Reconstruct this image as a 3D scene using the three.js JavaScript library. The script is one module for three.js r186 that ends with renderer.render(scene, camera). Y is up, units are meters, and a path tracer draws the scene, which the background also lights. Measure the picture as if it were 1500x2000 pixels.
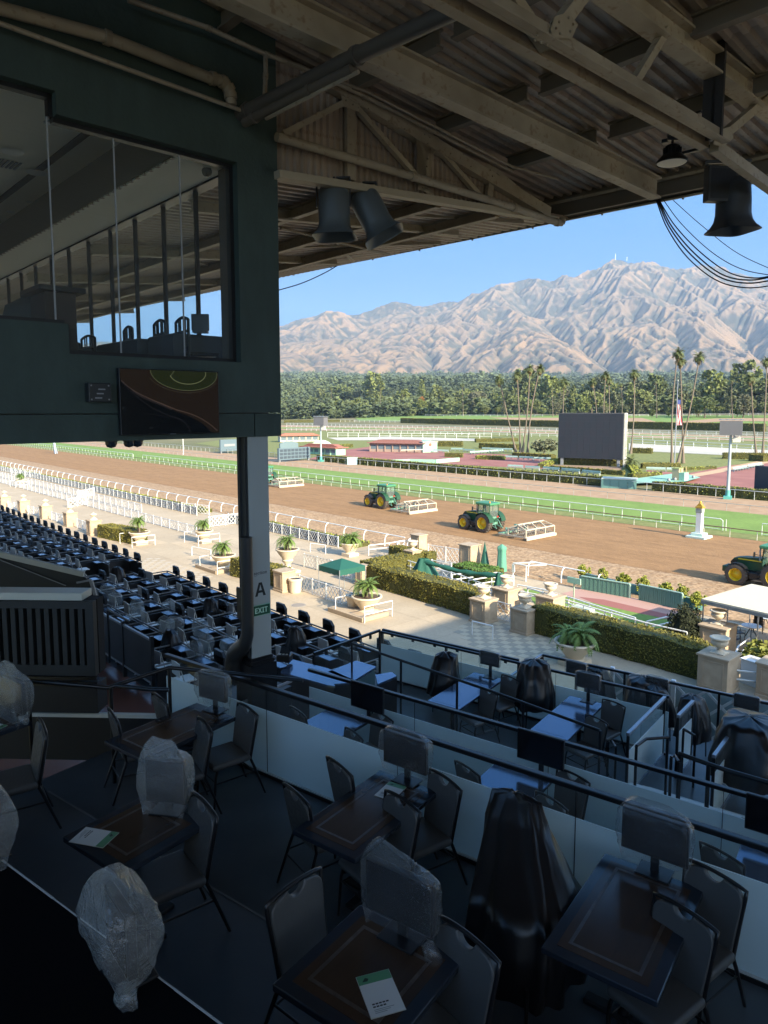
import * as THREE from 'three';
import { mergeGeometries, mergeVertices } from 'three/addons/utils/BufferGeometryUtils.js';
import { RoundedBoxGeometry } from 'three/addons/geometries/RoundedBoxGeometry.js';

// ---------- camera ----------
const R = Math.PI / 180, W = 1500, HPX = 2000, FPX = 1390, PPY = 943, EYE = 12.9, PITCH = Math.atan(144 / 1390);
const scene = new THREE.Scene();
const camera = new THREE.PerspectiveCamera(2 * Math.atan(1000 / FPX) / R, W / HPX, 0.1, 30000);
camera.position.set(0, EYE, 0);
camera.rotation.set(-PITCH, 0, 0);
camera.setViewOffset(W, HPX, 0, 1000 - PPY, W, HPX);          // the lens is shifted a little upward
// ---------- sky, sun, exposure ----------
const aT = 42.5 * R, aG = 54 * R, phiT = -47.5 * R, phiG = -36 * R;
const rT = new THREE.Vector3(Math.sin(aT), 0, Math.cos(aT)), vT = new THREE.Vector3(Math.cos(aT), 0, -Math.sin(aT));   // along the track, across it
const rG = new THREE.Vector3(Math.sin(aG), 0, Math.cos(aG)), vG = new THREE.Vector3(Math.cos(aG), 0, -Math.sin(aG));   // along the seating tiers, down them
const SUN_EL = 25 * R, sunDir = rT.clone().multiplyScalar(0.998).addScaledVector(vT, -0.06).normalize().multiplyScalar(Math.cos(SUN_EL)); sunDir.y = Math.sin(SUN_EL);
{
  const w = 512, h = 256, data = new Float32Array(w * h * 4), d = new THREE.Vector3();
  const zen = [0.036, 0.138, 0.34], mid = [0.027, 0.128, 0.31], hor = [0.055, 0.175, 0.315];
  for (let j = 0; j < h; j++) for (let i = 0; i < w; i++) {
    const el = ((j + 0.5) / h - 0.5) * Math.PI, az = ((i + 0.5) / w - 0.5) * 2 * Math.PI;
    d.set(Math.cos(el) * Math.cos(az), Math.sin(el), Math.cos(el) * Math.sin(az));
    const e = Math.max(0, Math.sin(el)), a = 1 - Math.exp(-e / 0.10), b = 1 - Math.exp(-e / 0.55);
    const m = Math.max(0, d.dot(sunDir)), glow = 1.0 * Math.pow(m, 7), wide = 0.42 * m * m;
    for (let k = 0; k < 3; k++) {
      let c = hor[k] + (mid[k] - hor[k]) * a; c += (zen[k] - c) * b;
      data[(j * w + i) * 4 + k] = c + glow * [1, 0.93, 0.8][k] + wide * [0.62, 0.84, 1.0][k];
    }
    data[(j * w + i) * 4 + 3] = 1;
  }
  const t = new THREE.DataTexture(data, w, h, THREE.RGBAFormat, THREE.FloatType);
  t.mapping = THREE.EquirectangularReflectionMapping; t.magFilter = THREE.LinearFilter; t.needsUpdate = true;
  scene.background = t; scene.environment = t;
}
const sun = new THREE.DirectionalLight(new THREE.Color(1, 0.88, 0.66), 4.8);
sun.position.copy(sunDir).multiplyScalar(300).add(new THREE.Vector3(-20, 0, -60)); sun.target.position.set(-20, 0, -60);
sun.castShadow = true; Object.assign(sun.shadow.camera, { left: -260, right: 260, top: 200, bottom: -200, near: 1, far: 900 }); sun.shadow.mapSize.set(4096, 4096);
scene.add(sun, sun.target);
scene.fog = new THREE.FogExp2(new THREE.Color(0.47, 0.63, 0.86), 0.00007);
const renderer = new THREE.WebGLRenderer({ antialias: true });
renderer.shadowMap.enabled = true; renderer.toneMapping = THREE.LinearToneMapping; renderer.toneMappingExposure = 3.0;

// ---------- small tools ----------
function rng(seed) { let a = seed >>> 0; return () => { a = (a + 0x6D2B79F5) | 0; let t = Math.imul(a ^ (a >>> 15), 1 | a); t = (t + Math.imul(t ^ (t >>> 7), 61 | t)) ^ t; return ((t ^ (t >>> 14)) >>> 0) / 4294967296; }; }
const V = (x, y, z) => new THREE.Vector3(x, y, z), C = (r, g, b) => new THREE.Color().setRGB(r, g, b), lerp = (a, b, t) => a + (b - a) * t, clamp = (x, a, b) => Math.min(b, Math.max(a, x)), sstep = (a, b, x) => { const t = clamp((x - a) / (b - a), 0, 1); return t * t * (3 - 2 * t); };
const PT = (s, y, d) => rT.clone().multiplyScalar(s).addScaledVector(vT, d).setY(y);
const PG = (s, y, d) => rG.clone().multiplyScalar(s).addScaledVector(vG, d).setY(y);
const toT = (p) => ({ s: p.x * rT.x + p.z * rT.z, d: p.x * vT.x + p.z * vT.z, y: p.y }), toG = (p) => ({ s: p.x * rG.x + p.z * rG.z, d: p.x * vG.x + p.z * vG.z, y: p.y });
// surveying: sight line through a point of the photograph, met with a known plane of the place
const sight = (x, y) => { const a = (x - 750) / FPX, b = -(y - PPY) / FPX, c = Math.cos(PITCH), s = Math.sin(PITCH); return V(a, b * c - s, -b * s - c); };
const onY = (x, y, Y) => { const d = sight(x, y), t = (Y - EYE) / d.y; return V(0, EYE, 0).addScaledVector(d, t); };
const onS = (x, y, s) => { const d = sight(x, y), t = s / (d.x * rT.x + d.z * rT.z); return V(0, EYE, 0).addScaledVector(d, t); };
const onD = (x, y, q) => { const d = sight(x, y), t = q / (d.x * vT.x + d.z * vT.z); return V(0, EYE, 0).addScaledVector(d, t); };
const GY = [[-9000, 0], [150, 0], [250, 1.0], [400, 4.6], [520, 8.6], [1000, 30], [2000, 82], [4200, 206], [9000, 520]];
function gy(d) { for (let i = 1; i < GY.length; i++) if (d < GY[i][0]) { const a = GY[i - 1], b = GY[i]; return lerp(a[1], b[1], (d - a[0]) / (b[0] - a[0])); } return 520; }
function gp(x, y, Y = 0) { let p = onY(x, Math.max(y, 801), Y), q = toT(p); return q; }
// far from the track the plain climbs with distance toward the mountains
function ground(s, d) { const z = -(rT.z * s + vT.z * d), far = sstep(520, 900, d) * Math.max(0, gy(z) - 8.6); return d < 520 ? gy(d) : Math.max(8.6, 8.6 + far); }
function gfar(x, y) { const dir = sight(x, y); let t = 15; for (let k = 0; k < 4000; k++) { const p = V(0, EYE, 0).addScaledVector(dir, t), q = toT(p); if (p.y < ground(q.s, q.d)) return { s: q.s, d: q.d, y: ground(q.s, q.d) }; t *= 1.003; } return { s: 0, d: 4000, y: 200 }; }

// value noise
const PERM = (() => { const r = rng(11), p = new Uint8Array(512); for (let i = 0; i < 256; i++) p[i] = i; for (let i = 255; i > 0; i--) { const j = (r() * (i + 1)) | 0; [p[i], p[j]] = [p[j], p[i]]; } for (let i = 0; i < 256; i++) p[256 + i] = p[i]; return p; })();
const hash2 = (x, y) => PERM[(PERM[x & 255] + y) & 255] / 255;
function vnoise(x, y) { const xi = Math.floor(x), yi = Math.floor(y), fx = x - xi, fy = y - yi, u = fx * fx * (3 - 2 * fx), w = fy * fy * (3 - 2 * fy); return lerp(lerp(hash2(xi, yi), hash2(xi + 1, yi), u), lerp(hash2(xi, yi + 1), hash2(xi + 1, yi + 1), u), w); }
function fbm(x, y, o = 4) { let s = 0, a = 0.5, n = 0; for (let i = 0; i < o; i++) { s += a * vnoise(x, y); n += a; a *= 0.5; x = x * 2.03 + 17.1; y = y * 2.03 + 9.7; } return s / n; }
const GRADS = (() => { const g = []; for (let i = 0; i < 16; i++) g.push([Math.cos(i * Math.PI / 8), Math.sin(i * Math.PI / 8)]); return g; })();
function gnoise(x, y) { const xi = Math.floor(x), yi = Math.floor(y), fx = x - xi, fy = y - yi, q = (i, j) => { const g = GRADS[PERM[(PERM[(xi + i) & 255] + yi + j) & 255] & 15]; return g[0] * (fx - i) + g[1] * (fy - j); }, u = fx * fx * fx * (fx * (fx * 6 - 15) + 10), w = fy * fy * fy * (fy * (fy * 6 - 15) + 10); return 1.41 * lerp(lerp(q(0, 0), q(1, 0), u), lerp(q(0, 1), q(1, 1), u), w); }
function tfbm(u, v, f, o, seed) { // tiling fbm, u v in 0..1
  let s = 0, a = 0.5, n = 0; const h = (x, y, m) => hash2(((x % m) + m) % m + seed * 13, ((y % m) + m) % m + seed * 29);
  for (let k = 0; k < o; k++) { const x = u * f, y = v * f, xi = Math.floor(x), yi = Math.floor(y), fx = x - xi, fy = y - yi, p = fx * fx * (3 - 2 * fx), q = fy * fy * (3 - 2 * fy); s += a * lerp(lerp(h(xi, yi, f), h(xi + 1, yi, f), p), lerp(h(xi, yi + 1, f), h(xi + 1, yi + 1, f), p), q); n += a; a *= 0.55; f *= 2; }
  return s / n;
}
const toS = (c) => c <= 0.0031308 ? 12.92 * c : 1.055 * Math.pow(c, 1 / 2.4) - 0.055;
function tex(n, metres, fn, linear) { // fn(u, v) -> [r g b] linear, or a number
  const d = new Uint8Array(n * n * 4);
  for (let j = 0; j < n; j++) for (let i = 0; i < n; i++) { let c = fn((i + 0.5) / n, (j + 0.5) / n); if (typeof c === 'number') c = [c, c, c]; const o = (j * n + i) * 4; for (let k = 0; k < 3; k++) d[o + k] = clamp(255 * (linear ? c[k] : toS(Math.max(0, c[k]))), 0, 255); d[o + 3] = 255; }
  const t = new THREE.DataTexture(d, n, n); t.wrapS = t.wrapT = THREE.RepeatWrapping; t.magFilter = THREE.LinearFilter; t.minFilter = THREE.LinearMipmapLinearFilter; t.generateMipmaps = true; if (!linear) t.colorSpace = THREE.SRGBColorSpace; t.repeat.set(1 / metres, 1 / metres); t.needsUpdate = true; return t;
}
const mixc = (a, b, t) => [lerp(a[0], b[0], t), lerp(a[1], b[1], t), lerp(a[2], b[2], t)];
function canvasTex(w, h, draw) { const c = document.createElement('canvas'); c.width = w; c.height = h; draw(c.getContext('2d'), w, h); const t = new THREE.CanvasTexture(c); t.colorSpace = THREE.SRGBColorSpace; return t; }
function mat(r, g, b, rough = 0.8, o = {}) { const { phys, ...rest } = o; const m = new (phys ? THREE.MeshPhysicalMaterial : THREE.MeshStandardMaterial)({ color: C(r, g, b), roughness: rough, side: THREE.DoubleSide, ...rest }); return m; }

// ---------- building ----------
const used = {};
function numbered(n) { const k = used[n] = (used[n] ?? -1) + 1; return k ? n + '_' + String(k).padStart(3, '0') : n; }
class MB { // collects triangles, then builds ONE mesh
  constructor() { this.p = []; this.n = []; this.u = []; this.c = null; }
  tri(a, b, c, ua, ub, uc) { const n = V().subVectors(b, a).cross(V().subVectors(c, a)).normalize(); for (const [q, w] of [[a, ua], [b, ub], [c, uc]]) { this.p.push(q.x, q.y, q.z); this.n.push(n.x, n.y, n.z); this.u.push(w ? w[0] : q.x, w ? w[1] : q.z); } return this; }
  quad(a, b, c, d, uv) { const l = a.distanceTo(b), h = a.distanceTo(d); uv = uv || [[0, 0], [l, 0], [l, h], [0, h]]; this.tri(a, b, c, uv[0], uv[1], uv[2]); return this.tri(a, c, d, uv[0], uv[2], uv[3]); }
  geo(g, m) { const s = g.index ? g.toNonIndexed() : g.clone(); if (m) s.applyMatrix4(m); const P = s.attributes.position.array, N = s.attributes.normal.array, U = s.attributes.uv ? s.attributes.uv.array : null; for (let i = 0; i < P.length; i++) { this.p.push(P[i]); this.n.push(N[i]); } for (let i = 0; i < P.length / 3; i++) this.u.push(U ? U[2 * i] : 0, U ? U[2 * i + 1] : 0); return this; }
  box(x0, y0, z0, x1, y1, z1) { const q = (a, b, c, d) => this.quad(V(...a), V(...b), V(...c), V(...d)); q([x0, y0, z1], [x1, y0, z1], [x1, y1, z1], [x0, y1, z1]); q([x1, y0, z0], [x0, y0, z0], [x0, y1, z0], [x1, y1, z0]); q([x0, y0, z0], [x0, y0, z1], [x0, y1, z1], [x0, y1, z0]); q([x1, y0, z1], [x1, y0, z0], [x1, y1, z0], [x1, y1, z1]); q([x0, y1, z1], [x1, y1, z1], [x1, y1, z0], [x0, y1, z0]); q([x0, y0, z0], [x1, y0, z0], [x1, y0, z1], [x0, y0, z1]); return this; }
  rbox(x0, y0, z0, x1, y1, z1, r = 0.01, seg = 2) { const g = new RoundedBoxGeometry(x1 - x0, y1 - y0, z1 - z0, seg, r); return this.geo(g, new THREE.Matrix4().makeTranslation((x0 + x1) / 2, (y0 + y1) / 2, (z0 + z1) / 2)); }
  bar(a, b, w, h = w, up = V(0, 1, 0)) { // box beam from a to b, w sideways, h along up
    const f = V().subVectors(b, a).normalize(); let s = V().crossVectors(f, up); if (s.lengthSq() < 1e-6) s = V().crossVectors(f, V(1, 0, 0)); s.normalize(); const t = V().crossVectors(s, f); const k = (p, i, j) => p.clone().addScaledVector(s, i * w / 2).addScaledVector(t, j * h / 2);
    const A = [k(a, -1, -1), k(a, 1, -1), k(a, 1, 1), k(a, -1, 1)], B = [k(b, -1, -1), k(b, 1, -1), k(b, 1, 1), k(b, -1, 1)]; for (let i = 0; i < 4; i++) { const j = (i + 1) % 4; this.quad(A[j], A[i], B[i], B[j]); } this.quad(A[0], A[1], A[2], A[3]); return this.quad(B[1], B[0], B[3], B[2]);
  }
  tube(pts, r, n = 8, caps = true) { // round bar along points
    const rr = Array.isArray(r) ? r : pts.map(() => r), rings = []; let s0 = null;
    pts.forEach((p, i) => { const f = V().subVectors(pts[Math.min(i + 1, pts.length - 1)], pts[Math.max(i - 1, 0)]).normalize(); let s = s0 ? s0.clone().addScaledVector(f, -s0.dot(f)) : V().crossVectors(f, Math.abs(f.y) > 0.9 ? V(1, 0, 0) : V(0, 1, 0)); s.normalize(); s0 = s; const t = V().crossVectors(f, s); rings.push(Array.from({ length: n }, (_, k) => { const a = k / n * 2 * Math.PI; return p.clone().addScaledVector(s, Math.cos(a) * rr[i]).addScaledVector(t, Math.sin(a) * rr[i]); })); });
    return this.loft(rings, caps, pts);
  }
  loft(rings, caps = false, axis = null, closed = true) { // smooth skin over rings of equal count
    const n = rings[0].length, g = new THREE.BufferGeometry(), P = [], I = [], U = []; let L = 0;
    rings.forEach((q, i) => { if (i) L += q[0].distanceTo(rings[i - 1][0]); let w = 0; const m = closed ? n + 1 : n; for (let k = 0; k < m; k++) { const a = q[k % n]; if (k) w += a.distanceTo(q[(k - 1) % n]); P.push(a.x, a.y, a.z); U.push(w, L); } });
    const m = closed ? n + 1 : n; for (let i = 0; i + 1 < rings.length; i++) for (let k = 0; k + 1 < m; k++) { const a = i * m + k, b = a + 1, c = a + m, d = c + 1; I.push(a, b, d, a, d, c); }
    g.setAttribute('position', new THREE.Float32BufferAttribute(P, 3)); g.setAttribute('uv', new THREE.Float32BufferAttribute(U, 2)); g.setIndex(I); g.computeVertexNormals();
    if (closed) { const N = g.attributes.normal; for (let i = 0; i < rings.length; i++) { const a = i * m, b = a + n, v = V(N.getX(a) + N.getX(b), N.getY(a) + N.getY(b), N.getZ(a) + N.getZ(b)).normalize(); N.setXYZ(a, v.x, v.y, v.z); N.setXYZ(b, v.x, v.y, v.z); } }
    this.geo(g); if (caps) for (const q of [rings[0], rings[rings.length - 1]]) { const c = V(); q.forEach((p) => c.add(p)); c.divideScalar(n); for (let k = 0; k < n; k++) q === rings[0] ? this.tri(c, q[(k + 1) % n], q[k]) : this.tri(c, q[k], q[(k + 1) % n]); } return this;
  }
  lathe(profile, x, y, z, seg = 20, flute = 0) { const rings = profile.map(([r, h]) => Array.from({ length: seg }, (_, k) => { const a = -k / seg * 2 * Math.PI, q = r * (1 + flute * Math.cos(a * 12)); return V(x + Math.cos(a) * q, y + h, z + Math.sin(a) * q); })); return this.loft(rings); }
  prism(poly, z0, z1, m) { // polygon in x y, pushed from z0 to z1
    const g = new THREE.ExtrudeGeometry(new THREE.Shape(poly.map((p) => new THREE.Vector2(p[0], p[1]))), { depth: z1 - z0, bevelEnabled: false }); const M = new THREE.Matrix4().makeTranslation(0, 0, z0); return this.geo(g, m ? m.clone().multiply(M) : M);
  }
  geometry() { const g = new THREE.BufferGeometry(); g.setAttribute('position', new THREE.Float32BufferAttribute(this.p, 3)); g.setAttribute('normal', new THREE.Float32BufferAttribute(this.n, 3)); g.setAttribute('uv', new THREE.Float32BufferAttribute(this.u, 2)); if (this.c) g.setAttribute('color', new THREE.Float32BufferAttribute(this.c, 3)); return g; }
  build(name, m, parent) { const o = new THREE.Mesh(this.geometry(), m); o.name = parent ? name : numbered(name); o.castShadow = o.receiveShadow = true; (parent || scene).add(o); return o; }
}
function mesh(name, g, m, parent) { const o = new THREE.Mesh(g, m); o.name = parent ? name : numbered(name); o.castShadow = o.receiveShadow = true; (parent || scene).add(o); return o; }
function tag(o, label, category, group, kind) { if (label) o.userData.label = label; if (category) o.userData.category = category; if (group) o.userData.group = group; if (kind) o.userData.kind = kind; return o; }
function thing(name, label, category, p = V(0, 0, 0), turn = 0, group, kind) { const o = new THREE.Group(); o.name = numbered(name); o.position.copy(p); o.rotation.y = turn; scene.add(o); return tag(o, label, category, group, kind); }
function copy(o, p, turn, label, group) { const c = o.clone(); c.name = numbered(o.name.replace(/_\d+$/, '')); c.userData = { ...o.userData }; scene.add(c); if (p) c.position.copy(p); if (turn !== undefined) c.rotation.y = turn; if (label) c.userData.label = label; if (group) c.userData.group = group; return c; }
const ORD = ['first', 'second', 'third', 'fourth', 'fifth', 'sixth', 'seventh', 'eighth', 'ninth', 'tenth', 'eleventh', 'twelfth', 'thirteenth', 'fourteenth', 'fifteenth', 'sixteenth', 'seventeenth', 'eighteenth', 'nineteenth', 'twentieth', 'twenty-first', 'twenty-second', 'twenty-third', 'twenty-fourth', 'twenty-fifth', 'twenty-sixth', 'twenty-seventh', 'twenty-eighth', 'twenty-ninth', 'thirtieth'];
const ord = (i) => ORD[i] || String(i + 1) + 'th';
// ---------- materials of the land ----------
const T_dirt = tex(512, 9, (u, v) => { const streak = 0.5 * tfbm(u * 0.25, v, 64, 3, 2) + 0.5 * tfbm(u * 0.125, v, 16, 3, 22), f = tfbm(u, v, 24, 4, 3), l = tfbm(u, v, 3, 3, 5); return mixc([0.185, 0.094, 0.034], [0.375, 0.205, 0.086], clamp(0.9 * streak + 0.25 * f + 0.3 * l - 0.24, 0, 1)); });
const T_dirtB = tex(512, 4.5, (u, v) => 0.5 * tfbm(u * 0.25, v, 48, 3, 4) + 0.5 * tfbm(u, v, 40, 3, 8), true);
const T_clod = tex(512, 4.6, (u, v) => { const f = tfbm(u, v, 28, 3, 6), l = tfbm(u, v, 4, 3, 7); return mixc([0.23, 0.135, 0.066], [0.49, 0.325, 0.185], clamp(1.5 * (f - 0.5) + 0.4 + 0.5 * (l - 0.4), 0, 1)); });
const T_turf = tex(512, 12, (u, v) => { const f = tfbm(u, v, 48, 3, 9), l = tfbm(u, v, 5, 4, 10); return mixc([0.115, 0.185, 0.030], [0.215, 0.32, 0.062], clamp(0.55 * f + 0.6 * l - 0.1, 0, 1)); });
const T_grass = tex(256, 6, (u, v) => mixc([0.10, 0.125, 0.028], [0.25, 0.25, 0.075], tfbm(u, v, 12, 4, 12)));
const T_chute = tex(256, 10, (u, v) => mixc([0.30, 0.18, 0.10], [0.44, 0.29, 0.175], tfbm(u, v, 10, 4, 13)));
const T_conc = tex(512, 8, (u, v) => { const l = tfbm(u, v, 4, 5, 14), f = tfbm(u, v, 64, 2, 15); return mixc([0.385, 0.298, 0.20], [0.535, 0.43, 0.30], clamp(0.7 * l + 0.4 * f - 0.08, 0, 1)); });
const T_red = tex(256, 20, (u, v) => mixc([0.24, 0.085, 0.07], [0.36, 0.15, 0.12], tfbm(u, v, 6, 4, 16)));
const T_field = tex(512, 160, (u, v) => mixc([0.08, 0.10, 0.030], [0.24, 0.19, 0.09], tfbm(u, v, 8, 5, 17)));
const M = {
  dirt: mat(1, 1, 1, 0.95, { map: T_dirt, bumpMap: T_dirtB, bumpScale: 0.05 }), clod: mat(1, 1, 1, 0.95, { map: T_clod }), turf: mat(1, 1, 1, 0.9, { map: T_turf, bumpMap: T_dirtB, bumpScale: 0.03 }),
  grass: mat(1, 1, 1, 0.95, { map: T_grass }), chute: mat(1, 1, 1, 0.95, { map: T_chute }), conc: mat(1, 1, 1, 0.85, { map: T_conc }), red: mat(1, 1, 1, 0.9, { map: T_red }), field: mat(1, 1, 1, 0.95, { map: T_field }),
  white: mat(0.72, 0.72, 0.70, 0.45), offwhite: mat(0.60, 0.58, 0.52, 0.6), brownrail: mat(0.16, 0.10, 0.06, 0.6), palegreen: mat(0.40, 0.62, 0.50, 0.6), grey: mat(0.25, 0.26, 0.27, 0.6), steel: mat(0.42, 0.44, 0.46, 0.35, { metalness: 0.6 }), black: mat(0.012, 0.013, 0.015, 0.4), pale: mat(0.50, 0.46, 0.38, 0.8),
};
// ---------- ground, track, turf ----------
function sheet(name, m, s0, s1, d0, d1, y, label) { const b = new MB(); b.quad(V(s0, y, -d0), V(s1, y, -d0), V(s1, y, -d1), V(s0, y, -d1), [[s0, d0], [s1, d0], [s1, d1], [s0, d1]]); const o = b.build(name, m); o.rotation.y = phiT; return tag(o, label, null, null, 'structure'); }
{
  const b = new MB(), ds = [-300, 12, 100, 150, 250, 320, 400, 520, 600, 700, 800, 900, 1100, 1300, 1600, 2000, 2500, 3000, 3600, 4200, 5000, 6000], ss = [-9000, -5000, -4000, -3000, -2400, -1900, -1500, -1200, -900, -600, -400, -250, 0, 250, 600, 1000, 1500, 2200, 3000, 4000, 9000];
  for (let i = 0; i + 1 < ds.length; i++) for (let k = 0; k + 1 < ss.length; k++) { const f = (s, d) => V(s, ground(s, d) - 0.08, -d); b.quad(f(ss[k], ds[i]), f(ss[k + 1], ds[i]), f(ss[k + 1], ds[i + 1]), f(ss[k], ds[i + 1]), [[ss[k], ds[i]], [ss[k + 1], ds[i]], [ss[k + 1], ds[i + 1]], [ss[k], ds[i + 1]]]); }
  const o = b.build('ground', M.field); o.rotation.y = phiT; tag(o, 'green and straw coloured plain rising to the woods', null, null, 'structure');
}
const D_RAIL = 44.9, D_ROUGH = 54, D_INNER = 73.9, D_TURF = 92.7, D_CHUTE = 107;
sheet('dirt_track', M.dirt, -900, 300, D_ROUGH, D_INNER, 0, 'smooth brown harrowed dirt of the racing track');
{
  const b = new MB(); b.quad(V(-900, -0.01, -44.4), V(-95, -0.01, -44.4), V(-95, -0.01, -D_ROUGH), V(-900, -0.01, -D_ROUGH), [[-900, 44], [-95, 44], [-95, 54], [-900, 54]]);
  const s0 = -95, s1 = -6, n = 560, m = 66, h = (s, d) => { const e = sstep(44.4, 45.6, d) * (1 - sstep(52.6, 54, d)); const k = fbm(s * 3.6, d * 3.6, 3), q = fbm(s * 0.5 + 40, d * 0.5, 2); return -0.01 + e * (0.13 * Math.max(0, k - 0.40) + 0.05 * q) + (1 - e) * 0.01 * k; };
  const P = [], U = [], I = []; for (let j = 0; j <= m; j++) for (let i = 0; i <= n; i++) { const s = lerp(s0, s1, i / n), d = lerp(44.4, D_ROUGH, j / m); P.push(s, h(s, d), -d); U.push(s, d); if (i < n && j < m) { const a = j * (n + 1) + i; I.push(a, a + 1, a + n + 2, a, a + n + 2, a + n + 1); } }
  const g = new THREE.BufferGeometry(); g.setAttribute('position', new THREE.Float32BufferAttribute(P, 3)); g.setAttribute('uv', new THREE.Float32BufferAttribute(U, 2)); g.setIndex(I); g.computeVertexNormals(); b.geo(g);
  b.quad(V(-6, -0.01, -44.4), V(200, -0.01, -44.4), V(200, -0.01, -D_ROUGH), V(-6, -0.01, -D_ROUGH), [[-6, 44], [200, 44], [200, 54], [-6, 54]]);
  const o = b.build('rough_dirt', M.clod); o.rotation.y = phiT; tag(o, 'rough cloddy pale strip of dirt along the outer track rail', null, null, 'structure');
}
sheet('turf_verge', M.grass, -900, 300, D_INNER, 77.2, 0.004, 'grass verge between dirt track and turf course');
sheet('turf_course', M.turf, -900, 300, 77.2, D_TURF, 0.008, 'mown green turf course inside the dirt track');
sheet('training_track', M.chute, -900, 300, D_TURF, D_CHUTE, 0.0, 'pale pink brown dirt of the inner training track');
// ---------- mountains ----------
const RIDGE = [[-900, 700], [-300, 690], [200, 672], [480, 660], [550, 641], [600, 626], [640, 612], [690, 618], [720, 616], [760, 601], [800, 599], [840, 602], [870, 598], [900, 584], [960, 563], [1000, 565], [1040, 556], [1080, 553], [1120, 545], [1150, 530], [1170, 519], [1195, 515], [1225, 520], [1250, 530], [1290, 531], [1310, 526], [1340, 529], [1370, 537], [1410, 541], [1450, 546], [1500, 557], [1600, 556], [1800, 590], [2300, 640], [3000, 690]];
const ZR = 7600, ZB = 4000;
function ridgeAt(x) { const px = 750 + x / ZR * FPX; for (let i = 1; i < RIDGE.length; i++) if (px < RIDGE[i][0]) { const a = RIDGE[i - 1], b = RIDGE[i], y = lerp(a[1], b[1], (px - a[0]) / (b[0] - a[0])); return EYE + (799 - y) / FPX * ZR * 1.005; } return 500; }
{ // terrain grown by uplift and running water, so that ravines branch as real ones do
  const nx = 960, nz = 270, x0 = -4700, x1 = 7300, z0 = 3500, z1 = 7650, N = nx * nz, dxm = (x1 - x0) / (nx - 1), dzm = (z1 - z0) / (nz - 1), H = new Float64Array(N), U = new Float64Array(N), K = new Float64Array(N), rec = new Int32Array(N), A = new Float64Array(N), L = new Float64Array(N), cnt = new Int32Array(N), first = new Int32Array(N + 1), don = new Int32Array(N), stack = new Int32Array(N);
  const X = (i) => x0 + i * dxm, Z = (j) => z0 + j * dzm, base = (x, t) => 150 + 50 * gnoise(x / 900, 2) * t;
  for (let j = 0; j < nz; j++) for (let i = 0; i < nx; i++) { const a = j * nx + i, x = X(i), z = Z(j), t = clamp((z - ZB - 220 * gnoise(x / 700 + 3, 1)) / (ZR - ZB), 0, 1); H[a] = base(x, t) + 90 * t + 26 * fbm(x / 170, z / 170, 5) * (0.2 + t); U[a] = t > 0 ? (0.10 + 1.1 * Math.pow(t, 1.2)) * (ridgeAt(x) - 150) / 800 * (0.8 + 0.4 * fbm(x / 500 + 9, z / 500, 3)) : 0; K[a] = 0.75 + 0.7 * fbm(x / 220 + 30, z / 220, 3); }
  const off = [[-1, -1], [0, -1], [1, -1], [-1, 0], [1, 0], [-1, 1], [0, 1], [1, 1]], len = off.map(([a, b]) => Math.hypot(a * dxm, b * dzm)); const IT = 34, dt = 30;
  for (let it = 0; it < IT; it++) {
    cnt.fill(0); for (let j = 0; j < nz; j++) for (let i = 0; i < nx; i++) { const a = j * nx + i; rec[a] = a; if (j === 0) continue; let best = 0; for (let k = 0; k < 8; k++) { const p = i + off[k][0], q = j + off[k][1]; if (p < 0 || p >= nx || q < 0 || q >= nz) continue; const b = q * nx + p, sl = (H[a] - H[b]) / len[k]; if (sl > best) { best = sl; rec[a] = b; L[a] = len[k]; } } if (rec[a] !== a) cnt[rec[a]]++; }
    first[0] = 0; for (let a = 0; a < N; a++) first[a + 1] = first[a] + cnt[a]; const fill = first.slice(0, N); for (let a = 0; a < N; a++) if (rec[a] !== a) don[fill[rec[a]]++] = a;
    let top = 0, n = 0; const todo = []; for (let a = 0; a < N; a++) if (rec[a] === a) { todo.push(a); while (todo.length) { const c = todo.pop(); stack[n++] = c; for (let k = first[c]; k < first[c + 1]; k++) todo.push(don[k]); } }
    A.fill(dxm * dzm); for (let k = N - 1; k >= 0; k--) { const a = stack[k]; if (rec[a] !== a) A[rec[a]] += A[a]; }
    for (let k = 0; k < N; k++) { const a = stack[k]; if (rec[a] === a) { if (a >= nx) H[a] += U[a] * dt; continue; } const f = 0.00085 * K[a] * dt * Math.sqrt(A[a]) / L[a]; H[a] = (H[a] + U[a] * dt + f * H[rec[a]]) / (1 + f); const mx = H[rec[a]] + 1.05 * L[a]; if (H[a] > mx) H[a] = lerp(H[a], mx, 0.8); }
  }
  // bring the crest line to the surveyed heights, column by column
  const sc = new Float64Array(nx); for (let i = 0; i < nx; i++) { let m = 0.01; for (let j = 0; j < nz; j++) { const a = j * nx + i; m = Math.max(m, (H[a] - 150) / (Z(j) - 2300)); } sc[i] = (ridgeAt(X(i)) - 150) / (ZR - 2300) / m; } const sm = sc.map((_, i) => { let s = 0, w = 0; for (let k = -45; k <= 45; k++) { const q = clamp(i + k, 0, nx - 1), e = Math.exp(-k * k / 500); s += sc[q] * e; w += e; } return s / w; });
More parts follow.
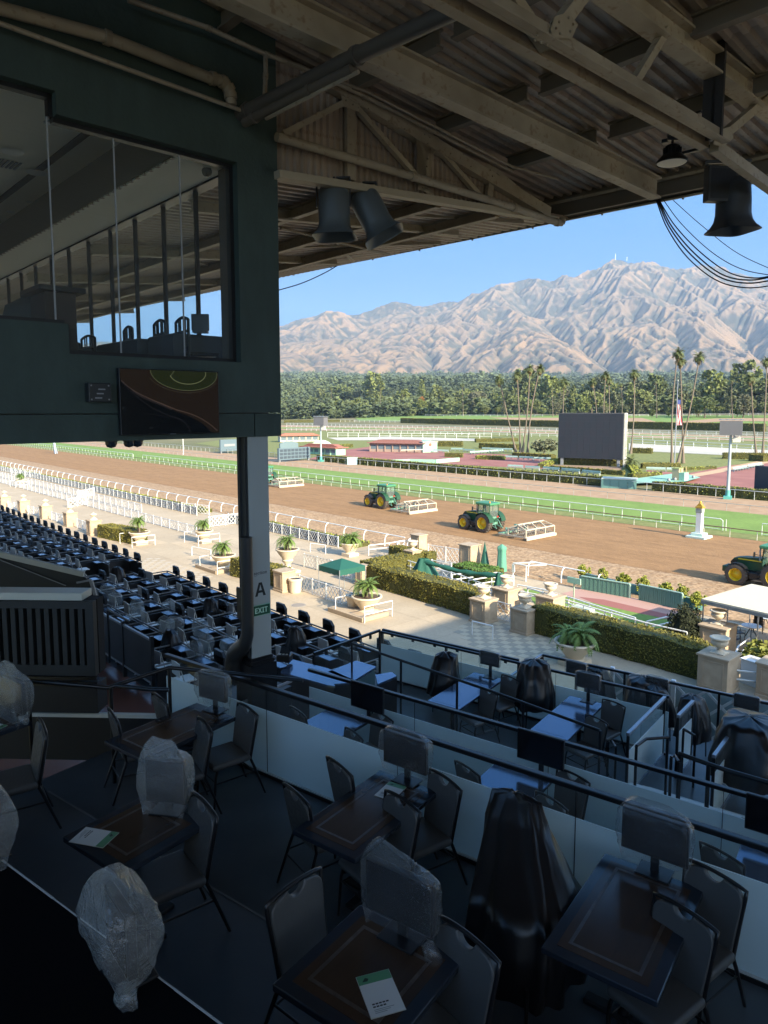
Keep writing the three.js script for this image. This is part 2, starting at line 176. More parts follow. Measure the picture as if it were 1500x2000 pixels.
  const P = [], I = [], Cc = []; const rows = nz + 3; for (let j = 0; j < rows; j++) for (let i = 0; i < nx; i++) { const jj = Math.min(j, nz - 1), a = jj * nx + i, x = X(i), z = j < nz ? Z(j) : z1 + (j - nz + 1) * 220, t = clamp((z - ZB) / (ZR - ZB), 0, 1), sharp = (i > 1 && i < nx - 2 && jj > 1 && jj < nz - 2) ? H[a] - (H[a - 2] + H[a + 2] + H[a - 2 * nx] + H[a + 2 * nx]) / 4 : 0, h = 150 + (H[a] - 150) * sm[i] + 0.9 * sharp * sm[i] + 9 * gnoise(x / 30, z / 30) * t - (j >= nz ? (j - nz + 1) * 130 : 0) - (j < 4 ? (4 - j) * 60 : 0); P.push(x, h, -z); if (i < nx - 1 && j < rows - 1) { const b = j * nx + i; I.push(b, b + 1, b + nx + 1, b, b + nx + 1, b + nx); }
    const i0 = clamp(i, 3, nx - 4), j0 = clamp(jj, 3, nz - 4), hm = (H[j0 * nx + i0 - 3] + H[j0 * nx + i0 + 3] + H[(j0 - 3) * nx + i0] + H[(j0 + 3) * nx + i0]) / 4, curv = (H[j0 * nx + i0] - hm) / 24, gully = clamp((Math.log(A[a]) - 6.6) / 4, 0, 1);
    const veg = clamp(0.36 - 1.4 * curv + 0.5 * gully + 4.2 * (fbm(x / 52, z / 52, 4) - 0.48) + 1.6 * (fbm(x / 330, z / 330, 3) - 0.5) + 0.7 * sstep(0.72, 1.0, t) + 0.5 * (1 - sstep(0.0, 0.08, t)), 0, 1), dry = fbm(x / 420, z / 420, 3); Cc.push(...mixc(mixc([0.245, 0.155, 0.086], [0.165, 0.118, 0.077], clamp(2 * dry - 0.5, 0, 1)), [0.042, 0.046, 0.034], veg * 0.93)); }
  const g = new THREE.BufferGeometry(); g.setAttribute('position', new THREE.Float32BufferAttribute(P, 3)); g.setAttribute('color', new THREE.Float32BufferAttribute(Cc, 3)); g.setIndex(I); g.computeVertexNormals();
  const o = mesh('mountains', g, mat(1, 1, 1, 1, { vertexColors: true })); tag(o, 'dry tan mountain range with scrub filled ravines', null, null, 'structure');
  const up = (px, py, h, k) => { const x = (px - 750) / FPX * ZR, y = ridgeAt(x) - 12, b = new MB(); b.bar(V(0, 0, 0), V(0, h, 0), 4, 4).bar(V(0, h * 0.7, 0), V(0, h * 0.72, 0), 12, 6); const t = thing('radio_mast', ['tall thin radio mast on the highest summit', 'shorter radio mast right of the summit mast'][k], 'mast', V(x, y, -ZR)); b.build('mast_pole', M.white, t); };
  up(1190, 515, 62, 0); up(1212, 517, 40, 1);
}
// ---------- trees ----------
const leafM = [[0.095, 0.118, 0.036], [0.125, 0.145, 0.042], [0.125, 0.14, 0.045], [0.10, 0.112, 0.05], [0.15, 0.175, 0.045], [0.13, 0.13, 0.07], [0.30, 0.14, 0.04]].map((c) => mat(...c, 0.9));
const bark = mat(0.11, 0.085, 0.06, 0.95), palmBark = mat(0.17, 0.135, 0.10, 0.95);
function crownGeo(seed, rx, ry, rz, clumps, quads, size, cone = 0) { // leaf sized faces in uneven clumps through the crown
  const r = rng(seed), b = new MB(), c = V(), p = V(), u = V(), w = V();
  for (let k = 0; k < clumps; k++) {
    const th = r() * 6.283, ph = Math.acos(2 * r() - 1), q = 0.45 + 0.55 * Math.sqrt(r()); let hy = Math.cos(ph) * q; const f = cone ? Math.pow(clamp((1 - hy) / 2, 0.03, 1), 0.8) * 1.15 : 1;
    c.set(Math.sin(ph) * Math.cos(th) * q * f, hy, Math.sin(ph) * Math.sin(th) * q * f); const cr = 0.20 + 0.16 * r();
    for (let i = 0; i < quads; i++) {
      p.set(r() - 0.5, r() - 0.5, r() - 0.5).normalize().multiplyScalar(cr * (0.5 + 0.5 * r())).add(c); p.set(p.x * rx, p.y * ry, p.z * rz);
      u.set(r() - 0.5, 0.6 * (r() - 0.5), r() - 0.5).normalize().multiplyScalar(size * (0.6 + 0.8 * r())); w.set(r() - 0.5, r() - 0.5, r() - 0.5).cross(u).normalize().multiplyScalar(size * (0.45 + 0.5 * r()));
      const A = p.clone().sub(u), B = p.clone().add(w), D = p.clone().sub(w), E = p.clone().add(u); b.tri(A, D, E); b.tri(A, E, B);
    }
  } return b.geometry();
}
const crowns = [crownGeo(1, 1, 0.72, 1, 46, 24, 0.13), crownGeo(2, 0.9, 0.95, 0.9, 46, 24, 0.12), crownGeo(3, 0.55, 1.25, 0.55, 40, 24, 0.12, 1), crownGeo(4, 1.15, 0.65, 1.1, 54, 22, 0.12), crownGeo(5, 0.75, 1.1, 0.75, 38, 22, 0.13)];
const trunkG = (() => { const b = new MB(); b.tube([V(0, 0, 0), V(0.02, 0.4, 0), V(-0.01, 0.8, 0.02), V(0, 1.1, 0)], [0.07, 0.055, 0.045, 0.03], 7); b.tube([V(0, 0.7, 0), V(0.25, 1.15, 0.1)], [0.035, 0.015], 5); b.tube([V(0, 0.75, 0), V(-0.22, 1.2, -0.12)], [0.035, 0.015], 5); return b.geometry(); })();
function tree(name, label, s, d, h, kind, m, group) { const t = thing(name, label, 'tree', PT(s, gy(d) - 0.1, d), (s * 7.3 + d) % 6.28, group); const tr = mesh('trunk', trunkG, bark, t); tr.scale.set(h * 0.5, h * 0.42, h * 0.5); const cr = mesh('crown', crowns[kind], m, t); const q = h * 0.40; cr.scale.set(q, q, q); cr.position.y = kind === 2 ? h * 0.52 : h * 0.60; return t; }
{ // belt of separate trees behind the backstretch
  const r = rng(77), list = [];
  for (let k = 0; k < 168; k++) { const row = k % 4, px = 470 + (k / 168) * 1090 + (r() - 0.5) * 26, d = [470, 520, 585, 660][row] + r() * 34; list.push({ px, d, r1: r(), r2: r(), row }); }
  list.sort((a, b) => a.px - b.px);
  const place = (px, d) => { const dir = sight(px, 799); dir.y = 0; const t = d / (dir.x * vT.x + dir.z * vT.z); return toT(dir.multiplyScalar(t)).s; };
  const cnt = {};
  for (const q of list) {
    const kind = q.r1 < 0.36 ? 0 : q.r1 < 0.56 ? 1 : q.r1 < 0.70 ? 2 : q.r1 < 0.88 ? 3 : 4, m = leafM[[0, 1, 2, 3, 5, 1, 0, 4][(q.r2 * 8) | 0]], h = [11, 15, 18, 21][q.row] * (0.55 + 0.95 * q.r1 * q.r2 + 0.45 * q.r2 + (q.row === 3 && q.r1 > 0.7 ? 0.35 : 0));
    const word = ['rounded', 'upright', 'pointed', 'spreading', 'slim'][kind], where = ['front', 'second', 'third', 'rear'][q.row], key = word + where; cnt[key] = (cnt[key] ?? -1) + 1;
    tree(kind === 2 ? 'conifer_tree' : 'broadleaf_tree', `${word} green tree in the ${where} row of the woods, ${ord(cnt[key])} such from the left`, place(q.px, q.d), q.d, h, kind, m, 'trees behind the backstretch');
  }
  tree('autumn_tree', 'orange brown tree standing among the green woods', place(825, 560), 560, 16, 1, leafM[6]);
  tree('bright_tree', 'bright green bush tree at the left edge of the far hedge', place(705, 455), 455, 12, 0, leafM[4]); tree('bright_tree', 'bright green broad tree right of the tall twin palms', place(1365, 490), 490, 15, 3, leafM[4]);
  tree('dark_tree', 'dark rounded tree beside the bright bush at the far hedge end', place(735, 450), 450, 12, 0, leafM[3]); tree('dark_tree', 'dark round tree behind the left end of the video board', place(1085, 500), 500, 16, 0, leafM[3]);
}
{ // the far woods reach up to the mountains as one mass
  const r = rng(5), gs = [crownGeo(31, 1.1, 0.8, 1.1, 22, 11, 0.24), crownGeo(32, 0.85, 1.1, 0.85, 22, 11, 0.24), crownGeo(33, 0.5, 1.5, 0.5, 16, 10, 0.22, 1)], per = 5200, root = new THREE.Group(); root.name = 'far_woods'; scene.add(root); tag(root, 'distant woods of mixed green trees below the mountains', 'woods', null, 'stuff');
  gs.forEach((g, k) => { const o = new THREE.InstancedMesh(g, mat(1, 1, 1, 0.95), per), m4 = new THREE.Matrix4(), q = new THREE.Quaternion(); for (let i = 0; i < per; i++) { const u = Math.pow(r(), 0.85), D = 640 * Math.pow(4500 / 640, u), a = (-16 + 50 * r()) * R, x = Math.sin(a) * D, z = -Math.cos(a) * D, d = x * vT.x + z * vT.z, nz2 = fbm(x / 260, z / 260, 3), h = (6 + 9 * r() + 58 * Math.max(0, nz2 - 0.47)) * (0.75 + 0.5 * r()) * (k === 2 ? 0.8 : 1); q.setFromAxisAngle(V(0, 1, 0), r() * 6.28); m4.compose(V(x, ground(x * rT.x + z * rT.z, d) + h * 0.35, z), q, V(h * 0.70, h * 0.52, h * 0.70)); o.setMatrixAt(i, m4); const c = mixc(mixc(mixc([0.045, 0.07, 0.032], [0.105, 0.135, 0.05], r()), [0.13, 0.17, 0.10], 0.75 * sstep(700, 2200, D)), fbm(x / 170 + 5, z / 170, 2) > 0.52 ? [0.14, 0.16, 0.06] : [0.05, 0.065, 0.042], 0.4 * (1 - 0.7 * sstep(700, 2200, D))); o.setColorAt(i, C(...c)); } o.name = 'tree_crowns'; root.add(o); tag(o, null, null, null, 'stuff'); });  // far crowns pale with distance: haze put into their colour
}
// small pale houses among the far trees
{
  const hs = [[1138, 727, 9, 14, 'tall white building among far trees below the peak'], [1157, 728, 8, 7, 'small white house right of the tall white building'], [868, 722, 30, 6, 'long white house at the foot of the mountains'], [1092, 766, 10, 5, 'cream house behind the palms left of the video board'], [620, 722, 12, 6, 'pale house at the left foot of the mountains'], [760, 805, 10, 4, 'white shed under the trees behind the far hedge'], [678, 803, 10, 4, 'small white stable in the trees on the left']];
  for (const [px, py, w, h, label] of hs) { const q = gfar(px, py), t = thing('house', label, 'house', PT(q.s, q.y + 2, q.d), 0.2); const k = q.d > 1500 ? 3 : 1.2; new MB().box(-w * k / 2, -3, -4 * k, w * k / 2, h * k, 4 * k).build('wall', M.pale, t); new MB().prism([[-w * k / 2 - 1, h * k], [w * k / 2 + 1, h * k], [w * k * 0.4, h * k + 2.5 * k], [-w * k * 0.4, h * k + 2.5 * k]], -4.5 * k, 4.5 * k).build('roof', M.grey, t); for (let i = 0; i < 3; i++) new MB().box(-w * k * 0.35 + i * w * k * 0.28, h * k * 0.4, 4 * k, -w * k * 0.22 + i * w * k * 0.28, h * k * 0.75, 4 * k + 0.1).build('window', M.black, t); }
}
// ---------- rails ----------
function railRun(name, label, d, s0, s1, step, h, m, o = {}) {
  const n = Math.round((s1 - s0) / step), t = thing(name, label, 'rail', PT(s0, 0, d), phiT, o.group); const b = new MB(); const y = h, z = o.lean ? -o.lean : 0;
  b.tube([V(0, y, z), V(s1 - s0, y, z)], o.r || 0.045, 7); if (o.end) { b.tube([V(s1 - s0, y, z), V(s1 - s0 + 0.25, y - 0.15, z), V(s1 - s0 + 0.3, 0, z)], 0.045, 6); } if (o.second) b.tube([V(0, o.second, z), V(s1 - s0, o.second, z)], 0.03, 6); b.build('rail_bar', m, t);
  const pg = new MB(); if (o.lean) pg.tube([V(0, -0.1, 0), V(0, h * 0.55, 0), V(0, h * 0.82, z * 0.25), V(0, h * 0.97, z * 0.62), V(0, h, z)], 0.05, 7); else pg.tube([V(0, -0.1, 0), V(0, h, 0)], o.pr || 0.035, 6); const G = pg.geometry();
  let first = Math.max(0, n - 280); if (first) { const far = new MB(); for (let i = 0; i < first; i++) far.geo(G, new THREE.Matrix4().makeTranslation(i * step, 0, 0)); tag(far.build('far_posts', o.pm || m, t), null, null, null, 'stuff'); }
  for (let i = first; i <= n; i++) { const p = mesh('post', G, o.pm || m, t); p.position.x = i * step; } return t;
}
railRun('outer_rail', 'white outer track rail on curved gooseneck posts beside the apron', D_RAIL, -305.1, -46.6, 3.05, 1.08, M.white, { lean: 0.42, r: 0.05 });
railRun('inner_rail', 'low brown rail along the inner edge of the dirt track', D_INNER, -320, 10, 2.6, 0.92, M.brownrail, { r: 0.055, pm: M.offwhite, pr: 0.03 });
[[-300, -182], [-176, -121.5], [-117, -31.2], [-27, 12]].forEach(([a, b], i) => railRun('turf_rail', ['white turf rail stretch farthest to the left', 'white turf rail stretch left of the dark column', 'long white turf rail stretch behind the two tractors', 'white turf rail stretch at the right behind the finish post'][i], 77.4, a, b, 2.4, 1.22, M.white, { end: true, second: 0.12 }));
railRun('turf_outer_rail', 'thin grey rail between turf course and training track', D_TURF + 0.3, -300, 10, 2.8, 0.95, mat(0.36, 0.36, 0.33, 0.6), { r: 0.035, pr: 0.028 });
railRun('infield_rail', 'grey rail with square posts in front of the infield hedge', D_CHUTE, -260, -10, 2.7, 1.25, mat(0.45, 0.47, 0.46, 0.6), { r: 0.05, pr: 0.045 });
// ---------- hedges ----------
const T_leafy = tex(256, 1.6, (u, v) => mixc([0.028, 0.032, 0.008], [0.13, 0.12, 0.022], Math.pow(tfbm(u, v, 24, 3, 21), 1.4)));
const M_hedge = mat(1, 1, 1, 0.9, { map: T_leafy, bumpMap: T_leafy, bumpScale: 0.05 }), M_leafA = mat(0.17, 0.15, 0.022, 0.75), M_leafB = mat(0.17, 0.18, 0.032, 0.8), M_lime = mat(0.24, 0.26, 0.035, 0.8);
function hedgeParts(t, L, h, w, dens, size, seed, leaf = M_leafA) { // origin at the near left foot, x along, -z back
  const r = rng(seed), b = new MB(), nx = Math.max(4, Math.round(L / 0.5)), jig = (x, y, z) => V(x + 0.05 * (vnoise(x * 2, y * 3 + z) - 0.5), y + 0.14 * (vnoise(x * 1.1, z * 2) - 0.5), z + 0.14 * (vnoise(x * 1.3 + 5, y * 2) - 0.5));
  for (let i = 0; i < nx; i++) { const x0 = L * i / nx, x1 = L * (i + 1) / nx, e = 0.03; b.quad(jig(x0, 0, -e), jig(x1, 0, -e), jig(x1, h - e, -e), jig(x0, h - e, -e)); b.quad(jig(x0, h - e, -e), jig(x1, h - e, -e), jig(x1, h - e, -w), jig(x0, h - e, -w)); b.quad(jig(x1, 0, -w), jig(x0, 0, -w), jig(x0, h - e, -w), jig(x1, h - e, -w)); }
  for (const x of [0, L]) b.quad(jig(x, 0, -0.03), jig(x, 0, -w), jig(x, h - 0.03, -w), jig(x, h - 0.03, -0.03)); b.build('hedge_body', M_hedge, t);
  const f = new MB(), area = [L * h, L * w, w * h, w * h], tot = area.reduce((a, c) => a + c), n = Math.round(tot * dens), u = V(), q = V();
  for (let i = 0; i < n; i++) { let k = r() * tot, fc = 0; while (k > area[fc] && fc < 3) k -= area[fc++]; const a = r(), c = r(), p = fc === 0 ? V(a * L, c * h, 0.0) : fc === 1 ? V(a * L, h, -c * w) : V(fc === 2 ? 0 : L, c * h, -a * w); p.add(V((r() - 0.5) * 0.08, (r() - 0.5) * 0.08 + (fc === 1 ? 0.14 * (vnoise(a * L * 1.1, -c * w * 2) - 0.5) : 0), (r() - 0.5) * 0.08 + (fc === 0 ? 0.14 * (vnoise(a * L * 1.3 + 5, c * h * 2) - 0.5) : 0))); if (fc === 0) p.y = Math.max(0.05, p.y); u.set(r() - 0.5, r() - 0.5, r() - 0.5).normalize().multiplyScalar(size * (0.6 + 0.8 * r())); q.set(r() - 0.5, r() - 0.5, r() - 0.5).cross(u).normalize().multiplyScalar(size * 0.55); f.tri(p.clone().sub(u), p.clone().add(q), p.clone().add(u)); f.tri(p.clone().sub(u), p.clone().add(u), p.clone().sub(q)); }
  tag(f.build('leaves', leaf, t), null, null, null, 'stuff');
}
let hseed = 100;
function hedgeT(label, s0, s1, d, h, w, dens = 60, size = 0.07, leaf) { const t = thing('hedge', label, 'hedge', PT(s0, gy(d), d), phiT); hedgeParts(t, s1 - s0, h, w, dens, size, hseed++, leaf); return t; }
function hedgePx(label, x0, y0, x1, y1, h, w, leaf, dens = 8, size = 0.22) { const a = gfar(x0, y0), b = gfar(x1, y1), A = PT(a.s, a.y - 0.1, a.d), B = PT(b.s, b.y - 0.1, b.d), t = thing('hedge', label, 'hedge', A, Math.atan2(-(B.z - A.z), B.x - A.x)); hedgeParts(t, Math.hypot(B.x - A.x, B.z - A.z), h, w, dens, size, hseed++, leaf); return t; }
hedgeT('long clipped hedge behind the infield rail, left of the teal gate', -143, -58.5, 108, 1.5, 1.8, 9, 0.16, M_leafB);
hedgeT('clipped hedge behind the infield rail, right of the teal gate', -54.5, -36, 108, 1.4, 1.6, 9, 0.16, M_leafB);
hedgeT('lime clipped hedge by the dark board at the right edge', -33.5, -20, 108, 1.2, 1.6, 9, 0.16, M_lime);
// ---------- infield ground ----------
function patch(name, m, pts, lift, label) { // a flat piece of ground, cut where the slope of the terrain changes
  const P = pts.map(([x, y]) => { const q = gfar(x, y); return [q.s, q.d]; }), b = new MB(), cut = (poly, D, sign) => { const o = []; poly.forEach((a, i) => { const c = poly[(i + 1) % poly.length], ia = sign * (a[1] - D) >= 0, ic = sign * (c[1] - D) >= 0; if (ia) o.push(a); if (ia !== ic) { const t = (D - a[1]) / (c[1] - a[1]); o.push([lerp(a[0], c[0], t), D]); } }); return o; };
  for (let i = 1; i < GY.length; i++) { let q = cut(P, GY[i - 1][0], 1); if (q.length > 2) q = cut(q, GY[i][0], -1); if (q.length < 3) continue; const V2 = q.map((a) => new THREE.Vector2(a[0], a[1])); for (const f of THREE.ShapeUtils.triangulateShape(V2, [])) { const v = f.map((k) => V(q[k][0], gy(q[k][1]) + lift, -q[k][1])); b.tri(v[0], v[1], v[2]); } }
  const o = b.build(name, m); o.rotation.y = phiT; return tag(o, label, null, null, 'structure'); }
patch('lawn', M.grass, [[380, 866], [555, 840], [900, 841], [1600, 866], [1600, 985], [1330, 946], [900, 918], [700, 908]], 0.004 - 0.04, 'infield lawns between the tracks');
patch('bank_lawn', M.turf, [[690, 811.5], [1600, 812], [1600, 834], [700, 822]], 0.10, 'bright green grass bank before the woods');
patch('back_track', M.chute, [[500, 830], [900, 834.5], [1600, 857], [1600, 866], [900, 841.5], [500, 840]], 0.03, 'tan dirt of the backstretch');
patch('turf_back', M.turf, [[500, 834.5], [900, 837.2], [1600, 861], [1600, 863], [900, 838.8], [500, 837]], 0.09, 'green strip along the backstretch');
patch('sand_bank', M.chute, [[955, 816], [1255, 817], [1290, 827], [1010, 822.5]], 0.2, 'bare sandy bank left of the tall palms'); patch('sand_path', M.chute, [[1300, 826], [1400, 818], [1600, 816], [1600, 824], [1420, 823], [1320, 830]], 0.2, 'sandy path on the grass bank at the right');
patch('hillside', mat(0.42, 0.25, 0.12, 1), [[1070, 790], [1120, 789], [1125, 772], [1080, 770]], 0.6, 'bare orange hillside among trees'); patch('hillside', mat(0.42, 0.25, 0.12, 1), [[1370, 795], [1460, 792], [1440, 770], [1380, 772]], 0.6, 'bare tan slope among the trees at the right');
patch('pale_road', M.pale, [[640, 855], [760, 852.5], [960, 857.5], [1000, 862], [780, 860], [660, 860]], 0.02, 'pale flat ground behind the infield buildings'); patch('pale_road', M.pale, [[1228, 866], [1600, 884], [1600, 898], [1228, 880]], 0.02, 'pale road behind the right infield lawn');
patch('plaza', M.red, [[600, 897], [660, 880], [740, 870], [840, 872], [870, 884], [1000, 888], [1062, 897], [1092, 902], [1065, 916], [880, 907]], 0.0, 'red paved plaza in the infield');
patch('plaza', M.red, [[1262, 918], [1340, 925], [1420, 910], [1600, 890], [1600, 975], [1290, 948]], 0.0, 'red paved plaza at the right of the infield');
patch('path', mat(0.5, 0.33, 0.2, 0.95), [[1330, 930], [1600, 876], [1600, 884], [1345, 934]], 0.02, 'tan footpath curving through the right lawn');
function fencePx(label, x0, y0, x1, y1, h, step, m = M.white) { const a = gfar(x0, y0), b = gfar(x1, y1), A = PT(a.s, a.y, a.d), B = PT(b.s, b.y, b.d), t = thing('rail_fence', label, 'fence', A, Math.atan2(-(B.z - A.z), B.x - A.x)), L = Math.hypot(B.x - A.x, B.z - A.z), dy = B.y - A.y; new MB().bar(V(0, h, 0), V(L, h + dy, 0), 0.12, 0.14).bar(V(0, h * 0.5, 0), V(L, h * 0.5 + dy, 0), 0.1, 0.10).build('fence_rail', m, t); const n = Math.min(280, Math.round(L / step)), g = new MB().box(-0.07, -0.3, -0.07, 0.07, h, 0.07).geometry(); for (let i = 0; i <= n; i++) { const p = mesh('post', g, m, t); p.position.set(L * i / n, dy * i / n, 0); } }
fencePx('white rail on the far side of the backstretch', 560, 829.5, 1500, 851, 1.3, 4); fencePx('white rail on the near side of the backstretch', 560, 840.5, 1500, 864, 1.3, 4); fencePx('white rail between the backstretch tracks', 560, 834, 1500, 856, 1.2, 5); fencePx('white fence before the pale ground behind the buildings', 640, 854, 960, 857, 2.0, 5); fencePx('white fence along the pale road on the right', 1232, 868, 1500, 882, 1.8, 5); fencePx('white fence at the foot of the woods', 1200, 814, 1500, 812, 1.6, 6); fencePx('short white fence by the far hedge on the left', 665, 824, 782, 825.5, 1.6, 5); fencePx('white rail along the bank below the woods', 830, 813, 1060, 814, 1.5, 7);
hedgePx('long dark tall hedge across the back of the infield', 782, 826, 1490, 845, 3.4, 3, undefined, 3, 0.3);
hedgePx('dark hedge strip far left behind the lamp mast', 555, 826, 690, 823, 2.2, 3, undefined, 3, 0.3);
for (const [label, x0, y0, x1, y1, h, w, lf] of [['dark hedge right of the mint green booth', 854, 872, 902, 872.5, 1.8, 2], ['dark hedge left of the leaning palm trunks', 935, 876, 1010, 879, 1.8, 2], ['low dark hedge at the back of the red plaza', 868, 893, 902, 894, 1.2, 1.5], ['yellow green hedge beside the red plaza', 928, 897, 982, 899, 1.0, 2.5, M_lime], ['long low dark hedge left of the video board', 1000, 893, 1076, 898, 1.3, 2], ['yellow green hedge slanting up to the left of the video board', 1064, 914, 1092, 903, 1.0, 1.5, M_lime], ['clipped hedge box around the flower bed under the video board', 1072, 918, 1216, 929, 1.0, 1.0], ['yellow green hedge curving down right of the video board', 1224, 912, 1238, 932, 1.0, 1.6, M_lime], ['low hedge right of the flower bed', 1236, 934, 1294, 931, 0.9, 1.4, M_lime], ['dark hedge on the right lawn behind the flagpole', 1255, 915, 1330, 915, 1.2, 1.5], ['dark hedge end near the pale road', 1232, 885, 1272, 886, 1.5, 2], ['hedge row under the palms at the right edge', 1412, 896, 1500, 898, 1.6, 2], ['yellow flower strip before the right red plaza', 1338, 919, 1400, 916, 0.6, 1.5, M_lime], ['square hedge block at the far right lawn', 1462, 900, 1490, 902, 1.6, 2], ['green hedge behind the mint arch', 642, 878, 690, 873, 1.2, 2, M_leafB], ['trimmed hedge below the palms beside the pale road', 740, 872, 775, 871, 1.4, 2, M_lime], ['thin dark hedge in the lawn left of the palms', 930, 864, 1012, 862, 1.4, 1.4]]) hedgePx(label, x0, y0, x1, y1, h, w, lf);
patch('flower_bed', mat(0.26, 0.17, 0.11, 1), [[1080, 908], [1215, 912], [1212, 926], [1072, 917]], 0.02, 'brown mulched bed before the video board');
// ---------- video board ----------
const between = (x0, y0, x1, y1) => { const a = gfar(x0, y0), b = gfar(x1, y1), A = PT(a.s, a.y, a.d), B = PT(b.s, b.y, b.d); return { A, L: Math.hypot(B.x - A.x, B.z - A.z), turn: Math.atan2(-(B.z - A.z), B.x - A.x) }; };
{
  const q = between(1089, 908, 1215, 913), t = thing('video_board', 'large dark video board standing on the infield', 'video board', q.A, q.turn), w = q.L; new MB().box(0, 1.7, -0.6, w, 11.9, 0).build('cabinet', mat(0.03, 0.035, 0.045, 0.5), t); const n = 10; for (let i = 0; i < n; i++) for (let k = 0; k < 6; k++) new MB().box(0.15 + i * (w - 0.3) / n + 0.01, 1.9 + k * 1.64 + 0.01, 0.003, 0.15 + (i + 1) * (w - 0.3) / n - 0.01, 1.9 + (k + 1) * 1.64 - 0.01, 0.05).build('led_panel', mat(0.012 + 0.004 * ((i * 7 + k * 3) % 5) / 5, 0.017, 0.026, 0.7), t);
  new MB().box(0, 11.9, -0.7, w, 12.0, 0.1).build('top_trim', mat(0.1, 0.1, 0.11, 0.6), t); const f = new MB(); for (const z of [-0.75, -2.6]) f.box(w + 0.02, 0, z - 0.12, w + 0.3, 12, z + 0.12); for (const y of [1.9, 4, 6, 8, 10, 11.8]) f.box(w + 0.05, y, -2.6, w + 0.26, y + 0.25, -0.7); f.bar(V(w + 0.15, 2, -0.8), V(w + 0.15, 11.8, -2.5), 0.12); for (const z of [-2.6]) f.box(0, 0, z - 0.15, 0.3, 12, z + 0.15).box(0, 11.7, z - 0.1, w, 12, z + 0.1); f.build('side_frame', M.offwhite, t); new MB().box(0.6, 0, -0.5, 1.2, 1.7, -0.2).box(w - 1.2, 0, -0.5, w - 0.6, 1.7, -0.2).build('leg', M.grey, t);
  hedgePx('low hedge strip at the foot of the video board', 1090, 907, 1218, 911.5, 1.7, 0.8);
}
{ const q = between(1472, 966, 1560, 975), t = thing('side_board', 'dark board on the infield cut by the right edge', 'board', q.A, q.turn); new MB().box(0, 0.8, -0.4, q.L, 4.4, 0).build('cabinet', mat(0.03, 0.035, 0.05, 0.5), t); new MB().box(0.1, 0.9, 0, q.L - 0.1, 4.3, 0.04).build('face', mat(0.025, 0.03, 0.045, 0.4), t); new MB().box(0.5, 0, -0.3, 0.8, 0.8, -0.1).box(q.L - 0.8, 0, -0.3, q.L - 0.5, 0.8, -0.1).build('leg', M.grey, t); }
// ---------- lamp masts, flagpole, posts ----------
function lampMast(label, px, py, topY, k) { const q = gfar(px, py), z = -PT(q.s, 0, q.d).z, h = (py - topY) / FPX * z * 1.0, t = thing('lamp_mast', label, 'lamp mast', PT(q.s, q.y, q.d), phiT + 0.35); new MB().tube([V(0, 0.9, 0), V(0, h - 2, 0)], [0.26, 0.17], 10).build('pole', mat(0.36, 0.42, 0.44, 0.5, { metalness: 0.3 }), t); new MB().tube([V(0, 0, 0), V(0, 1.3, 0)], 0.34, 10).box(-0.55, 0, -0.55, 0.55, 0.45, 0.55).build('base', mat(0.10, 0.38, 0.33, 0.6), t); const b = new MB(); for (let i = 0; i < 9; i++) b.box(-1.45 + i * 0.322, h - 2.3, 0.9, -1.45 + i * 0.322 + 0.30, h - 0.3, 0.95); b.box(-1.45, h - 2.3, -0.9, -1.40, h - 0.3, 0.9).box(1.40, h - 2.3, -0.9, 1.45, h - 0.3, 0.9).box(-1.45, h - 2.3, -0.95, 1.45, h - 0.3, -0.9); b.build('shroud', mat(0.13, 0.13, 0.14, 0.7), t); const f = new MB(); for (const x of [-1.3, -0.45, 0.45, 1.3]) f.bar(V(x, h - 0.15, -1.1), V(x, h, 1.2), 0.09); f.bar(V(-1.6, h - 0.1, 1.0), V(1.6, h - 0.1, 1.0), 0.09).bar(V(-1.6, h - 0.1, -1.0), V(1.6, h - 0.1, -1.0), 0.09).bar(V(0.2, h - 2.2, 0), V(1.3, h - 3.1, 0.2), 0.12).bar(V(1.3, h - 3.1, 0.2), V(1.3, h - 2.3, 0.2), 0.1); f.build('bracket', M.steel, t); new MB().box(0.3, h - 3.3, -0.3, 1.3, h - 2.5, 0.4).build('loudspeaker', M.offwhite, t); }
lampMast('grey lamp mast with louvred box in the infield on the left', 627, 902, 813); lampMast('tall grey lamp mast with louvred box at the right of the infield', 1421, 975, 818);
{ const q = gfar(1317, 912), t = thing('flagpole', 'tall silver flagpole beside the tall palms', 'flagpole', PT(q.s, q.y, q.d), 0); new MB().tube([V(0, 0, 0), V(0, 19, 0)], [0.16, 0.07], 8).build('pole', M.steel, t); new MB().lathe([[0.01, 0.3], [0.16, 0.15], [0.01, 0]], 0, 19, 0, 8).build('finial', M.offwhite, t); const f = thing('flag', 'limp red and white striped flag on the flagpole', 'flag', PT(q.s, q.y, q.d), 0); for (let i = 0; i < 7; i++) { const rings = []; for (let k = 0; k <= 10; k++) { const y = 13.9 - k * 0.46, z = 0.14 * Math.sin(k * 0.9 + i), x0 = 0.12 + i * 0.14 * (0.6 + 0.06 * k); rings.push([V(x0, y, z), V(x0 + 0.08 + 0.012 * k, y, z + 0.06 * Math.sin(i * 2 + k * 0.5))]); } new MB().loft(rings, false, null, false).build('stripe', i % 2 ? M.white : mat(0.42, 0.03, 0.04, 0.8), f); } new MB().box(0.1, 13.9, -0.1, 0.75, 14.9, 0.1).build('canton', mat(0.04, 0.06, 0.2, 0.8), f); }
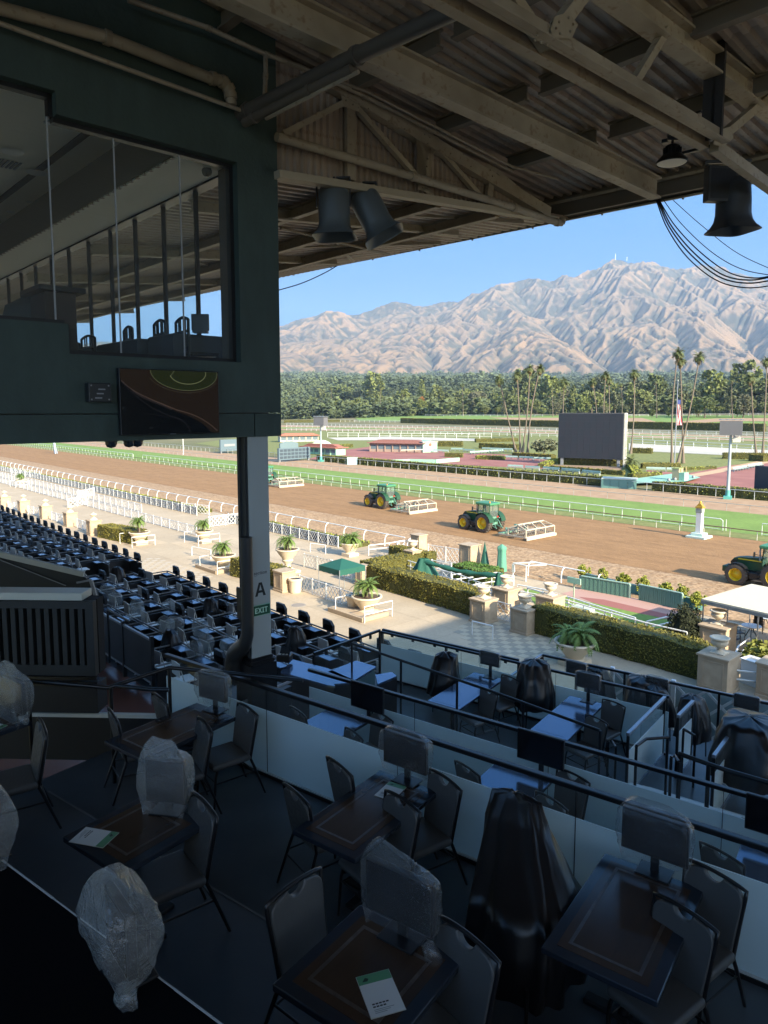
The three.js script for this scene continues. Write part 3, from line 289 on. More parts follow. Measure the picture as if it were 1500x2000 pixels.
{ const q = gp(1365, 1050), t = thing('finish_post', 'white finish post with gilded cap at the turf edge', 'post', PT(q.s, 0, q.d), phiT); new MB().rbox(-0.95, 0, -0.95, 0.95, 0.22, 0.95, 0.03).rbox(-0.6, 0.22, -0.6, 0.6, 0.5, 0.6, 0.03).build('plinth', mat(0.55, 0.68, 0.60, 0.6), t); new MB().rbox(-0.27, 0.5, -0.27, 0.27, 3.0, 0.27, 0.02).build('shaft', M.white, t); new MB().rbox(-0.32, 2.55, -0.32, 0.32, 2.95, 0.32, 0.02).build('number_panel', mat(0.30, 0.33, 0.30, 0.5), t); new MB().rbox(-0.36, 3.0, -0.36, 0.36, 3.18, 0.36, 0.02).prism([[-0.34, 3.18], [0.34, 3.18], [0.08, 3.5], [-0.08, 3.5]], -0.2, 0.2).lathe([[0.001, 0.32], [0.12, 0.2], [0.12, 0.1], [0.06, 0]], 0, 3.45, 0, 10).build('cap', mat(0.55, 0.36, 0.06, 0.35, { metalness: 0.4 }), t); }
{ const q = gp(436, 927), t = thing('striped_pole', 'black and white striped marker pole beside the turf', 'pole', PT(q.s, 0, 76), phiT); for (let i = 0; i < 8; i++) new MB().tube([V(0, i * 0.42, 0), V(0, (i + 1) * 0.42, 0)], 0.13, 9).build('band', i % 2 ? M.white : M.black, t); new MB().lathe([[0.001, 0.3], [0.16, 0.15], [0.16, 0]], 0, 3.36, 0, 9).build('cap', M.black, t); const q2 = gp(345, 905), t2 = thing('distance_pole', 'thin white distance pole in the infield far left', 'pole', PT(q2.s - 30, 0, 95), phiT); new MB().tube([V(0, 0, 0), V(0, 4.5, 0)], 0.1, 8).build('pole', M.white, t2); const q3 = gp(108, 886), t3 = thing('photo_tower', 'pale blue slanting camera stand beside the far rail', 'stand', PT(q3.s, 0, q3.d), phiT); new MB().bar(V(0, 0, 0), V(-0.8, 4, 0), 0.5).bar(V(0.9, 0, 0.3), V(-0.6, 3.8, 0), 0.15).bar(V(0.9, 0, -0.3), V(-0.6, 3.8, 0), 0.15).build('frame', mat(0.35, 0.42, 0.5, 0.6), t3); new MB().box(-1.3, 3.8, -0.5, -0.3, 4.7, 0.5).build('camera_box', mat(0.45, 0.5, 0.58, 0.6), t3); }
// ---------- palms ----------
function frond(len, droop, wid, n = 9) { const b = new MB(), up = V(0, 1, 0); for (let i = 0; i < n; i++) { const f = (t) => V(0, len * (0.55 * t - droop * t * t), len * (t - 0.25 * droop * t * t)), t0 = i / n, t1 = (i + 1) / n, a = f(t0), c = f(t1), w = wid * Math.sin(Math.PI * (0.12 + 0.85 * t0)), w1 = w * 0.9; for (const s of [-1, 1]) b.tri(a, c, V(s * w, (a.y + c.y) / 2 - 0.25 * w - 0.05 * len * t0, c.z + 0.35 * w1)); b.tri(a.clone().add(V(-0.012 * len, 0, 0)), a.clone().add(V(0.012 * len, 0, 0)), c); } return b.geometry(); }
function palmCrown(seed, n, len, wid, skirt) { const r = rng(seed), b = new MB(), fr = [frond(len, 0.5, wid), frond(len, 0.9, wid), frond(len * 0.85, 1.3, wid)]; for (let i = 0; i < n; i++) { const e = Math.pow(i / n, 0.9), pitch = lerp(-1.15, 0.55 + skirt, e), q = new THREE.Quaternion().setFromEuler(new THREE.Euler(pitch, i * 2.399 + r() * 0.5, 0, 'YXZ')); b.geo(fr[(r() * 3) | 0], new THREE.Matrix4().compose(V(0, 0, 0), q, V(1, 1, 1).multiplyScalar(0.85 + 0.3 * r()))); } return b.geometry(); }
const palmCrowns = [palmCrown(1, 46, 2.3, 0.75, 0.6), palmCrown(2, 40, 2.4, 0.8, 0.4)], M_palm = mat(0.095, 0.115, 0.035, 0.7), M_dead = mat(0.22, 0.16, 0.08, 0.95), deadG = palmCrown(9, 22, 1.8, 0.35, 1.3);
function palm(label, bx, by, tx, ty, k, D) { let q = gfar(bx, by); if (D) { const dir = sight(bx, 799); const t = D / (dir.x * vT.x + dir.z * vT.z), p = dir.multiplyScalar(t), e = toT(p); q = { s: e.s, d: D, y: gy(D) }; } const p = PT(q.s, q.y, q.d), dir = sight(tx, ty), top = V(0, EYE, 0).addScaledVector(dir, p.z / dir.z), dx = top.x - p.x, h = top.y - p.y; const t = thing('palm_tree', label, 'palm tree', p, 0, 'tall fan palms in the infield'); const pts = [], rr = []; for (let i = 0; i <= 9; i++) { const u = i / 9; pts.push(V(dx * (0.75 * u + 0.25 * u * u) + 0.02 * h * Math.sin(u * 3.1) * (k % 3 - 1), h * u, 0.3 * Math.sin(u * 2 + k))); rr.push(0.3 * Math.exp(-u * 10) + 0.19 - 0.05 * u); } new MB().tube(pts, rr, 8).build('trunk', palmBark, t); const s = (k % 4 === 0 ? 0.95 : 0.8) * (p.z < -230 ? 1.15 : 0.95); for (const [g, m, nm, y] of [[palmCrowns[k % 2], M_palm, 'fronds', 0], [deadG, M_dead, 'dead_skirt', -0.7]]) { const c = mesh(nm, g, m, t); c.position.set(dx, h + y, 0); c.scale.setScalar(s); c.rotation.y = k * 1.3; } }
[['fan palm leaning left, leftmost of the four left of the video board', 1008, 884, 975, 742], ['straight fan palm, second of the four left of the video board', 1016, 886, 1010, 733], ['fan palm leaning right, third of the four left of the video board', 1020, 886, 1035, 720], ['fan palm leaning right, rightmost of the four left of the video board', 1030, 890, 1055, 720], ['broad fan palm rising behind the left part of the video board', 1098, 866, 1102, 747], ['small fan palm rising behind the middle of the video board', 1167, 862, 1157, 746], ['fan palm rising behind the video board right of its middle', 1180, 864, 1183, 732], ['slim fan palm close right of the one behind the video board', 1190, 860, 1189, 742], ['broad fan palm at the right side of the video board', 1231, 886, 1239, 729], ['tallest fan palm beside the flagpole', 1312, 909, 1325, 690], ['fan palm just right of the tallest one', 1335, 905, 1329, 704], ['fan palm leaning strongly right of the flagpole', 1325, 906, 1366, 697], ['fan palm leaning left near the right edge', 1478, 891, 1466, 738], ['tall fan palm at the right edge of the view', 1489, 889, 1497, 706]].forEach((a, i) => palm(a[0], a[1], a[2], a[3], a[4], i));
[[1283, 745, 'first'], [1215, 752, 'second'], [1432, 742, 'third'], [905, 752, 'fourth'], [648, 758, 'fifth'], [745, 757, 'sixth'], [1080, 757, 'seventh']].forEach(([x, y, w], i) => palm(`distant palm among the trees behind the backstretch, ${['right of the video board', 'above the right corner of the video board', 'near the right edge', 'left of the leaning palms', 'at the far left', 'left of the autumn tree', 'left of the video board'][i]}`, x, 820, x - 2, y, i + 1, 470));
{ const q = gfar(1232, 915), t = thing('fan_palm_bush', 'low shaggy palm bush at the right foot of the video board', 'palm', PT(q.s, 0, q.d), 0); const c = mesh('fronds', palmCrowns[0], M_palm, t); c.position.y = 1.4; c.scale.setScalar(0.9); new MB().tube([V(0, 0, 0), V(0, 1.4, 0)], 0.25, 7).build('trunk', palmBark, t); const q2 = gfar(1062, 893), t2 = thing('olive_tree', 'grey green olive tree left of the video board', 'tree', PT(q2.s, 0, q2.d), 0); const c2 = mesh('crown', crowns[3], mat(0.16, 0.17, 0.10, 0.9), t2); c2.scale.set(2.9, 2.6, 2.9); c2.position.y = 3.2; new MB().tube([V(0, 0, 0), V(0.1, 2, 0), V(-0.3, 3.2, 0)], [0.25, 0.2, 0.1], 7).build('trunk', bark, t2); }
// ---------- infield buildings ----------
const M_mint = mat(0.27, 0.48, 0.36, 0.7), M_slate = mat(0.11, 0.16, 0.19, 0.7), M_roof = mat(0.26, 0.12, 0.10, 0.8), M_rust = mat(0.34, 0.13, 0.09, 0.8);
function shed(label, x0, y0, x1, y1, depth, h, walls, roof, o = {}) { const q = between(x0, y0, x1, y1), t = thing(o.name || 'pavilion', label, o.cat || 'pavilion', q.A, q.turn), L = q.L; new MB().box(0, 0, -depth, L, h, -0.4).build('wall', walls, t); const n = Math.max(2, Math.round(L / 2.4)); for (let i = 0; i < n; i++) { const a = L * (i + 0.12) / n, b = L * (i + 0.88) / n; new MB().box(a, h * 0.32, -0.42, b, h * 0.82, -0.36).build('window', M_slate, t); } for (let i = 0; i <= n; i++) new MB().box(L * i / n - 0.1, 0, -0.35, L * i / n + 0.1, h, -0.12).build('post', walls, t); new MB().bar(V(-0.6, h + 0.12, -depth / 2), V(L + 0.6, h + 0.12, -depth / 2), depth + 1.4, 0.22).prism([[-0.5, h + 0.23], [L + 0.5, h + 0.23], [L * 0.86, h + 1.0], [L * 0.14, h + 1.0]], -depth * 0.8, -depth * 0.2).build('roof', roof, t); return { t, L }; }
shed('long low pavilion with brown red roof behind the plaza', 722, 882, 826, 884, 6, 2.6, mat(0.33, 0.25, 0.2, 0.8), M_roof); { const q = between(826, 884, 854, 883), t = thing('booth', 'mint green booth at the end of the long pavilion', 'booth', q.A, q.turn); new MB().prism([[0, 0], [q.L, 0], [q.L, 3.0], [q.L * 0.5, 3.5], [0, 3.0]], -5, 0).build('wall', M_mint, t); new MB().box(-0.2, 3.0, -5.2, 0.2 + q.L, 3.2, 0.2).build('cornice', M.pale, t); new MB().lathe([[0.01, 0.02], [0.5, 0.02], [0.5, 0]], 0, 0, 0, 12).build('emblem', M_rust, t).position.set(q.L / 2, 2.3, 0.03); t.children[2].rotation.x = Math.PI / 2; new MB().box(-8, 0.9, 0.5, -0.5, 1.1, 1.6).build('counter', M.pale, t); }
shed('red awning building far left behind the tote board', 548, 864, 622, 862, 5, 2.4, M.pale, M_rust); shed('rust roofed kiosk right of the tote board', 590, 886, 655, 890, 4, 2.0, M_mint, M_rust, { name: 'kiosk', cat: 'kiosk' });
{ const q = between(545, 903, 606, 899), t = thing('tote_board', 'slate blue tote board with an arched header behind the infield rail', 'tote board', q.A, q.turn), L = q.L; new MB().box(0, 0.5, -0.6, L, 3.4, 0).build('board', M_slate, t); new MB().prism([[L * 0.05, 3.4], [L * 0.62, 3.4], [L * 0.62, 4.5], [L * 0.42, 5.0], [L * 0.25, 5.0], [L * 0.05, 4.5]], -0.5, -0.1).build('header', mat(0.13, 0.19, 0.21, 0.7), t); for (let i = 0; i < 8; i++) for (let k = 0; k < 3; k++) new MB().box(0.3 + i * L / 8.4, 0.8 + k * 0.85, 0.005, 0.3 + i * L / 8.4 + L / 10.5, 1.4 + k * 0.85, 0.05).build('number_cell', mat(0.05, 0.07, 0.09, 0.5), t); new MB().box(0.2, 0, -0.5, 0.6, 0.5, -0.1).box(L - 0.6, 0, -0.5, L - 0.2, 0.5, -0.1).build('leg', M.grey, t); const q2 = between(431, 886, 466, 884), t2 = thing('tote_board', 'small slate board left of the dark column', 'tote board', q2.A, q2.turn); new MB().box(0, 0.6, -0.5, q2.L, 4.0, 0).build('board', M_slate, t2); new MB().box(q2.L * 0.2, 2.0, 0.005, q2.L * 0.8, 2.7, 0.05).build('number_cell', M.grey, t2); new MB().box(0.2, 0, -0.4, 0.5, 0.6, -0.1).build('leg', M.grey, t2); }
{ const q = gfar(628, 886), t = thing('gazebo', 'mint green arched gazebo behind the lamp mast', 'gazebo', PT(q.s, q.y, q.d), phiT + 0.5); for (const x of [-2, -0.7, 0.7, 2]) new MB().tube([V(x, 0, 1.2), V(x, 2.6, 1.2)], 0.14, 8).build('column', M_mint, t); for (const x of [-2, 2]) new MB().tube([V(x, 0, -1.2), V(x, 2.6, -1.2)], 0.14, 8).build('column', M_mint, t); new MB().prism([[-2.4, 2.6], [2.4, 2.6], [2.4, 2.9], [1.2, 3.6], [0, 3.9], [-1.2, 3.6], [-2.4, 2.9]], -1.5, 1.5).build('roof', mat(0.6, 0.78, 0.62, 0.7), t); }
{ const wall = (label, pts, h) => { const P = pts.map(([x, y]) => { const g = gfar(x, y); return PT(g.s, 0, g.d); }), t = thing('low_wall', label, 'wall', P[0], 0); for (let i = 0; i + 1 < P.length; i++) new MB().bar(P[i].clone().sub(P[0]).setY(h / 2), P[i + 1].clone().sub(P[0]).setY(h / 2), 0.5, h).build('wall_section', M_mint, t); }; wall('low curving mint wall at the near edge of the plaza', [[752, 906], [800, 904], [850, 905], [896, 901]], 0.9); patch('mint_roof', M_mint, [[1220, 943], [1330, 928], [1368, 938], [1340, 946], [1240, 950]], 0.5, 'flat mint green paved corner of the infield'); const q = gfar(1328, 944), t = thing('kiosk_tower', 'small tan and mint kiosk at the corner of the infield', 'kiosk', PT(q.s, 0.5, q.d), phiT); new MB().box(-1.2, 0, -1, 0, 2, 0.6).build('wall', mat(0.45, 0.36, 0.22, 0.8), t); new MB().box(0.03, 0, -1, 1.0, 1.4, 0.6).build('counter', M_mint, t); for (const x of [0.05, 0.5, 0.95]) new MB().box(x, 1.4, -0.05, x + 0.08, 2.5, 0.05).build('post', mat(0.5, 0.38, 0.2, 0.8), t); new MB().box(-1.3, 2, -1.1, 0.1, 2.15, 0.7).build('roof', mat(0.35, 0.38, 0.14, 0.8), t); for (let i = 0; i < 5; i++) { const g = gfar(1306 + i * 12, 945.5 - i * 1.6), b = thing('bollard', `round dark bollard on the mint corner, ${ord(i)} from the left`, 'bollard', PT(g.s, 0.5, g.d), 0, 'dark bollards on the mint corner'); new MB().lathe([[0.001, 0.5], [0.25, 0.4], [0.3, 0.1], [0.2, 0]], 0, 0, 0, 10).build('ball', M.grey, b); new MB().tube([V(0, -0.1, 0), V(0, 0.1, 0)], 0.2, 8).build('foot', M.black, b); } }
{ const q = between(1174, 953, 1243, 956), t = thing('gate_box', 'teal box gate in the infield rail below the video board', 'gate', q.A, q.turn); for (let i = 0; i < 4; i++) new MB().box(q.L * i / 4 + 0.02, 0, -0.15, q.L * (i + 1) / 4 - 0.02, 1.5, 0).build('panel', mat(0.10, 0.22, 0.20, 0.6), t); new MB().box(0, 1.5, -3, q.L, 1.65, 0.05).build('top_deck', mat(0.42, 0.47, 0.42, 0.8), t); const q2 = between(678, 908, 698, 908), t2 = thing('gate_box', 'small teal gate box in the infield hedge on the left', 'gate', q2.A, q2.turn); new MB().box(0, 0, -0.15, q2.L, 1.6, 0).build('panel', mat(0.3, 0.45, 0.45, 0.6), t2); new MB().box(-0.05, 1.6, -1.5, q2.L + 0.05, 1.7, 0.05).build('top_deck', mat(0.42, 0.47, 0.42, 0.8), t2); }
{ let n = 0; for (const [x0, y0, x1, y1] of [[845, 884, 875, 885], [880, 881, 905, 881.5], [905, 883, 925, 884], [920, 888, 985, 883], [940, 880, 1000, 882], [985, 897, 1010, 898], [1012, 898, 1040, 899.5], [1042, 900, 1075, 901], [1262, 921, 1300, 922], [1302, 922, 1334, 923], [1435, 922, 1462, 917], [1464, 916, 1492, 911], [990, 916, 1020, 917.5], [1024, 918, 1052, 920], [1058, 920, 1090, 922.5], [1094, 923, 1130, 926], [1134, 926.5, 1170, 930]]) { const q = between(x0, y0, x1, y1), t = thing('bench', `pale green slatted bench row in the infield, ${ord(n++)} in a left to right count`, 'bench', q.A, q.turn, 'benches around the infield plaza'); new MB().box(0, 0.45, -0.4, q.L, 0.5, 0).build('seat', mat(0.33, 0.45, 0.42, 0.6), t); new MB().box(0, 0.6, -0.46, q.L, 0.95, -0.41).build('backrest', mat(0.33, 0.45, 0.42, 0.6), t); const k = Math.round(q.L / 1.5); for (let i = 0; i <= k; i++) new MB().box(q.L * i / k - 0.04, 0, -0.42, q.L * i / k + 0.04, 0.45, -0.02).build('leg', M.grey, t); } }
// ---------- tractors with harrows ----------
const M_jg = mat(0.016, 0.062, 0.026, 0.42), M_jy = mat(0.72, 0.50, 0.02, 0.45), M_tyre = mat(0.085, 0.070, 0.056, 0.95), M_glassT = new THREE.MeshPhysicalMaterial({ color: C(0.75, 0.9, 0.82), transmission: 0.9, roughness: 0.05, thickness: 0, side: THREE.DoubleSide }), M_bone = mat(0.50, 0.44, 0.33, 0.75), M_hg = mat(0.13, 0.30, 0.22, 0.6);
function wheel(t, x, z, Rr, w) { const s = Math.sign(z), g = new THREE.Group(); g.name = 'wheel'; g.position.set(x, Rr, z); t.add(g); const ty = new MB(), prof = [[Rr * 0.62, -w / 2], [Rr * 0.9, -w / 2], [Rr * 0.985, -w * 0.42], [Rr, -w * 0.2], [Rr, w * 0.2], [Rr * 0.985, w * 0.42], [Rr * 0.9, w / 2], [Rr * 0.62, w / 2]]; ty.lathe(prof, 0, 0, 0, 30); for (let i = 0; i < 22; i++) for (const q of [-1, 1]) { const a = (i + (q > 0 ? 0.5 : 0)) / 22 * 6.283; ty.geo(new THREE.BoxGeometry(0.09, w * 0.5, Rr * 0.09), new THREE.Matrix4().makeRotationY(a).multiply(new THREE.Matrix4().makeTranslation(0, q * w * 0.22, Rr * 1.01)).multiply(new THREE.Matrix4().makeRotationZ(q * 0.6))); } const a = ty.build('tyre', M_tyre, g); a.rotation.x = Math.PI / 2; const rm = new MB().lathe([[Rr * 0.64, -w * 0.48], [Rr * 0.60, -w * 0.3], [Rr * 0.56, -w * 0.05], [Rr * 0.3, 0.0], [Rr * 0.3, w * 0.12], [Rr * 0.16, w * 0.14], [Rr * 0.14, w * 0.3], [0.001, w * 0.3]], 0, 0, 0, 24).lathe([[Rr * 0.64, -w * 0.48], [Rr * 0.64, w * 0.5], [Rr * 0.60, w * 0.44], [Rr * 0.57, w * 0.1], [Rr * 0.5, -w * 0.03]], 0, 0, 0, 24); const b = rm.build('rim', M_jy, g); b.rotation.x = Math.PI / 2; if (s < 0) { b.rotation.x = -Math.PI / 2; } }
function tractorAt(label, s, d, dir = -0.02) {
  const t = thing('tractor', label, 'tractor', PT(s, 0, d), phiT + dir, 'green and yellow tractors grooming the dirt'); // faces -x, origin under the rear axle
  for (const z of [-0.98, 0.98]) wheel(t, 0, z, 1.0, 0.62); for (const z of [-0.95, 0.95]) wheel(t, -2.75, z, 0.76, 0.5);
  new MB().rbox(-3.0, 0.65, -0.36, 0.35, 1.15, 0.36, 0.06).rbox(-0.35, 0.75, -0.7, 0.35, 1.25, 0.7, 0.06).bar(V(-2.75, 0.76, -0.8), V(-2.75, 0.76, 0.8), 0.22).build('chassis', M.black, t);
  new MB().prism([[-3.35, 1.10], [-3.42, 1.55], [-3.2, 1.86], [-2.6, 1.98], [-1.2, 2.10], [-1.2, 1.10]], -0.42, 0.42).build('hood', M_jg, t); new MB().prism([[-3.35, 1.12], [-3.44, 1.55], [-3.3, 1.72], [-2.95, 1.72], [-2.95, 1.12]], -0.435, 0.435).build('grille', M.black, t); for (const z of [-1, 1]) new MB().box(-2.9, 1.80, z * 0.43 - 0.008, -1.25, 1.88, z * 0.43 + 0.008).build('side_stripe', M_jy, t);
  new MB().rbox(-4.0, 0.72, -0.55, -3.42, 1.18, 0.55, 0.08).build('front_weight', M_jg, t); for (const z of [-0.62, 0.62]) new MB().rbox(-1.9, 0.55, z * 1.25 - 0.2, -0.75, 1.05, z * 1.25 + 0.2, 0.05).build('fuel_tank', M.black, t); for (let k = 0; k < 4; k++) new MB().box(-1.35, 0.38 + k * 0.26, 0.82, -0.85, 0.42 + k * 0.26, 1.12).build('step', M.black, t);
  const pil = [[-1.2, 0.62], [-0.25, 0.78], [0.62, 0.72]]; const f = new MB(); for (const [x, z] of pil) for (const q of [-1, 1]) f.bar(V(x, 1.15, q * z), V(x + (x < -1 ? 0.12 : x > 0.5 ? -0.1 : 0), 2.86, q * (z - 0.04)), 0.085, 0.085); f.box(-1.25, 1.1, -0.7, 0.65, 1.45, 0.7); f.build('cab_frame', M_jg, t); new MB().rbox(-1.35, 2.86, -0.82, 0.72, 3.12, 0.82, 0.09).build('cab_roof', mat(0.06, 0.22, 0.11, 0.4), t); const gl = new MB(); for (const q of [-1, 1]) gl.quad(V(-1.18, 1.46, q * 0.62), V(-0.27, 1.46, q * 0.78), V(-0.27, 2.86, q * 0.74), V(-1.08, 2.86, q * 0.58)).quad(V(-0.23, 1.46, q * 0.78), V(0.62, 1.46, q * 0.72), V(0.52, 2.86, q * 0.68), V(-0.23, 2.86, q * 0.74)); gl.quad(V(-1.2, 1.46, -0.6), V(-1.2, 1.46, 0.6), V(-1.09, 2.86, 0.56), V(-1.09, 2.86, -0.56)).quad(V(0.62, 1.46, -0.7), V(0.62, 1.46, 0.7), V(0.52, 2.86, 0.66), V(0.52, 2.86, -0.66)); gl.build('window', M_glassT, t);
  new MB().rbox(-0.3, 1.3, -0.28, 0.25, 1.55, 0.28, 0.05).rbox(0.12, 1.5, -0.28, 0.3, 2.2, 0.28, 0.05).build('driver_seat', M.black, t); new MB().tube([V(-0.8, 1.4, 0), V(-0.65, 2.0, 0)], 0.04, 6).geo(new THREE.TorusGeometry(0.2, 0.025, 6, 16), new THREE.Matrix4().makeTranslation(-0.62, 2.05, 0).multiply(new THREE.Matrix4().makeRotationY(1.2))).build('steering_wheel', M.black, t);
  for (const z of [-1, 1]) { const fe = new MB(), R1 = 1.13, rings = []; for (let i = 0; i <= 9; i++) { const a = lerp(0.15, 2.6, i / 9); rings.push([V(-Math.cos(a) * R1 * -1, 1 + Math.sin(a) * R1, z * 0.6), V(-Math.cos(a) * R1 * -1, 1 + Math.sin(a) * R1, z * 1.32)]); } fe.loft(rings, false, null, false); fe.build('rear_fender', M_jg, t); const ff = new MB(), r2 = []; for (let i = 0; i <= 7; i++) { const a = lerp(0.5, 2.5, i / 7); r2.push([V(-2.75 + Math.cos(a) * 0.87, 0.76 + Math.sin(a) * 0.87, z * 0.7), V(-2.75 + Math.cos(a) * 0.87, 0.76 + Math.sin(a) * 0.87, z * 1.2)]); } ff.loft(r2, false, null, false); ff.build('front_fender', M.black, t); new MB().bar(V(-1.1, 2.3, z * 0.62), V(-1.55, 2.45, z * 1.0), 0.04).rbox(-1.6, 2.2, z * 1.0 - 0.1, -1.52, 2.6, z * 1.0 + 0.1, 0.02).build('mirror', M.black, t); }
  new MB().tube([V(-1.35, 1.9, 0.5), V(-1.35, 2.7, 0.52), V(-1.3, 2.95, 0.52)], 0.06, 8).build('exhaust', M.grey, t); new MB().lathe([[0.001, 0.16], [0.07, 0.12], [0.07, 0]], 0.4, 3.12, 0.5, 8).build('beacon', mat(0.7, 0.25, 0.02, 0.4), t); const h = new MB(); for (const z of [-0.45, 0.45]) h.bar(V(0.5, 0.75, z), V(1.35, 0.55, z * 1.1), 0.1).bar(V(0.55, 1.5, z), V(1.2, 0.7, z), 0.06).bar(V(0.5, 1.5, z), V(0.95, 1.55, z), 0.1); h.bar(V(0.5, 1.3, 0), V(1.35, 1.25, 0), 0.08).box(0.35, 0.8, -0.6, 0.6, 1.6, 0.6); h.build('rear_linkage', M_hg, t); for (const z of [-0.5, 0.5]) new MB().rbox(0.62, 1.5, z - 0.14, 0.7, 1.68, z + 0.14, 0.02).build('rear_lamp', mat(0.5, 0.05, 0.03, 0.4), t);
}
function harrowAt(label, s, d, turn = -0.02) { const t = thing('harrow', label, 'harrow', PT(s, 0, d), phiT + turn, 'white framed harrows towed behind the tractors'), w = 2.35, b = new MB(), B = (x0, y0, z0, x1, y1, z1, q = 0.09) => b.bar(V(x0, y0, z0), V(x1, y1, z1), q, q); for (const y of [0.32]) { B(0, y, -w, 3.4, y, -w, 0.14); B(0, y, w, 3.4, y, w, 0.14); B(3.4, y, -w, 3.4, y, w, 0.14); B(1.7, y, -w, 1.7, y, w); } for (const x of [1.2, 3.4]) { B(x, 1.05, -w, x, 1.05, w, 0.11); B(x, 0.3, -w, x, 1.05, -w, 0.1); B(x, 0.3, w, x, 1.05, w, 0.1); for (const z of [-0.8, 0.8]) B(x, 0.3, z, x, 1.05, z); } for (const z of [-w, w]) { B(1.2, 1.05, z, 3.4, 1.05, z); B(1.2, 1.05, z, 2.2, 1.45, z * 0.9, 0.08); B(3.4, 1.05, z, 2.2, 1.45, z * 0.9, 0.08); } B(2.2, 1.45, -w * 0.9, 2.2, 1.45, w * 0.9, 0.11); for (const z of [-1.4, 0, 1.4]) { B(1.2, 1.05, z - 0.5, 2.2, 1.45, z); B(3.4, 1.05, z + 0.5, 2.2, 1.45, z); } b.build('frame', M_bone, t); const f = new MB(); f.bar(V(0, 0.32, -w), V(0, 0.32, w), 0.2, 0.18).bar(V(-1.0, 0.5, 0), V(0.1, 0.35, -1.1), 0.12).bar(V(-1.0, 0.5, 0), V(0.1, 0.35, 1.1), 0.12).bar(V(0.5, 0.3, 0.2), V(0.5, 1.1, 0.2), 0.3).bar(V(0.5, 0.3, -1.3), V(0.5, 0.8, -1.3), 0.22); f.build('drawbar', M_hg, t); for (let r = 0; r < 3; r++) { const n = new MB(); for (let k = 0; k < 16; k++) n.tube([V(0.7 + r * 1.1, 0.75, -2.2 + k * 0.293), V(0.95 + r * 1.1, 0.45, -2.2 + k * 0.293), V(0.75 + r * 1.1, 0.03, -2.2 + k * 0.293)], 0.025, 5); n.bar(V(0.7 + r * 1.1, 0.75, -w), V(0.7 + r * 1.1, 0.75, w), 0.07); tag(n.build('tine_row', mat(0.22, 0.2, 0.18, 0.6), t), null, null, null, 'stuff'); } new MB().box(3.5, 0.05, -w - 0.1, 3.62, 0.32, w + 0.1).build('drag_board', M_bone, t); }
const q2 = gp(945, 1040), q1 = gp(747, 994), q3 = gp(1438, 1141);
tractorAt('green tractor with yellow wheels in the middle of the dirt track, nearer of the pair', q2.s, q2.d + 0.95); harrowAt('pale harrow behind the nearer tractor in the middle of the track', q2.s + 2.6, q2.d + 1.6);
tractorAt('green tractor with yellow wheels left of the middle, farther of the pair', q1.s, q1.d + 0.95); harrowAt('pale harrow behind the farther tractor left of the middle', q1.s + 2.6, q1.d + 1.4);
tractorAt('green tractor cut by the right edge, closest to the stand', q3.s + 2.75, q3.d + 0.9);
{ const q = gp(548, 953); tractorAt('green tractor hidden behind the dark column, farthest of all', q.s - 6.2, q.d + 1.6); harrowAt('pale harrow right of the dark column, behind the hidden tractor', q.s - 3.4, q.d + 2.2); }
// ---------- apron paving ----------
sheet('apron_bed', mat(0.30, 0.25, 0.19, 0.95), -900, 120, 5, 44.4, -0.012, 'joints and bed below the apron paving');
{
  const g = new MB(), ap = new THREE.Group(); ap.name = 'apron'; scene.add(ap); tag(ap, 'pale sunlit concrete apron of large square slabs', null, null, 'structure'); ap.rotation.y = phiT;
  const mats = [0, 1, 2].map((k) => mat(0.93 + 0.05 * k, 0.93 + 0.045 * k, 0.93 + 0.04 * k, 0.85, { map: T_conc })), S = 3.4, r = rng(3), far = new MB();
  const slab = (s, d, w, e) => { const q = new MB(); q.quad(V(s, 0, -d), V(s + w, 0, -d), V(s + w, 0, -(d + e)), V(s, 0, -(d + e)), [[s, d], [s + w, d], [s + w, d + e], [s, d + e]]); return q; };
  for (let i = 0; i < 22; i++) for (let j = 0; j < 10; j++) { const s = -71 + i * S, d = 10.2 + j * S, e = Math.min(S, 44.2 - d) - 0.02; slab(s, d, S - 0.02, e).build('paving_slab', mats[(r() * 3) | 0], ap); }
  for (let i = 0; i < 60; i++) for (let j = 0; j < 10; j++) { const s = -71 - (i + 1) * S, d = 10.2 + j * S, e = Math.min(S, 44.2 - d) - 0.02; const q = slab(s, d, S - 0.02, e); far.p.push(...q.p); far.n.push(...q.n); far.u.push(...q.u); } tag(far.build('far_slabs', mats[1], ap), null, null, null, 'stuff');
  // checkered tiles, a real tile each
  const tg = new THREE.BoxGeometry(0.485, 0.02, 0.485), ta = mat(0.48, 0.40, 0.28, 0.8), tb = mat(0.32, 0.28, 0.21, 0.8), q = gp(985, 1238); for (let i = 3; i < 22; i++) for (let j = 0; j < 12; j++) { const o = mesh('paving_tile', tg, (i + j) % 2 ? ta : tb, ap), x = -5.5 + i * 0.5, y = -3.2 + j * 0.5; if ((x - 1.2) * (x - 1.2) / 16 + y * y / 8.5 > 1) { ap.remove(o); continue; } o.position.set(q.s + x, 0.0, -(q.d + y)); }
  const q2 = gp(290, 1117), st = new MB(); for (let i = 0; i < 20; i++) for (let j = 0; j < 12; j++) if ((i + j) % 2) st.box(q2.s - 5 + i * 0.5, 0.001, -(q2.d + 2.5 - j * 0.5) - 0.48, q2.s - 4.52 + i * 0.5, 0.006, -(q2.d + 2.5 - j * 0.5)); tag(st.build('pale_tiles', mat(0.46, 0.39, 0.30, 0.85), ap), null, null, null, 'stuff');
}
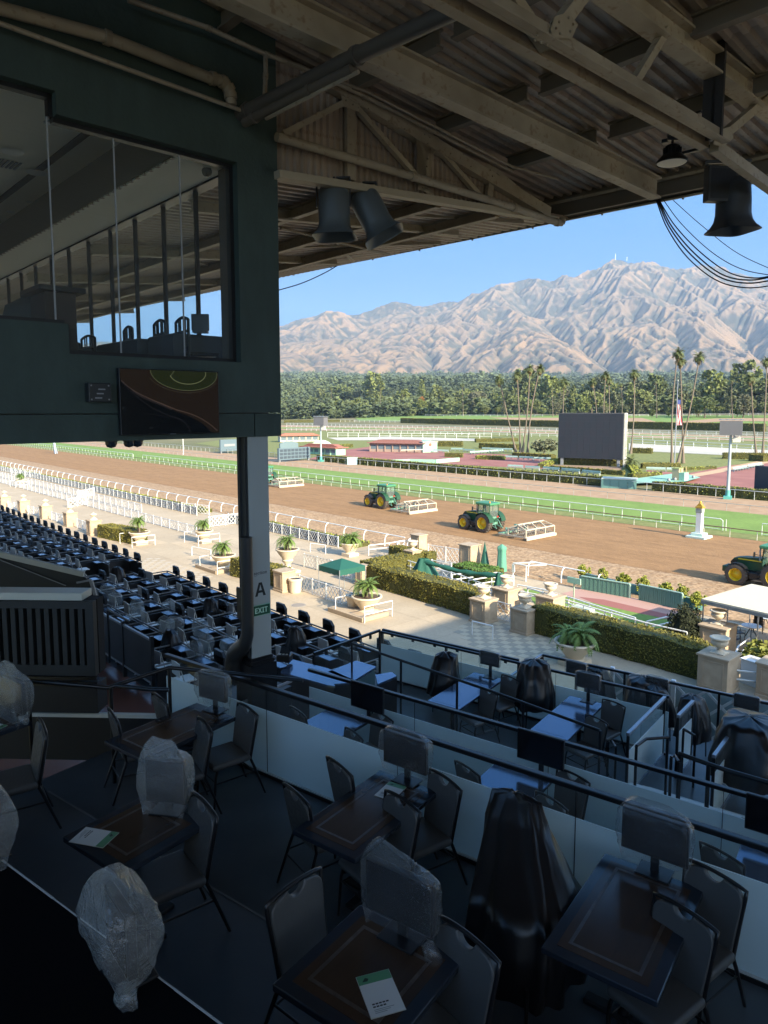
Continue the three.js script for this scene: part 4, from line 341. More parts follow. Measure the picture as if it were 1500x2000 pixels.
{ const q = gp(583, 1182), t = thing('manhole_cover', 'round metal manhole cover in the pale apron', 'manhole', PT(q.s, 0.0, q.d), 0); new MB().lathe([[0.42, 0], [0.42, 0.012], [0.36, 0.014], [0.001, 0.012]], 0, 0, 0, 24).build('lid', mat(0.28, 0.24, 0.20, 0.7), t); new MB().lathe([[0.50, 0], [0.50, 0.008], [0.43, 0.008], [0.43, 0]], 0, 0, 0, 24).build('ring', mat(0.35, 0.30, 0.24, 0.7), t); }
patch('apron_lawn', M.turf, [[1022, 1150], [1075, 1160], [1180, 1184], [1320, 1214], [1318, 1232], [1245, 1224], [1046, 1182]], 0.02, 'bright lawn before the winner enclosure');
patch('pink_paving', mat(0.44, 0.26, 0.21, 0.9), [[1096, 1160], [1135, 1150.5], [1230, 1167], [1328, 1190], [1322, 1212], [1240, 1196], [1150, 1177]], 0.012, 'pink paved curve before the green panel walls');
patch('red_paving', mat(0.30, 0.11, 0.09, 0.9), [[1130, 1166], [1180, 1172], [1300, 1200], [1322, 1213], [1240, 1197], [1160, 1179]], 0.02, 'darker red band in the pink paving');
// ---------- lattice fences ----------
const latG = {};
function latticeG(L, h, w = 0.04) { const k = L.toFixed(2) + h + w; if (latG[k]) return latG[k]; const b = new MB(); b.box(0, 0, -0.05, 0.09, h + 0.04, 0.04).box(0.09, h - 0.05, -0.025, L, h, 0.025).box(0.09, 0.08, -0.02, L, 0.12, 0.02); const n = Math.max(1, Math.round((L - 0.09) / (h * 0.9))), q = (L - 0.09) / n; for (let i = 0; i < n; i++) { const x = 0.09 + i * q; b.bar(V(x, 0.12, 0), V(x + q, h - 0.05, 0), w, 0.02, V(0, 0, 1)).bar(V(x, h - 0.05, 0.006), V(x + q, 0.12, 0.006), w, 0.02, V(0, 0, 1)); b.bar(V(x, h * 0.52, 0.003), V(x + q * 0.5, h - 0.05, 0.003), w, 0.02, V(0, 0, 1)).bar(V(x + q * 0.5, 0.12, 0.003), V(x + q, h * 0.52, 0.003), w, 0.02, V(0, 0, 1)).bar(V(x, h * 0.52, -0.004), V(x + q * 0.5, 0.12, -0.004), w, 0.02, V(0, 0, 1)).bar(V(x + q * 0.5, h - 0.05, -0.004), V(x + q, h * 0.52, -0.004), w, 0.02, V(0, 0, 1)); } return latG[k] = b.geometry(); }
function lattice(label, A, B, h, panel = 1.9, m = M.white, back, w) { const L = A.distanceTo(B), t = thing('lattice_fence', label, 'fence', A, Math.atan2(-(B.z - A.z), B.x - A.x)), n = Math.max(1, Math.round(L / panel)), p = L / n, G = latticeG(p, h, w); const kk = Math.min(n, 290); for (let i = n - kk; i < n; i++) { const o = mesh('lattice_panel', G, m, t); o.position.x = i * p; } if (back) new MB().box(0, 0.1, -0.16, L, h - 0.08, -0.12).build('fence_backing', back, t); new MB().box(L, 0, -0.05, L + 0.09, h + 0.04, 0.04).build('end_post', m, t); return t; }
const P0 = (x, y) => onY(x, y, 0);
const dark = mat(0.03, 0.035, 0.03, 0.9);
lattice('white lattice fence on dark screens along the track side of the apron', PT(-260, 0, 41.3), PT(-79, 0, 41.3), 1.0, 1.6, M.white, dark); lattice('white lattice fence on dark screens right of the dark column', PT(-71.5, 0, 41.3), PT(-51.5, 0, 41.3), 1.0, 1.6, M.white, dark);
lattice('white lattice fence across the sunny apron, second line from the track', PT(-190, 0, 37.4), PT(-86, 0, 37.4), 1.0, 2.0, M.white, null, 0.02); lattice('white lattice fence across the sunny apron, third line from the track', PT(-190, 0, 34.4), PT(-66, 0, 34.4), 1.0, 2.0, M.white, null, 0.02);
lattice('white lattice gate standing open left of the column', P0(355, 1000), P0(408, 1006), 1.2, 2.0); lattice('white lattice gate angled beside the open gate near the column', P0(408, 1030), P0(470, 1022), 1.2, 2.0); lattice('white lattice gate on the far left apron, upper one', P0(152, 975), P0(184, 968), 1.2, 2.0); lattice('white lattice gate on the far left apron, lower one', P0(133, 992), P0(168, 986), 1.2, 2.0); lattice('white lattice gates at the far left by the track', P0(22, 928), P0(78, 936), 1.5, 2.0);
lattice('grey white lattice fence from the cream bin to the bowl planter', P0(584, 1152), P0(694, 1192), 1.1, 1.9); lattice('white lattice fence left of the green tent, lower right part', P0(648, 1121), P0(687, 1134), 1.1, 1.9); lattice('thin lattice fence left of the green tent, upper left part', P0(593, 1107), P0(645, 1120), 1.1, 1.9, M.offwhite);
lattice('white lattice gate between the two urn pillars', P0(968, 1208), P0(996, 1217), 1.15, 1.3); lattice('white lattice gate by the tan gate pillars', P0(775, 1092), P0(808, 1086), 1.5, 1.5); lattice('white lattice panel under the draped green cloth', P0(842, 1128), P0(880, 1136), 1.4, 1.6); lattice('low lattice panel between the tan gate pillars', P0(835, 1092), P0(905, 1104), 1.3, 1.8);
railRun('outer_rail', 'short white gooseneck rail beside the winner enclosure', D_RAIL, gp(1012, 1130).s, gp(1140, 1145).s, 3.0, 1.1, M.white, { lean: 0.42, r: 0.05 });
{ const t = thing('entry_rail', 'white tubular gate frame at the end of the gooseneck rail', 'rail', P0(1002, 1130), phiT), b = new MB(); b.tube([V(0, 0, 0), V(0, 1.2, 0), V(1.2, 1.3, -1)], 0.06, 7).tube([V(1.2, 0, 0), V(1.2, 1.2, 0), V(2.3, 1.3, -1)], 0.06, 7).tube([V(0, 1.2, 0), V(1.2, 1.2, 0)], 0.05, 7).tube([V(1.2, 1.3, -1), V(2.3, 1.3, -1)], 0.05, 7); b.build('tube_frame', M.white, t); new MB().box(-0.08, 0.5, -0.03, 0.15, 1.1, 0.05).build('panel', M.white, t); }
// yellow green planting between fence and rail
hedgeT('yellow green low planting before the outer rail on the left', -190, -80, 41.6, 0.42, 2.4, 10, 0.14, M_lime); hedgeT('yellow green low planting before the outer rail right of the column', -71, -50, 41.6, 0.42, 2.4, 14, 0.12, M_lime);
// ---------- pedestals, urns, hedges, planters ----------
const T_stone = tex(256, 1.5, (u, v) => mixc([0.36, 0.27, 0.18], [0.50, 0.39, 0.27], tfbm(u, v, 8, 5, 31))); const M_stone = mat(1, 1, 1, 0.85, { map: T_stone }), M_cream = mat(0.62, 0.52, 0.38, 0.8), M_soil = mat(0.10, 0.065, 0.04, 1);
const urnProf = [[0.30, 0], [0.30, 0.07], [0.16, 0.12], [0.10, 0.2], [0.13, 0.27], [0.27, 0.34], [0.36, 0.46], [0.37, 0.56], [0.33, 0.62], [0.42, 0.68], [0.44, 0.74], [0.36, 0.76], [0.32, 0.70], [0.001, 0.64]];
function pedestal(label, p, w, h, turn = phiT, urnLabel, kind = 'urn', dark = false) { const t = thing('stone_pedestal', label, 'pedestal', p, turn); new MB().rbox(-w / 2, 0, -w / 2, w / 2, h - 0.1, w / 2, 0.02).build('shaft', M_stone, t); new MB().rbox(-w / 2 - 0.06, h - 0.1, -w / 2 - 0.06, w / 2 + 0.06, h, w / 2 + 0.06, 0.02).build('cap', M_stone, t); new MB().rbox(-w / 2 - 0.05, 0, -w / 2 - 0.05, w / 2 + 0.05, 0.14, w / 2 + 0.05, 0.02).build('plinth', M_stone, t); const f = new MB(); for (const [x0, y0, x1, y1] of [[-0.36, 0.25, 0.36, 0.3], [-0.36, h - 0.3, 0.36, h - 0.25], [-0.36, 0.3, -0.31, h - 0.3], [0.31, 0.3, 0.36, h - 0.3]]) f.box(x0 * w, y0, w / 2, x1 * w, y1, w / 2 + 0.025); f.build('panel_moulding', M_stone, t); if (urnLabel) { const u = thing('stone_urn', urnLabel, 'urn', p.clone().setY(p.y + h), turn); if (kind === 'urn') { new MB().lathe(urnProf, 0, 0, 0, 24, 0.02).build('urn_bowl', M_cream, u); new MB().rbox(-0.32, 0, -0.32, 0.32, 0.06, 0.32, 0.01).build('urn_foot', M_cream, u); } else { new MB().lathe([[0.42, 0], [0.30, 0.14], [0.16, 0.22], [0.13, 0.34], [0.34, 0.5], [0.36, 0.56], [0.2, 0.64], [0.06, 0.72], [0.001, 0.8]], 0, 0, 0, 18).build('finial', M_cream, u); } } return t; }
[[10, 992], [47, 1001], [90, 1012], [138, 1027], [184, 1044]].forEach(([x, y], i) => pedestal(`tan stone pedestal in the sunny row on the left apron, ${ord(i)} from the left`, P0(x, y), 1.15, 1.55, phiT, `cream stone finial on the ${ord(i)} pedestal from the left of the sunny row`, 'finial'));
for (let i = 0; i < 4; i++) { const xs = [[16, 994, 40, 999], [55, 1004, 76, 1008], [101, 1016, 121, 1022], [151, 1031, 172, 1039]][i]; lattice(`white lattice panel between the ${ord(i)} and ${ord(i + 1)} pedestals of the sunny row`, P0(xs[0], xs[1]), P0(xs[2], xs[3]), 1.0, 1.6); }
const hg = (label, x0, y0, x1, y1, h, w, dens = 90, size = 0.075) => { const a = P0(x0, y0), b = P0(x1, y1), t = thing('hedge', label, 'hedge', a, Math.atan2(-(b.z - a.z), b.x - a.x)); hedgeParts(t, a.distanceTo(b), h, w, dens, size, hseed++); };
hg('clipped hedge block ending at the far bowl planter on the left', 190, 1049, 258, 1064, 1.25, 1.7); hg('clipped hedge block half hidden behind the dark column', 449, 1124, 543, 1149, 1.35, 1.3); hg('long clipped hedge from the tan post to the urn pillar', 716, 1143, 924, 1205, 1.5, 1.5, 130, 0.065); hg('long dark clipped hedge before the shaded apron', 1036, 1235, 1373, 1332, 1.55, 1.5, 160, 0.06);
{ const p = gp(708, 1138), t = thing('hedge', 'clipped hedge running back beside the green tent', 'hedge', PT(p.s, 0, p.d + 1.0), phiT + Math.PI / 2); hedgeParts(t, 5.5, 1.35, 1.4, 90, 0.075, hseed++); const p2 = gp(738, 1100), t2 = thing('hedge', 'yellow topped hedge behind the green tent', 'hedge', PT(p2.s, 0, p2.d + 1.2), phiT); hedgeParts(t2, 4.5, 1.3, 1.2, 90, 0.08, hseed++); const p3 = gp(880, 1130), t3 = thing('hedge', 'rounded bright green hedge mound behind the white stair rails', 'hedge', PT(p3.s, 0, p3.d), phiT); hedgeParts(t3, 3.4, 1.1, 2.2, 110, 0.08, hseed++, mat(0.07, 0.15, 0.025, 0.8)); }
pedestal('tan stone post at the left end of the long hedge', P0(708, 1141), 0.8, 1.45); pedestal('tan stone pedestal right of the column behind the cream bin', P0(556, 1153), 1.15, 1.5);
pedestal('stone pillar with urn at the right end of the long hedge', P0(944, 1213), 1.2, 1.45, phiT, 'cream fluted urn on the pillar ending the long hedge'); pedestal('stone pillar with urn behind the white lattice gate', P0(988, 1190), 1.3, 1.45, phiT, 'cream fluted urn on the pillar behind the lattice gate'); pedestal('stone pillar with urn at the left end of the dark hedge', P0(1024, 1234), 1.15, 1.45, phiT, 'cream fluted urn at the left end of the dark hedge'); pedestal('stone pillar with urn before the lawn behind the dark hedge', P0(1074, 1205), 1.3, 1.4, phiT, 'cream fluted urn standing before the lawn'); pedestal('shaded stone pillar with urn at the right end of the dark hedge', P0(1401, 1347), 1.35, 1.75, phiT, 'grey shaded urn at the right end of the dark hedge'); pedestal('shaded stone pillar with dark urn near the canopy', P0(1400, 1272), 1.4, 1.5, phiT, 'dark bronze toned urn near the canopy'); pedestal('shaded stone pillar cut by the right edge', P0(1512, 1360), 1.2, 1.6); pedestal('tall tan gate pillar left of the draped green cloth', P0(818, 1092), 1.0, 2.2); pedestal('tall tan gate pillar right of the draped green cloth', P0(917, 1118), 1.2, 2.3); pedestal('low tan pillar before the left gate pillar', P0(806, 1112), 1.0, 1.6, phiT, 'small cream urn before the left gate pillar');
const feather = frond(1.15, 0.75, 0.16, 12); function datePalm(seed, n) { const r = rng(seed), b = new MB(); for (let i = 0; i < n; i++) b.geo(feather, new THREE.Matrix4().compose(V(0, 0, 0), new THREE.Quaternion().setFromEuler(new THREE.Euler(lerp(-0.85, 0.75, Math.pow(i / n, 0.8)), i * 2.4 + r(), 0, 'YXZ')), V(1, 1, 1).multiplyScalar(0.75 + 0.4 * r()))); return b.geometry(); } const datePalms = [datePalm(1, 34), datePalm(2, 40)];
function bowlPlanter(label, palmLabel, x, y, rad, o = {}) { const p = P0(x, y), base = o.base ?? 0.3, t = thing('bowl_planter', label, 'planter', p, phiT); const k = rad / 0.9; new MB().lathe([[0.45, base], [0.42, base + 0.06], [0.40, base + 0.1], [0.62, base + 0.4], [0.84, base + 0.72], [0.88, base + 0.80], [0.94, base + 0.83], [0.94, base + 0.92], [0.82, base + 0.92], [0.78, base + 0.84]].map((q) => [q[0] * k, q[1]]), 0, 0, 0, 32).build('bowl', M_cream, t); new MB().lathe([[0.8 * k, base + 0.84], [0.001, base + 0.88]], 0, 0, 0, 20).build('soil', M_soil, t); if (o.tall) { new MB().rbox(-0.75, 0, -0.75, 0.75, 0.2, 0.75, 0.03).lathe([[0.5, 0.2], [0.5, 0.3], [0.25, 0.45], [0.22, 0.7], [0.42, base - 0.1], [0.46, base]], 0, 0, 0, 20).build('stand', M_cream, t); } else new MB().rbox(-0.55 * k, 0, -0.55 * k, 0.55 * k, base, 0.55 * k, 0.03).build('foot', M_cream, t); if (o.platform) new MB().rbox(-2.2, 0, -0.8, 1.2, 0.28, 1.4, 0.03).build('platform', M_stone, t);
  const pl = thing('date_palm', palmLabel, 'palm', p.clone().setY(base + 0.85), phiT); const nn = o.trunks || 2; for (let i = 0; i < nn; i++) { const a = i * 2.6 + 0.3, dx = Math.cos(a) * 0.16, dz = Math.sin(a) * 0.16, h = (o.h || 0.8) * (1 - 0.12 * i); new MB().tube([V(dx * 0.5, -0.05, dz * 0.5), V(dx, h * 0.6, dz), V(dx * 2.2, h, dz * 2.2)], [0.10, 0.075, 0.06], 7).build('trunk', palmBark, pl); const c = mesh('fronds', datePalms[i % 2], o.pm || M_date, pl); c.position.set(dx * 2.2, h, dz * 2.2); c.scale.setScalar((o.fs || 0.85)); }
  if (o.rail) { const rl = thing('white_rail', o.rail, 'rail', p, phiT), b = new MB(); b.tube([V(1.3, 0, 1.3), V(1.3, 1.0, 1.3), V(1.4, 1.0, -0.9), V(1.4, 0, -0.9)], 0.035, 6).tube([V(1.3, 0.5, 1.3), V(1.4, 0.5, -0.9)], 0.03, 6).tube([V(-1.5, 0, 1.3), V(-1.5, 1.0, 1.3), V(-1.45, 1.0, -0.6), V(-1.45, 0, -0.6)], 0.035, 6); b.build('tube', M.white, rl); } return t; }
const M_date = mat(0.13, 0.20, 0.04, 0.7);
bowlPlanter('cream bowl planter at the end of the far left hedge', 'two trunked palm at the end of the far left hedge', 273, 1063, 0.95, { rail: 'white tube rail around the far left bowl planter', h: 1.2 }); bowlPlanter('cream bowl planter close to the lattice fence, left of the column', 'palm in the bowl planter close to the lattice fence', 399, 1060, 0.85, { rail: 'white tube rail around the planter by the lattice fence' }); bowlPlanter('cream bowl planter on a stone platform left of the column', 'palm on the stone platform left of the column', 437, 1112, 0.95, { platform: true, rail: 'white tube rail by the stone platform left of the column' }); bowlPlanter('cream bowl planter raised on an ornate stand right of the column', 'palm raised on the ornate stand', 562, 1118, 0.9, { tall: true, base: 1.0 }); bowlPlanter('cream bowl planter at the right end of the grey lattice fence', 'bright palm at the right end of the grey lattice fence', 716, 1200, 0.95, { platform: true, rail: 'white tube rail before the bright palm planter' }); bowlPlanter('cream bowl planter behind the green tent', 'bushy palm behind the green tent', 684, 1086, 0.9, { fs: 1.0, trunks: 3, h: 0.5 }); bowlPlanter('large shaded bowl planter before the dark hedge', 'grey green palm in the large shaded bowl planter', 1122, 1297, 1.0, { fs: 1.05, trunks: 3, h: 0.45 }); bowlPlanter('small cream bowl planter on the far left apron', 'small palm on the far left apron', 42, 951, 0.8, { rail: 'white tube rail around the far left apron planter' });
function bin(label, x, y) { const t = thing('cream_bin', label, 'bin', P0(x, y), 0); new MB().lathe([[0.36, 0], [0.40, 0.05], [0.46, 0.85], [0.52, 0.88], [0.52, 1.02], [0.42, 1.04], [0.40, 0.96]], 0, 0, 0, 26).build('pot', M_cream, t); new MB().lathe([[0.42, 0.98], [0.001, 0.99]], 0, 0, 0, 20).build('insert', M.black, t); } bin('cream bin before the pedestal right of the column', 577, 1157); bin('cream bin at the left of the bright palm planter', 691, 1192);
// ---------- enclosure: tent, pillars, green cloth, rails, panel walls ----------
const M_cloth = mat(0.012, 0.092, 0.066, 0.75);
{ const a = onY(646, 1093, 2.3), q = toT(a), t = thing('canopy_tent', 'square green canopy tent among the hedges', 'tent', PT(q.s + 1.25, 0, q.d), phiT), s = 1.15, b = new MB(), pk = V(0, 2.6, 0), c = [V(-s, 2.1, s), V(s, 2.1, s), V(s, 2.1, -s), V(-s, 2.1, -s)]; for (let i = 0; i < 4; i++) b.tri(c[i], c[(i + 1) % 4], pk); b.build('roof_cloth', M_cloth, t); const v = new MB(); for (let i = 0; i < 4; i++) { const e = c[i], f = c[(i + 1) % 4]; for (let k = 0; k < 8; k++) { const g = e.clone().lerp(f, k / 8), h = e.clone().lerp(f, (k + 1) / 8); v.quad(g.clone().setY(1.7 + 0.04 * (k % 2)), h.clone().setY(1.7 + 0.04 * ((k + 1) % 2)), h, g); } } v.build('valance', M_cloth, t); for (const e of c) new MB().tube([e.clone().setY(0), e], 0.035, 6).build('pole', M.steel, t); }
{ // bundled green cloth slung from the pillar to a post
  const A = onY(828, 1096, 1.9), B = onY(976, 1124, 1.7), t = thing('green_cloth', 'long green cloth slung from the tan pillar to a post', 'cloth', V(0, 0, 0), 0), r = rng(8), pts = []; for (let i = 0; i <= 14; i++) pts.push(A.clone().lerp(B, i / 14).add(V(0, -0.25 * Math.sin(Math.PI * i / 14) + 0.04 * r(), 0.05 * r()))); new MB().tube(pts, pts.map((_, i) => 0.16 + 0.05 * Math.sin(i * 1.7)), 9).build('roll', M_cloth, t); const dr = (P, w, h, nm) => { const rings = []; for (let j = 0; j <= 6; j++) rings.push(Array.from({ length: 22 }, (_, k) => { const a = k / 22 * 6.283, rr = w * (0.35 + 0.65 * j / 6) * (1 + 0.22 * Math.sin(a * 6 + j * 0.3)); return V(P.x + Math.cos(a) * rr, P.y + 0.2 - h * j / 6 * (1 + 0.06 * Math.sin(a * 4)), P.z + Math.sin(a) * rr * 0.6); })); new MB().loft(rings).build(nm, M_cloth, t); }; dr(A, 0.95, 1.3, 'left_drape'); dr(B, 0.5, 1.7, 'right_drape'); const pp = thing('post', 'thin white post holding the end of the green cloth', 'post', B.clone().setY(0), 0); new MB().tube([V(0, 0, 0), V(0, 1.9, 0)], 0.05, 7).build('shaft', M.white, pp); new MB().lathe([[0.2, 0], [0.18, 0.05], [0.05, 0.07]], 0, 0, 0, 12).build('foot', M.white, pp); }
function folded(label, x, y, h, w, m, knob) { const t = thing('folded_parasol', label, 'parasol', P0(x, y), 0); const rings = []; for (let j = 0; j <= 10; j++) rings.push(Array.from({ length: 20 }, (_, k) => { const a = k / 20 * 6.283, u = j / 10, rr = w * (knob ? (u > 0.78 ? 0.75 * Math.sqrt(Math.max(0.02, 1 - Math.pow((u - 0.86) / 0.14, 2))) : 0.55 + 0.25 * (1 - u)) : (1 - u) * 0.8 + 0.12 * (1 - u) + 0.03) * (1 + 0.12 * Math.sin(a * 5)); return V(Math.cos(a) * rr, 0.5 + (h - 0.5) * u, Math.sin(a) * rr); })); new MB().loft(rings).build('cover', m, t); new MB().tube([V(0, 0, 0), V(0, 0.6, 0)], 0.05, 8).build('pole', M.grey, t); new MB().lathe([[0.35, 0], [0.33, 0.08], [0.06, 0.12]], 0, 0, 0, 16).build('foot', M.grey, t); } folded('dark green folded parasol beside the right tan pillar', 946, 1122, 2.6, 0.42, M_cloth, false); folded('pale green covered patio heater right of the folded parasol', 979, 1128, 2.6, 0.48, mat(0.09, 0.27, 0.19, 0.8), true);
{ const t = thing('green_bin', 'teal green round bin at the end of the white stair rails', 'bin', P0(984, 1158), 0); new MB().lathe([[0.32, 0], [0.36, 0.9], [0.38, 0.92], [0.34, 0.95]], 0, 0, 0, 18).build('drum', mat(0.05, 0.26, 0.22, 0.6), t); new MB().lathe([[0.36, 0.93], [0.2, 1.05], [0.001, 1.08]], 0, 0, 0, 18).build('lid', M.black, t); }
function tubeRail(label, pts, h, n2 = 2) { const P = pts.map(([x, y]) => P0(x, y)), o = P[0], t = thing('white_rail', label, 'rail', o, 0), L = P.map((p) => p.clone().sub(o)); for (let k = 0; k < n2; k++) { const y = h * (1 - 0.42 * k); new MB().tube(L.map((p) => p.clone().setY(y)), 0.045, 6).build('rail_bar', M.white, t); } for (let i = 0; i + 1 < L.length; i++) { const n = Math.max(1, Math.round(L[i].distanceTo(L[i + 1]) / 1.9)); for (let k = 0; k < n + (i === L.length - 2 ? 1 : 0); k++) { const p = L[i].clone().lerp(L[i + 1], k / n); new MB().tube([p.clone().setY(0), p.clone().setY(h)], 0.04, 6).build('post', M.white, t); } } }
tubeRail('white double rail before the lawn, running right behind the dark hedge', [[1030, 1178], [1100, 1202], [1180, 1228], [1260, 1252], [1340, 1272]], 1.05); tubeRail('white rail on the lawn edge meeting the double rail', [[1010, 1170], [1060, 1180], [1110, 1196], [1240, 1240]], 1.0); tubeRail('white rail crossing to the cone shaped bush', [[1262, 1244], [1310, 1232]], 0.9); tubeRail('white stair rail right of the green hedge mound, upper one', [[883, 1146], [930, 1140], [974, 1142]], 0.9); tubeRail('white stair rail right of the green hedge mound, lower one', [[915, 1158], [960, 1150], [1003, 1148]], 0.9); tubeRail('white rail along the back of the long hedge', [[775, 1112], [830, 1130], [900, 1150], [960, 1176]], 1.0); tubeRail('white rail from the tent hedge to the tan pillars', [[720, 1085], [760, 1080], [790, 1074]], 0.9);
[['small white handrail on the checkered paving', 922, 1240, 962, 1250], ['small white handrail left of the ornate stand planter', 606, 1078, 636, 1082], ['small white handrail before the column on the sunny paving', 375, 1085, 412, 1092]].forEach(([l, a, b, c, d]) => tubeRail(l, [[a, b], [c, d]], 0.8, 1));
function panelWall(label, x0, y0, x1, y1, h, m, n) { const a = P0(x0, y0), b = P0(x1, y1), t = thing('panel_wall', label, 'wall', a, Math.atan2(-(b.z - a.z), b.x - a.x)), L = a.distanceTo(b); for (let i = 0; i < n; i++) new MB().box(L * i / n + 0.01, 0, -0.1, L * (i + 1) / n - 0.01, h, i % 2 ? 0 : 0.012).build('panel', m, t); new MB().box(-0.03, h, -0.13, L + 0.03, h + 0.06, 0.04).build('cap', mat(0.30, 0.44, 0.36, 0.6), t); new MB().box(L, 0, -0.12, L + 0.08, h, 0.03).build('end_post', mat(0.30, 0.44, 0.36, 0.6), t); } const M_pw = mat(0.115, 0.25, 0.195, 0.6), M_pw2 = mat(0.10, 0.27, 0.25, 0.6);
panelWall('sea green panel wall left of the gap in the enclosure', 1135, 1151, 1228, 1168, 0.95, M_pw, 22); panelWall('sea green panel wall right of the gap in the enclosure', 1247, 1172, 1330, 1191, 1.05, M_pw, 20); panelWall('low green flower fence behind the panel walls', 1143, 1137, 1366, 1192, 0.62, M_pw2, 14);
[[1140, 1136], [1177, 1145], [1217, 1153], [1254, 1163], [1298, 1173], [1332, 1182], [1363, 1195]].forEach(([x, y], i) => { const p = P0(x, y), t = thing('flower_bush', `yellow green trailing bush on the green flower fence, ${ord(i)} from the left`, 'bush', p.setY(0.15), i, 'bushes on the flower fence'); const c = mesh('leaves', crowns[i % 2], M_lime, t); c.scale.set(0.52, 0.62, 0.45); c.position.y = 0.62; new MB().box(-0.3, 0, -0.2, 0.3, 0.3, 0.2).build('planter_box', M_pw2, t); });
{ const t = thing('sign_post', 'pale green sign board on a thin post at the lawn', 'sign', P0(1120, 1182), phiT); new MB().box(-0.03, 0, -0.03, 0.03, 1.5, 0.03).build('post', mat(0.45, 0.5, 0.35, 0.7), t); new MB().rbox(-0.5, 1.45, -0.05, 0.5, 1.85, 0.05, 0.02).build('board', mat(0.30, 0.46, 0.36, 0.6), t); const u = thing('utility_box', 'pale utility cabinet standing on the lawn', 'cabinet', P0(1138, 1212), phiT); new MB().rbox(-0.65, 0, -0.35, 0.65, 0.85, 0.35, 0.02).build('cabinet', mat(0.5, 0.55, 0.45, 0.6), u); new MB().rbox(-0.6, 0.1, 0.35, -0.02, 0.75, 0.37, 0.01).rbox(0.02, 0.1, 0.35, 0.6, 0.75, 0.37, 0.01).build('door', mat(0.42, 0.47, 0.39, 0.6), u); }
{ const t = thing('cone_bush', 'dark cone shaped clipped bush near the canopy', 'bush', P0(1338, 1262), 0); const c = mesh('leaves', crownGeo(61, 0.85, 1.05, 0.85, 130, 40, 0.055, 0), mat(0.030, 0.036, 0.012, 0.9), t); c.position.y = 1.05; c.scale.set(1.0, 1.15, 1.0); new MB().lathe([[0.62, 0.1], [0.78, 0.6], [0.72, 1.2], [0.45, 1.8], [0.001, 2.15]], 0, 0, 0, 14).build('inner_branches', mat(0.014, 0.018, 0.007, 1), t); const y2 = P0(1306, 1250), t2 = thing('small_shrub', 'small yellow green shrub at the foot of the cone bush', 'shrub', y2, 0); const k = mesh('leaves', crowns[1], M_lime, t2); k.scale.setScalar(0.5); k.position.y = 0.45; new MB().tube([V(0, 0, 0), V(0, 0.4, 0)], 0.05, 6).build('stem', bark, t2); }
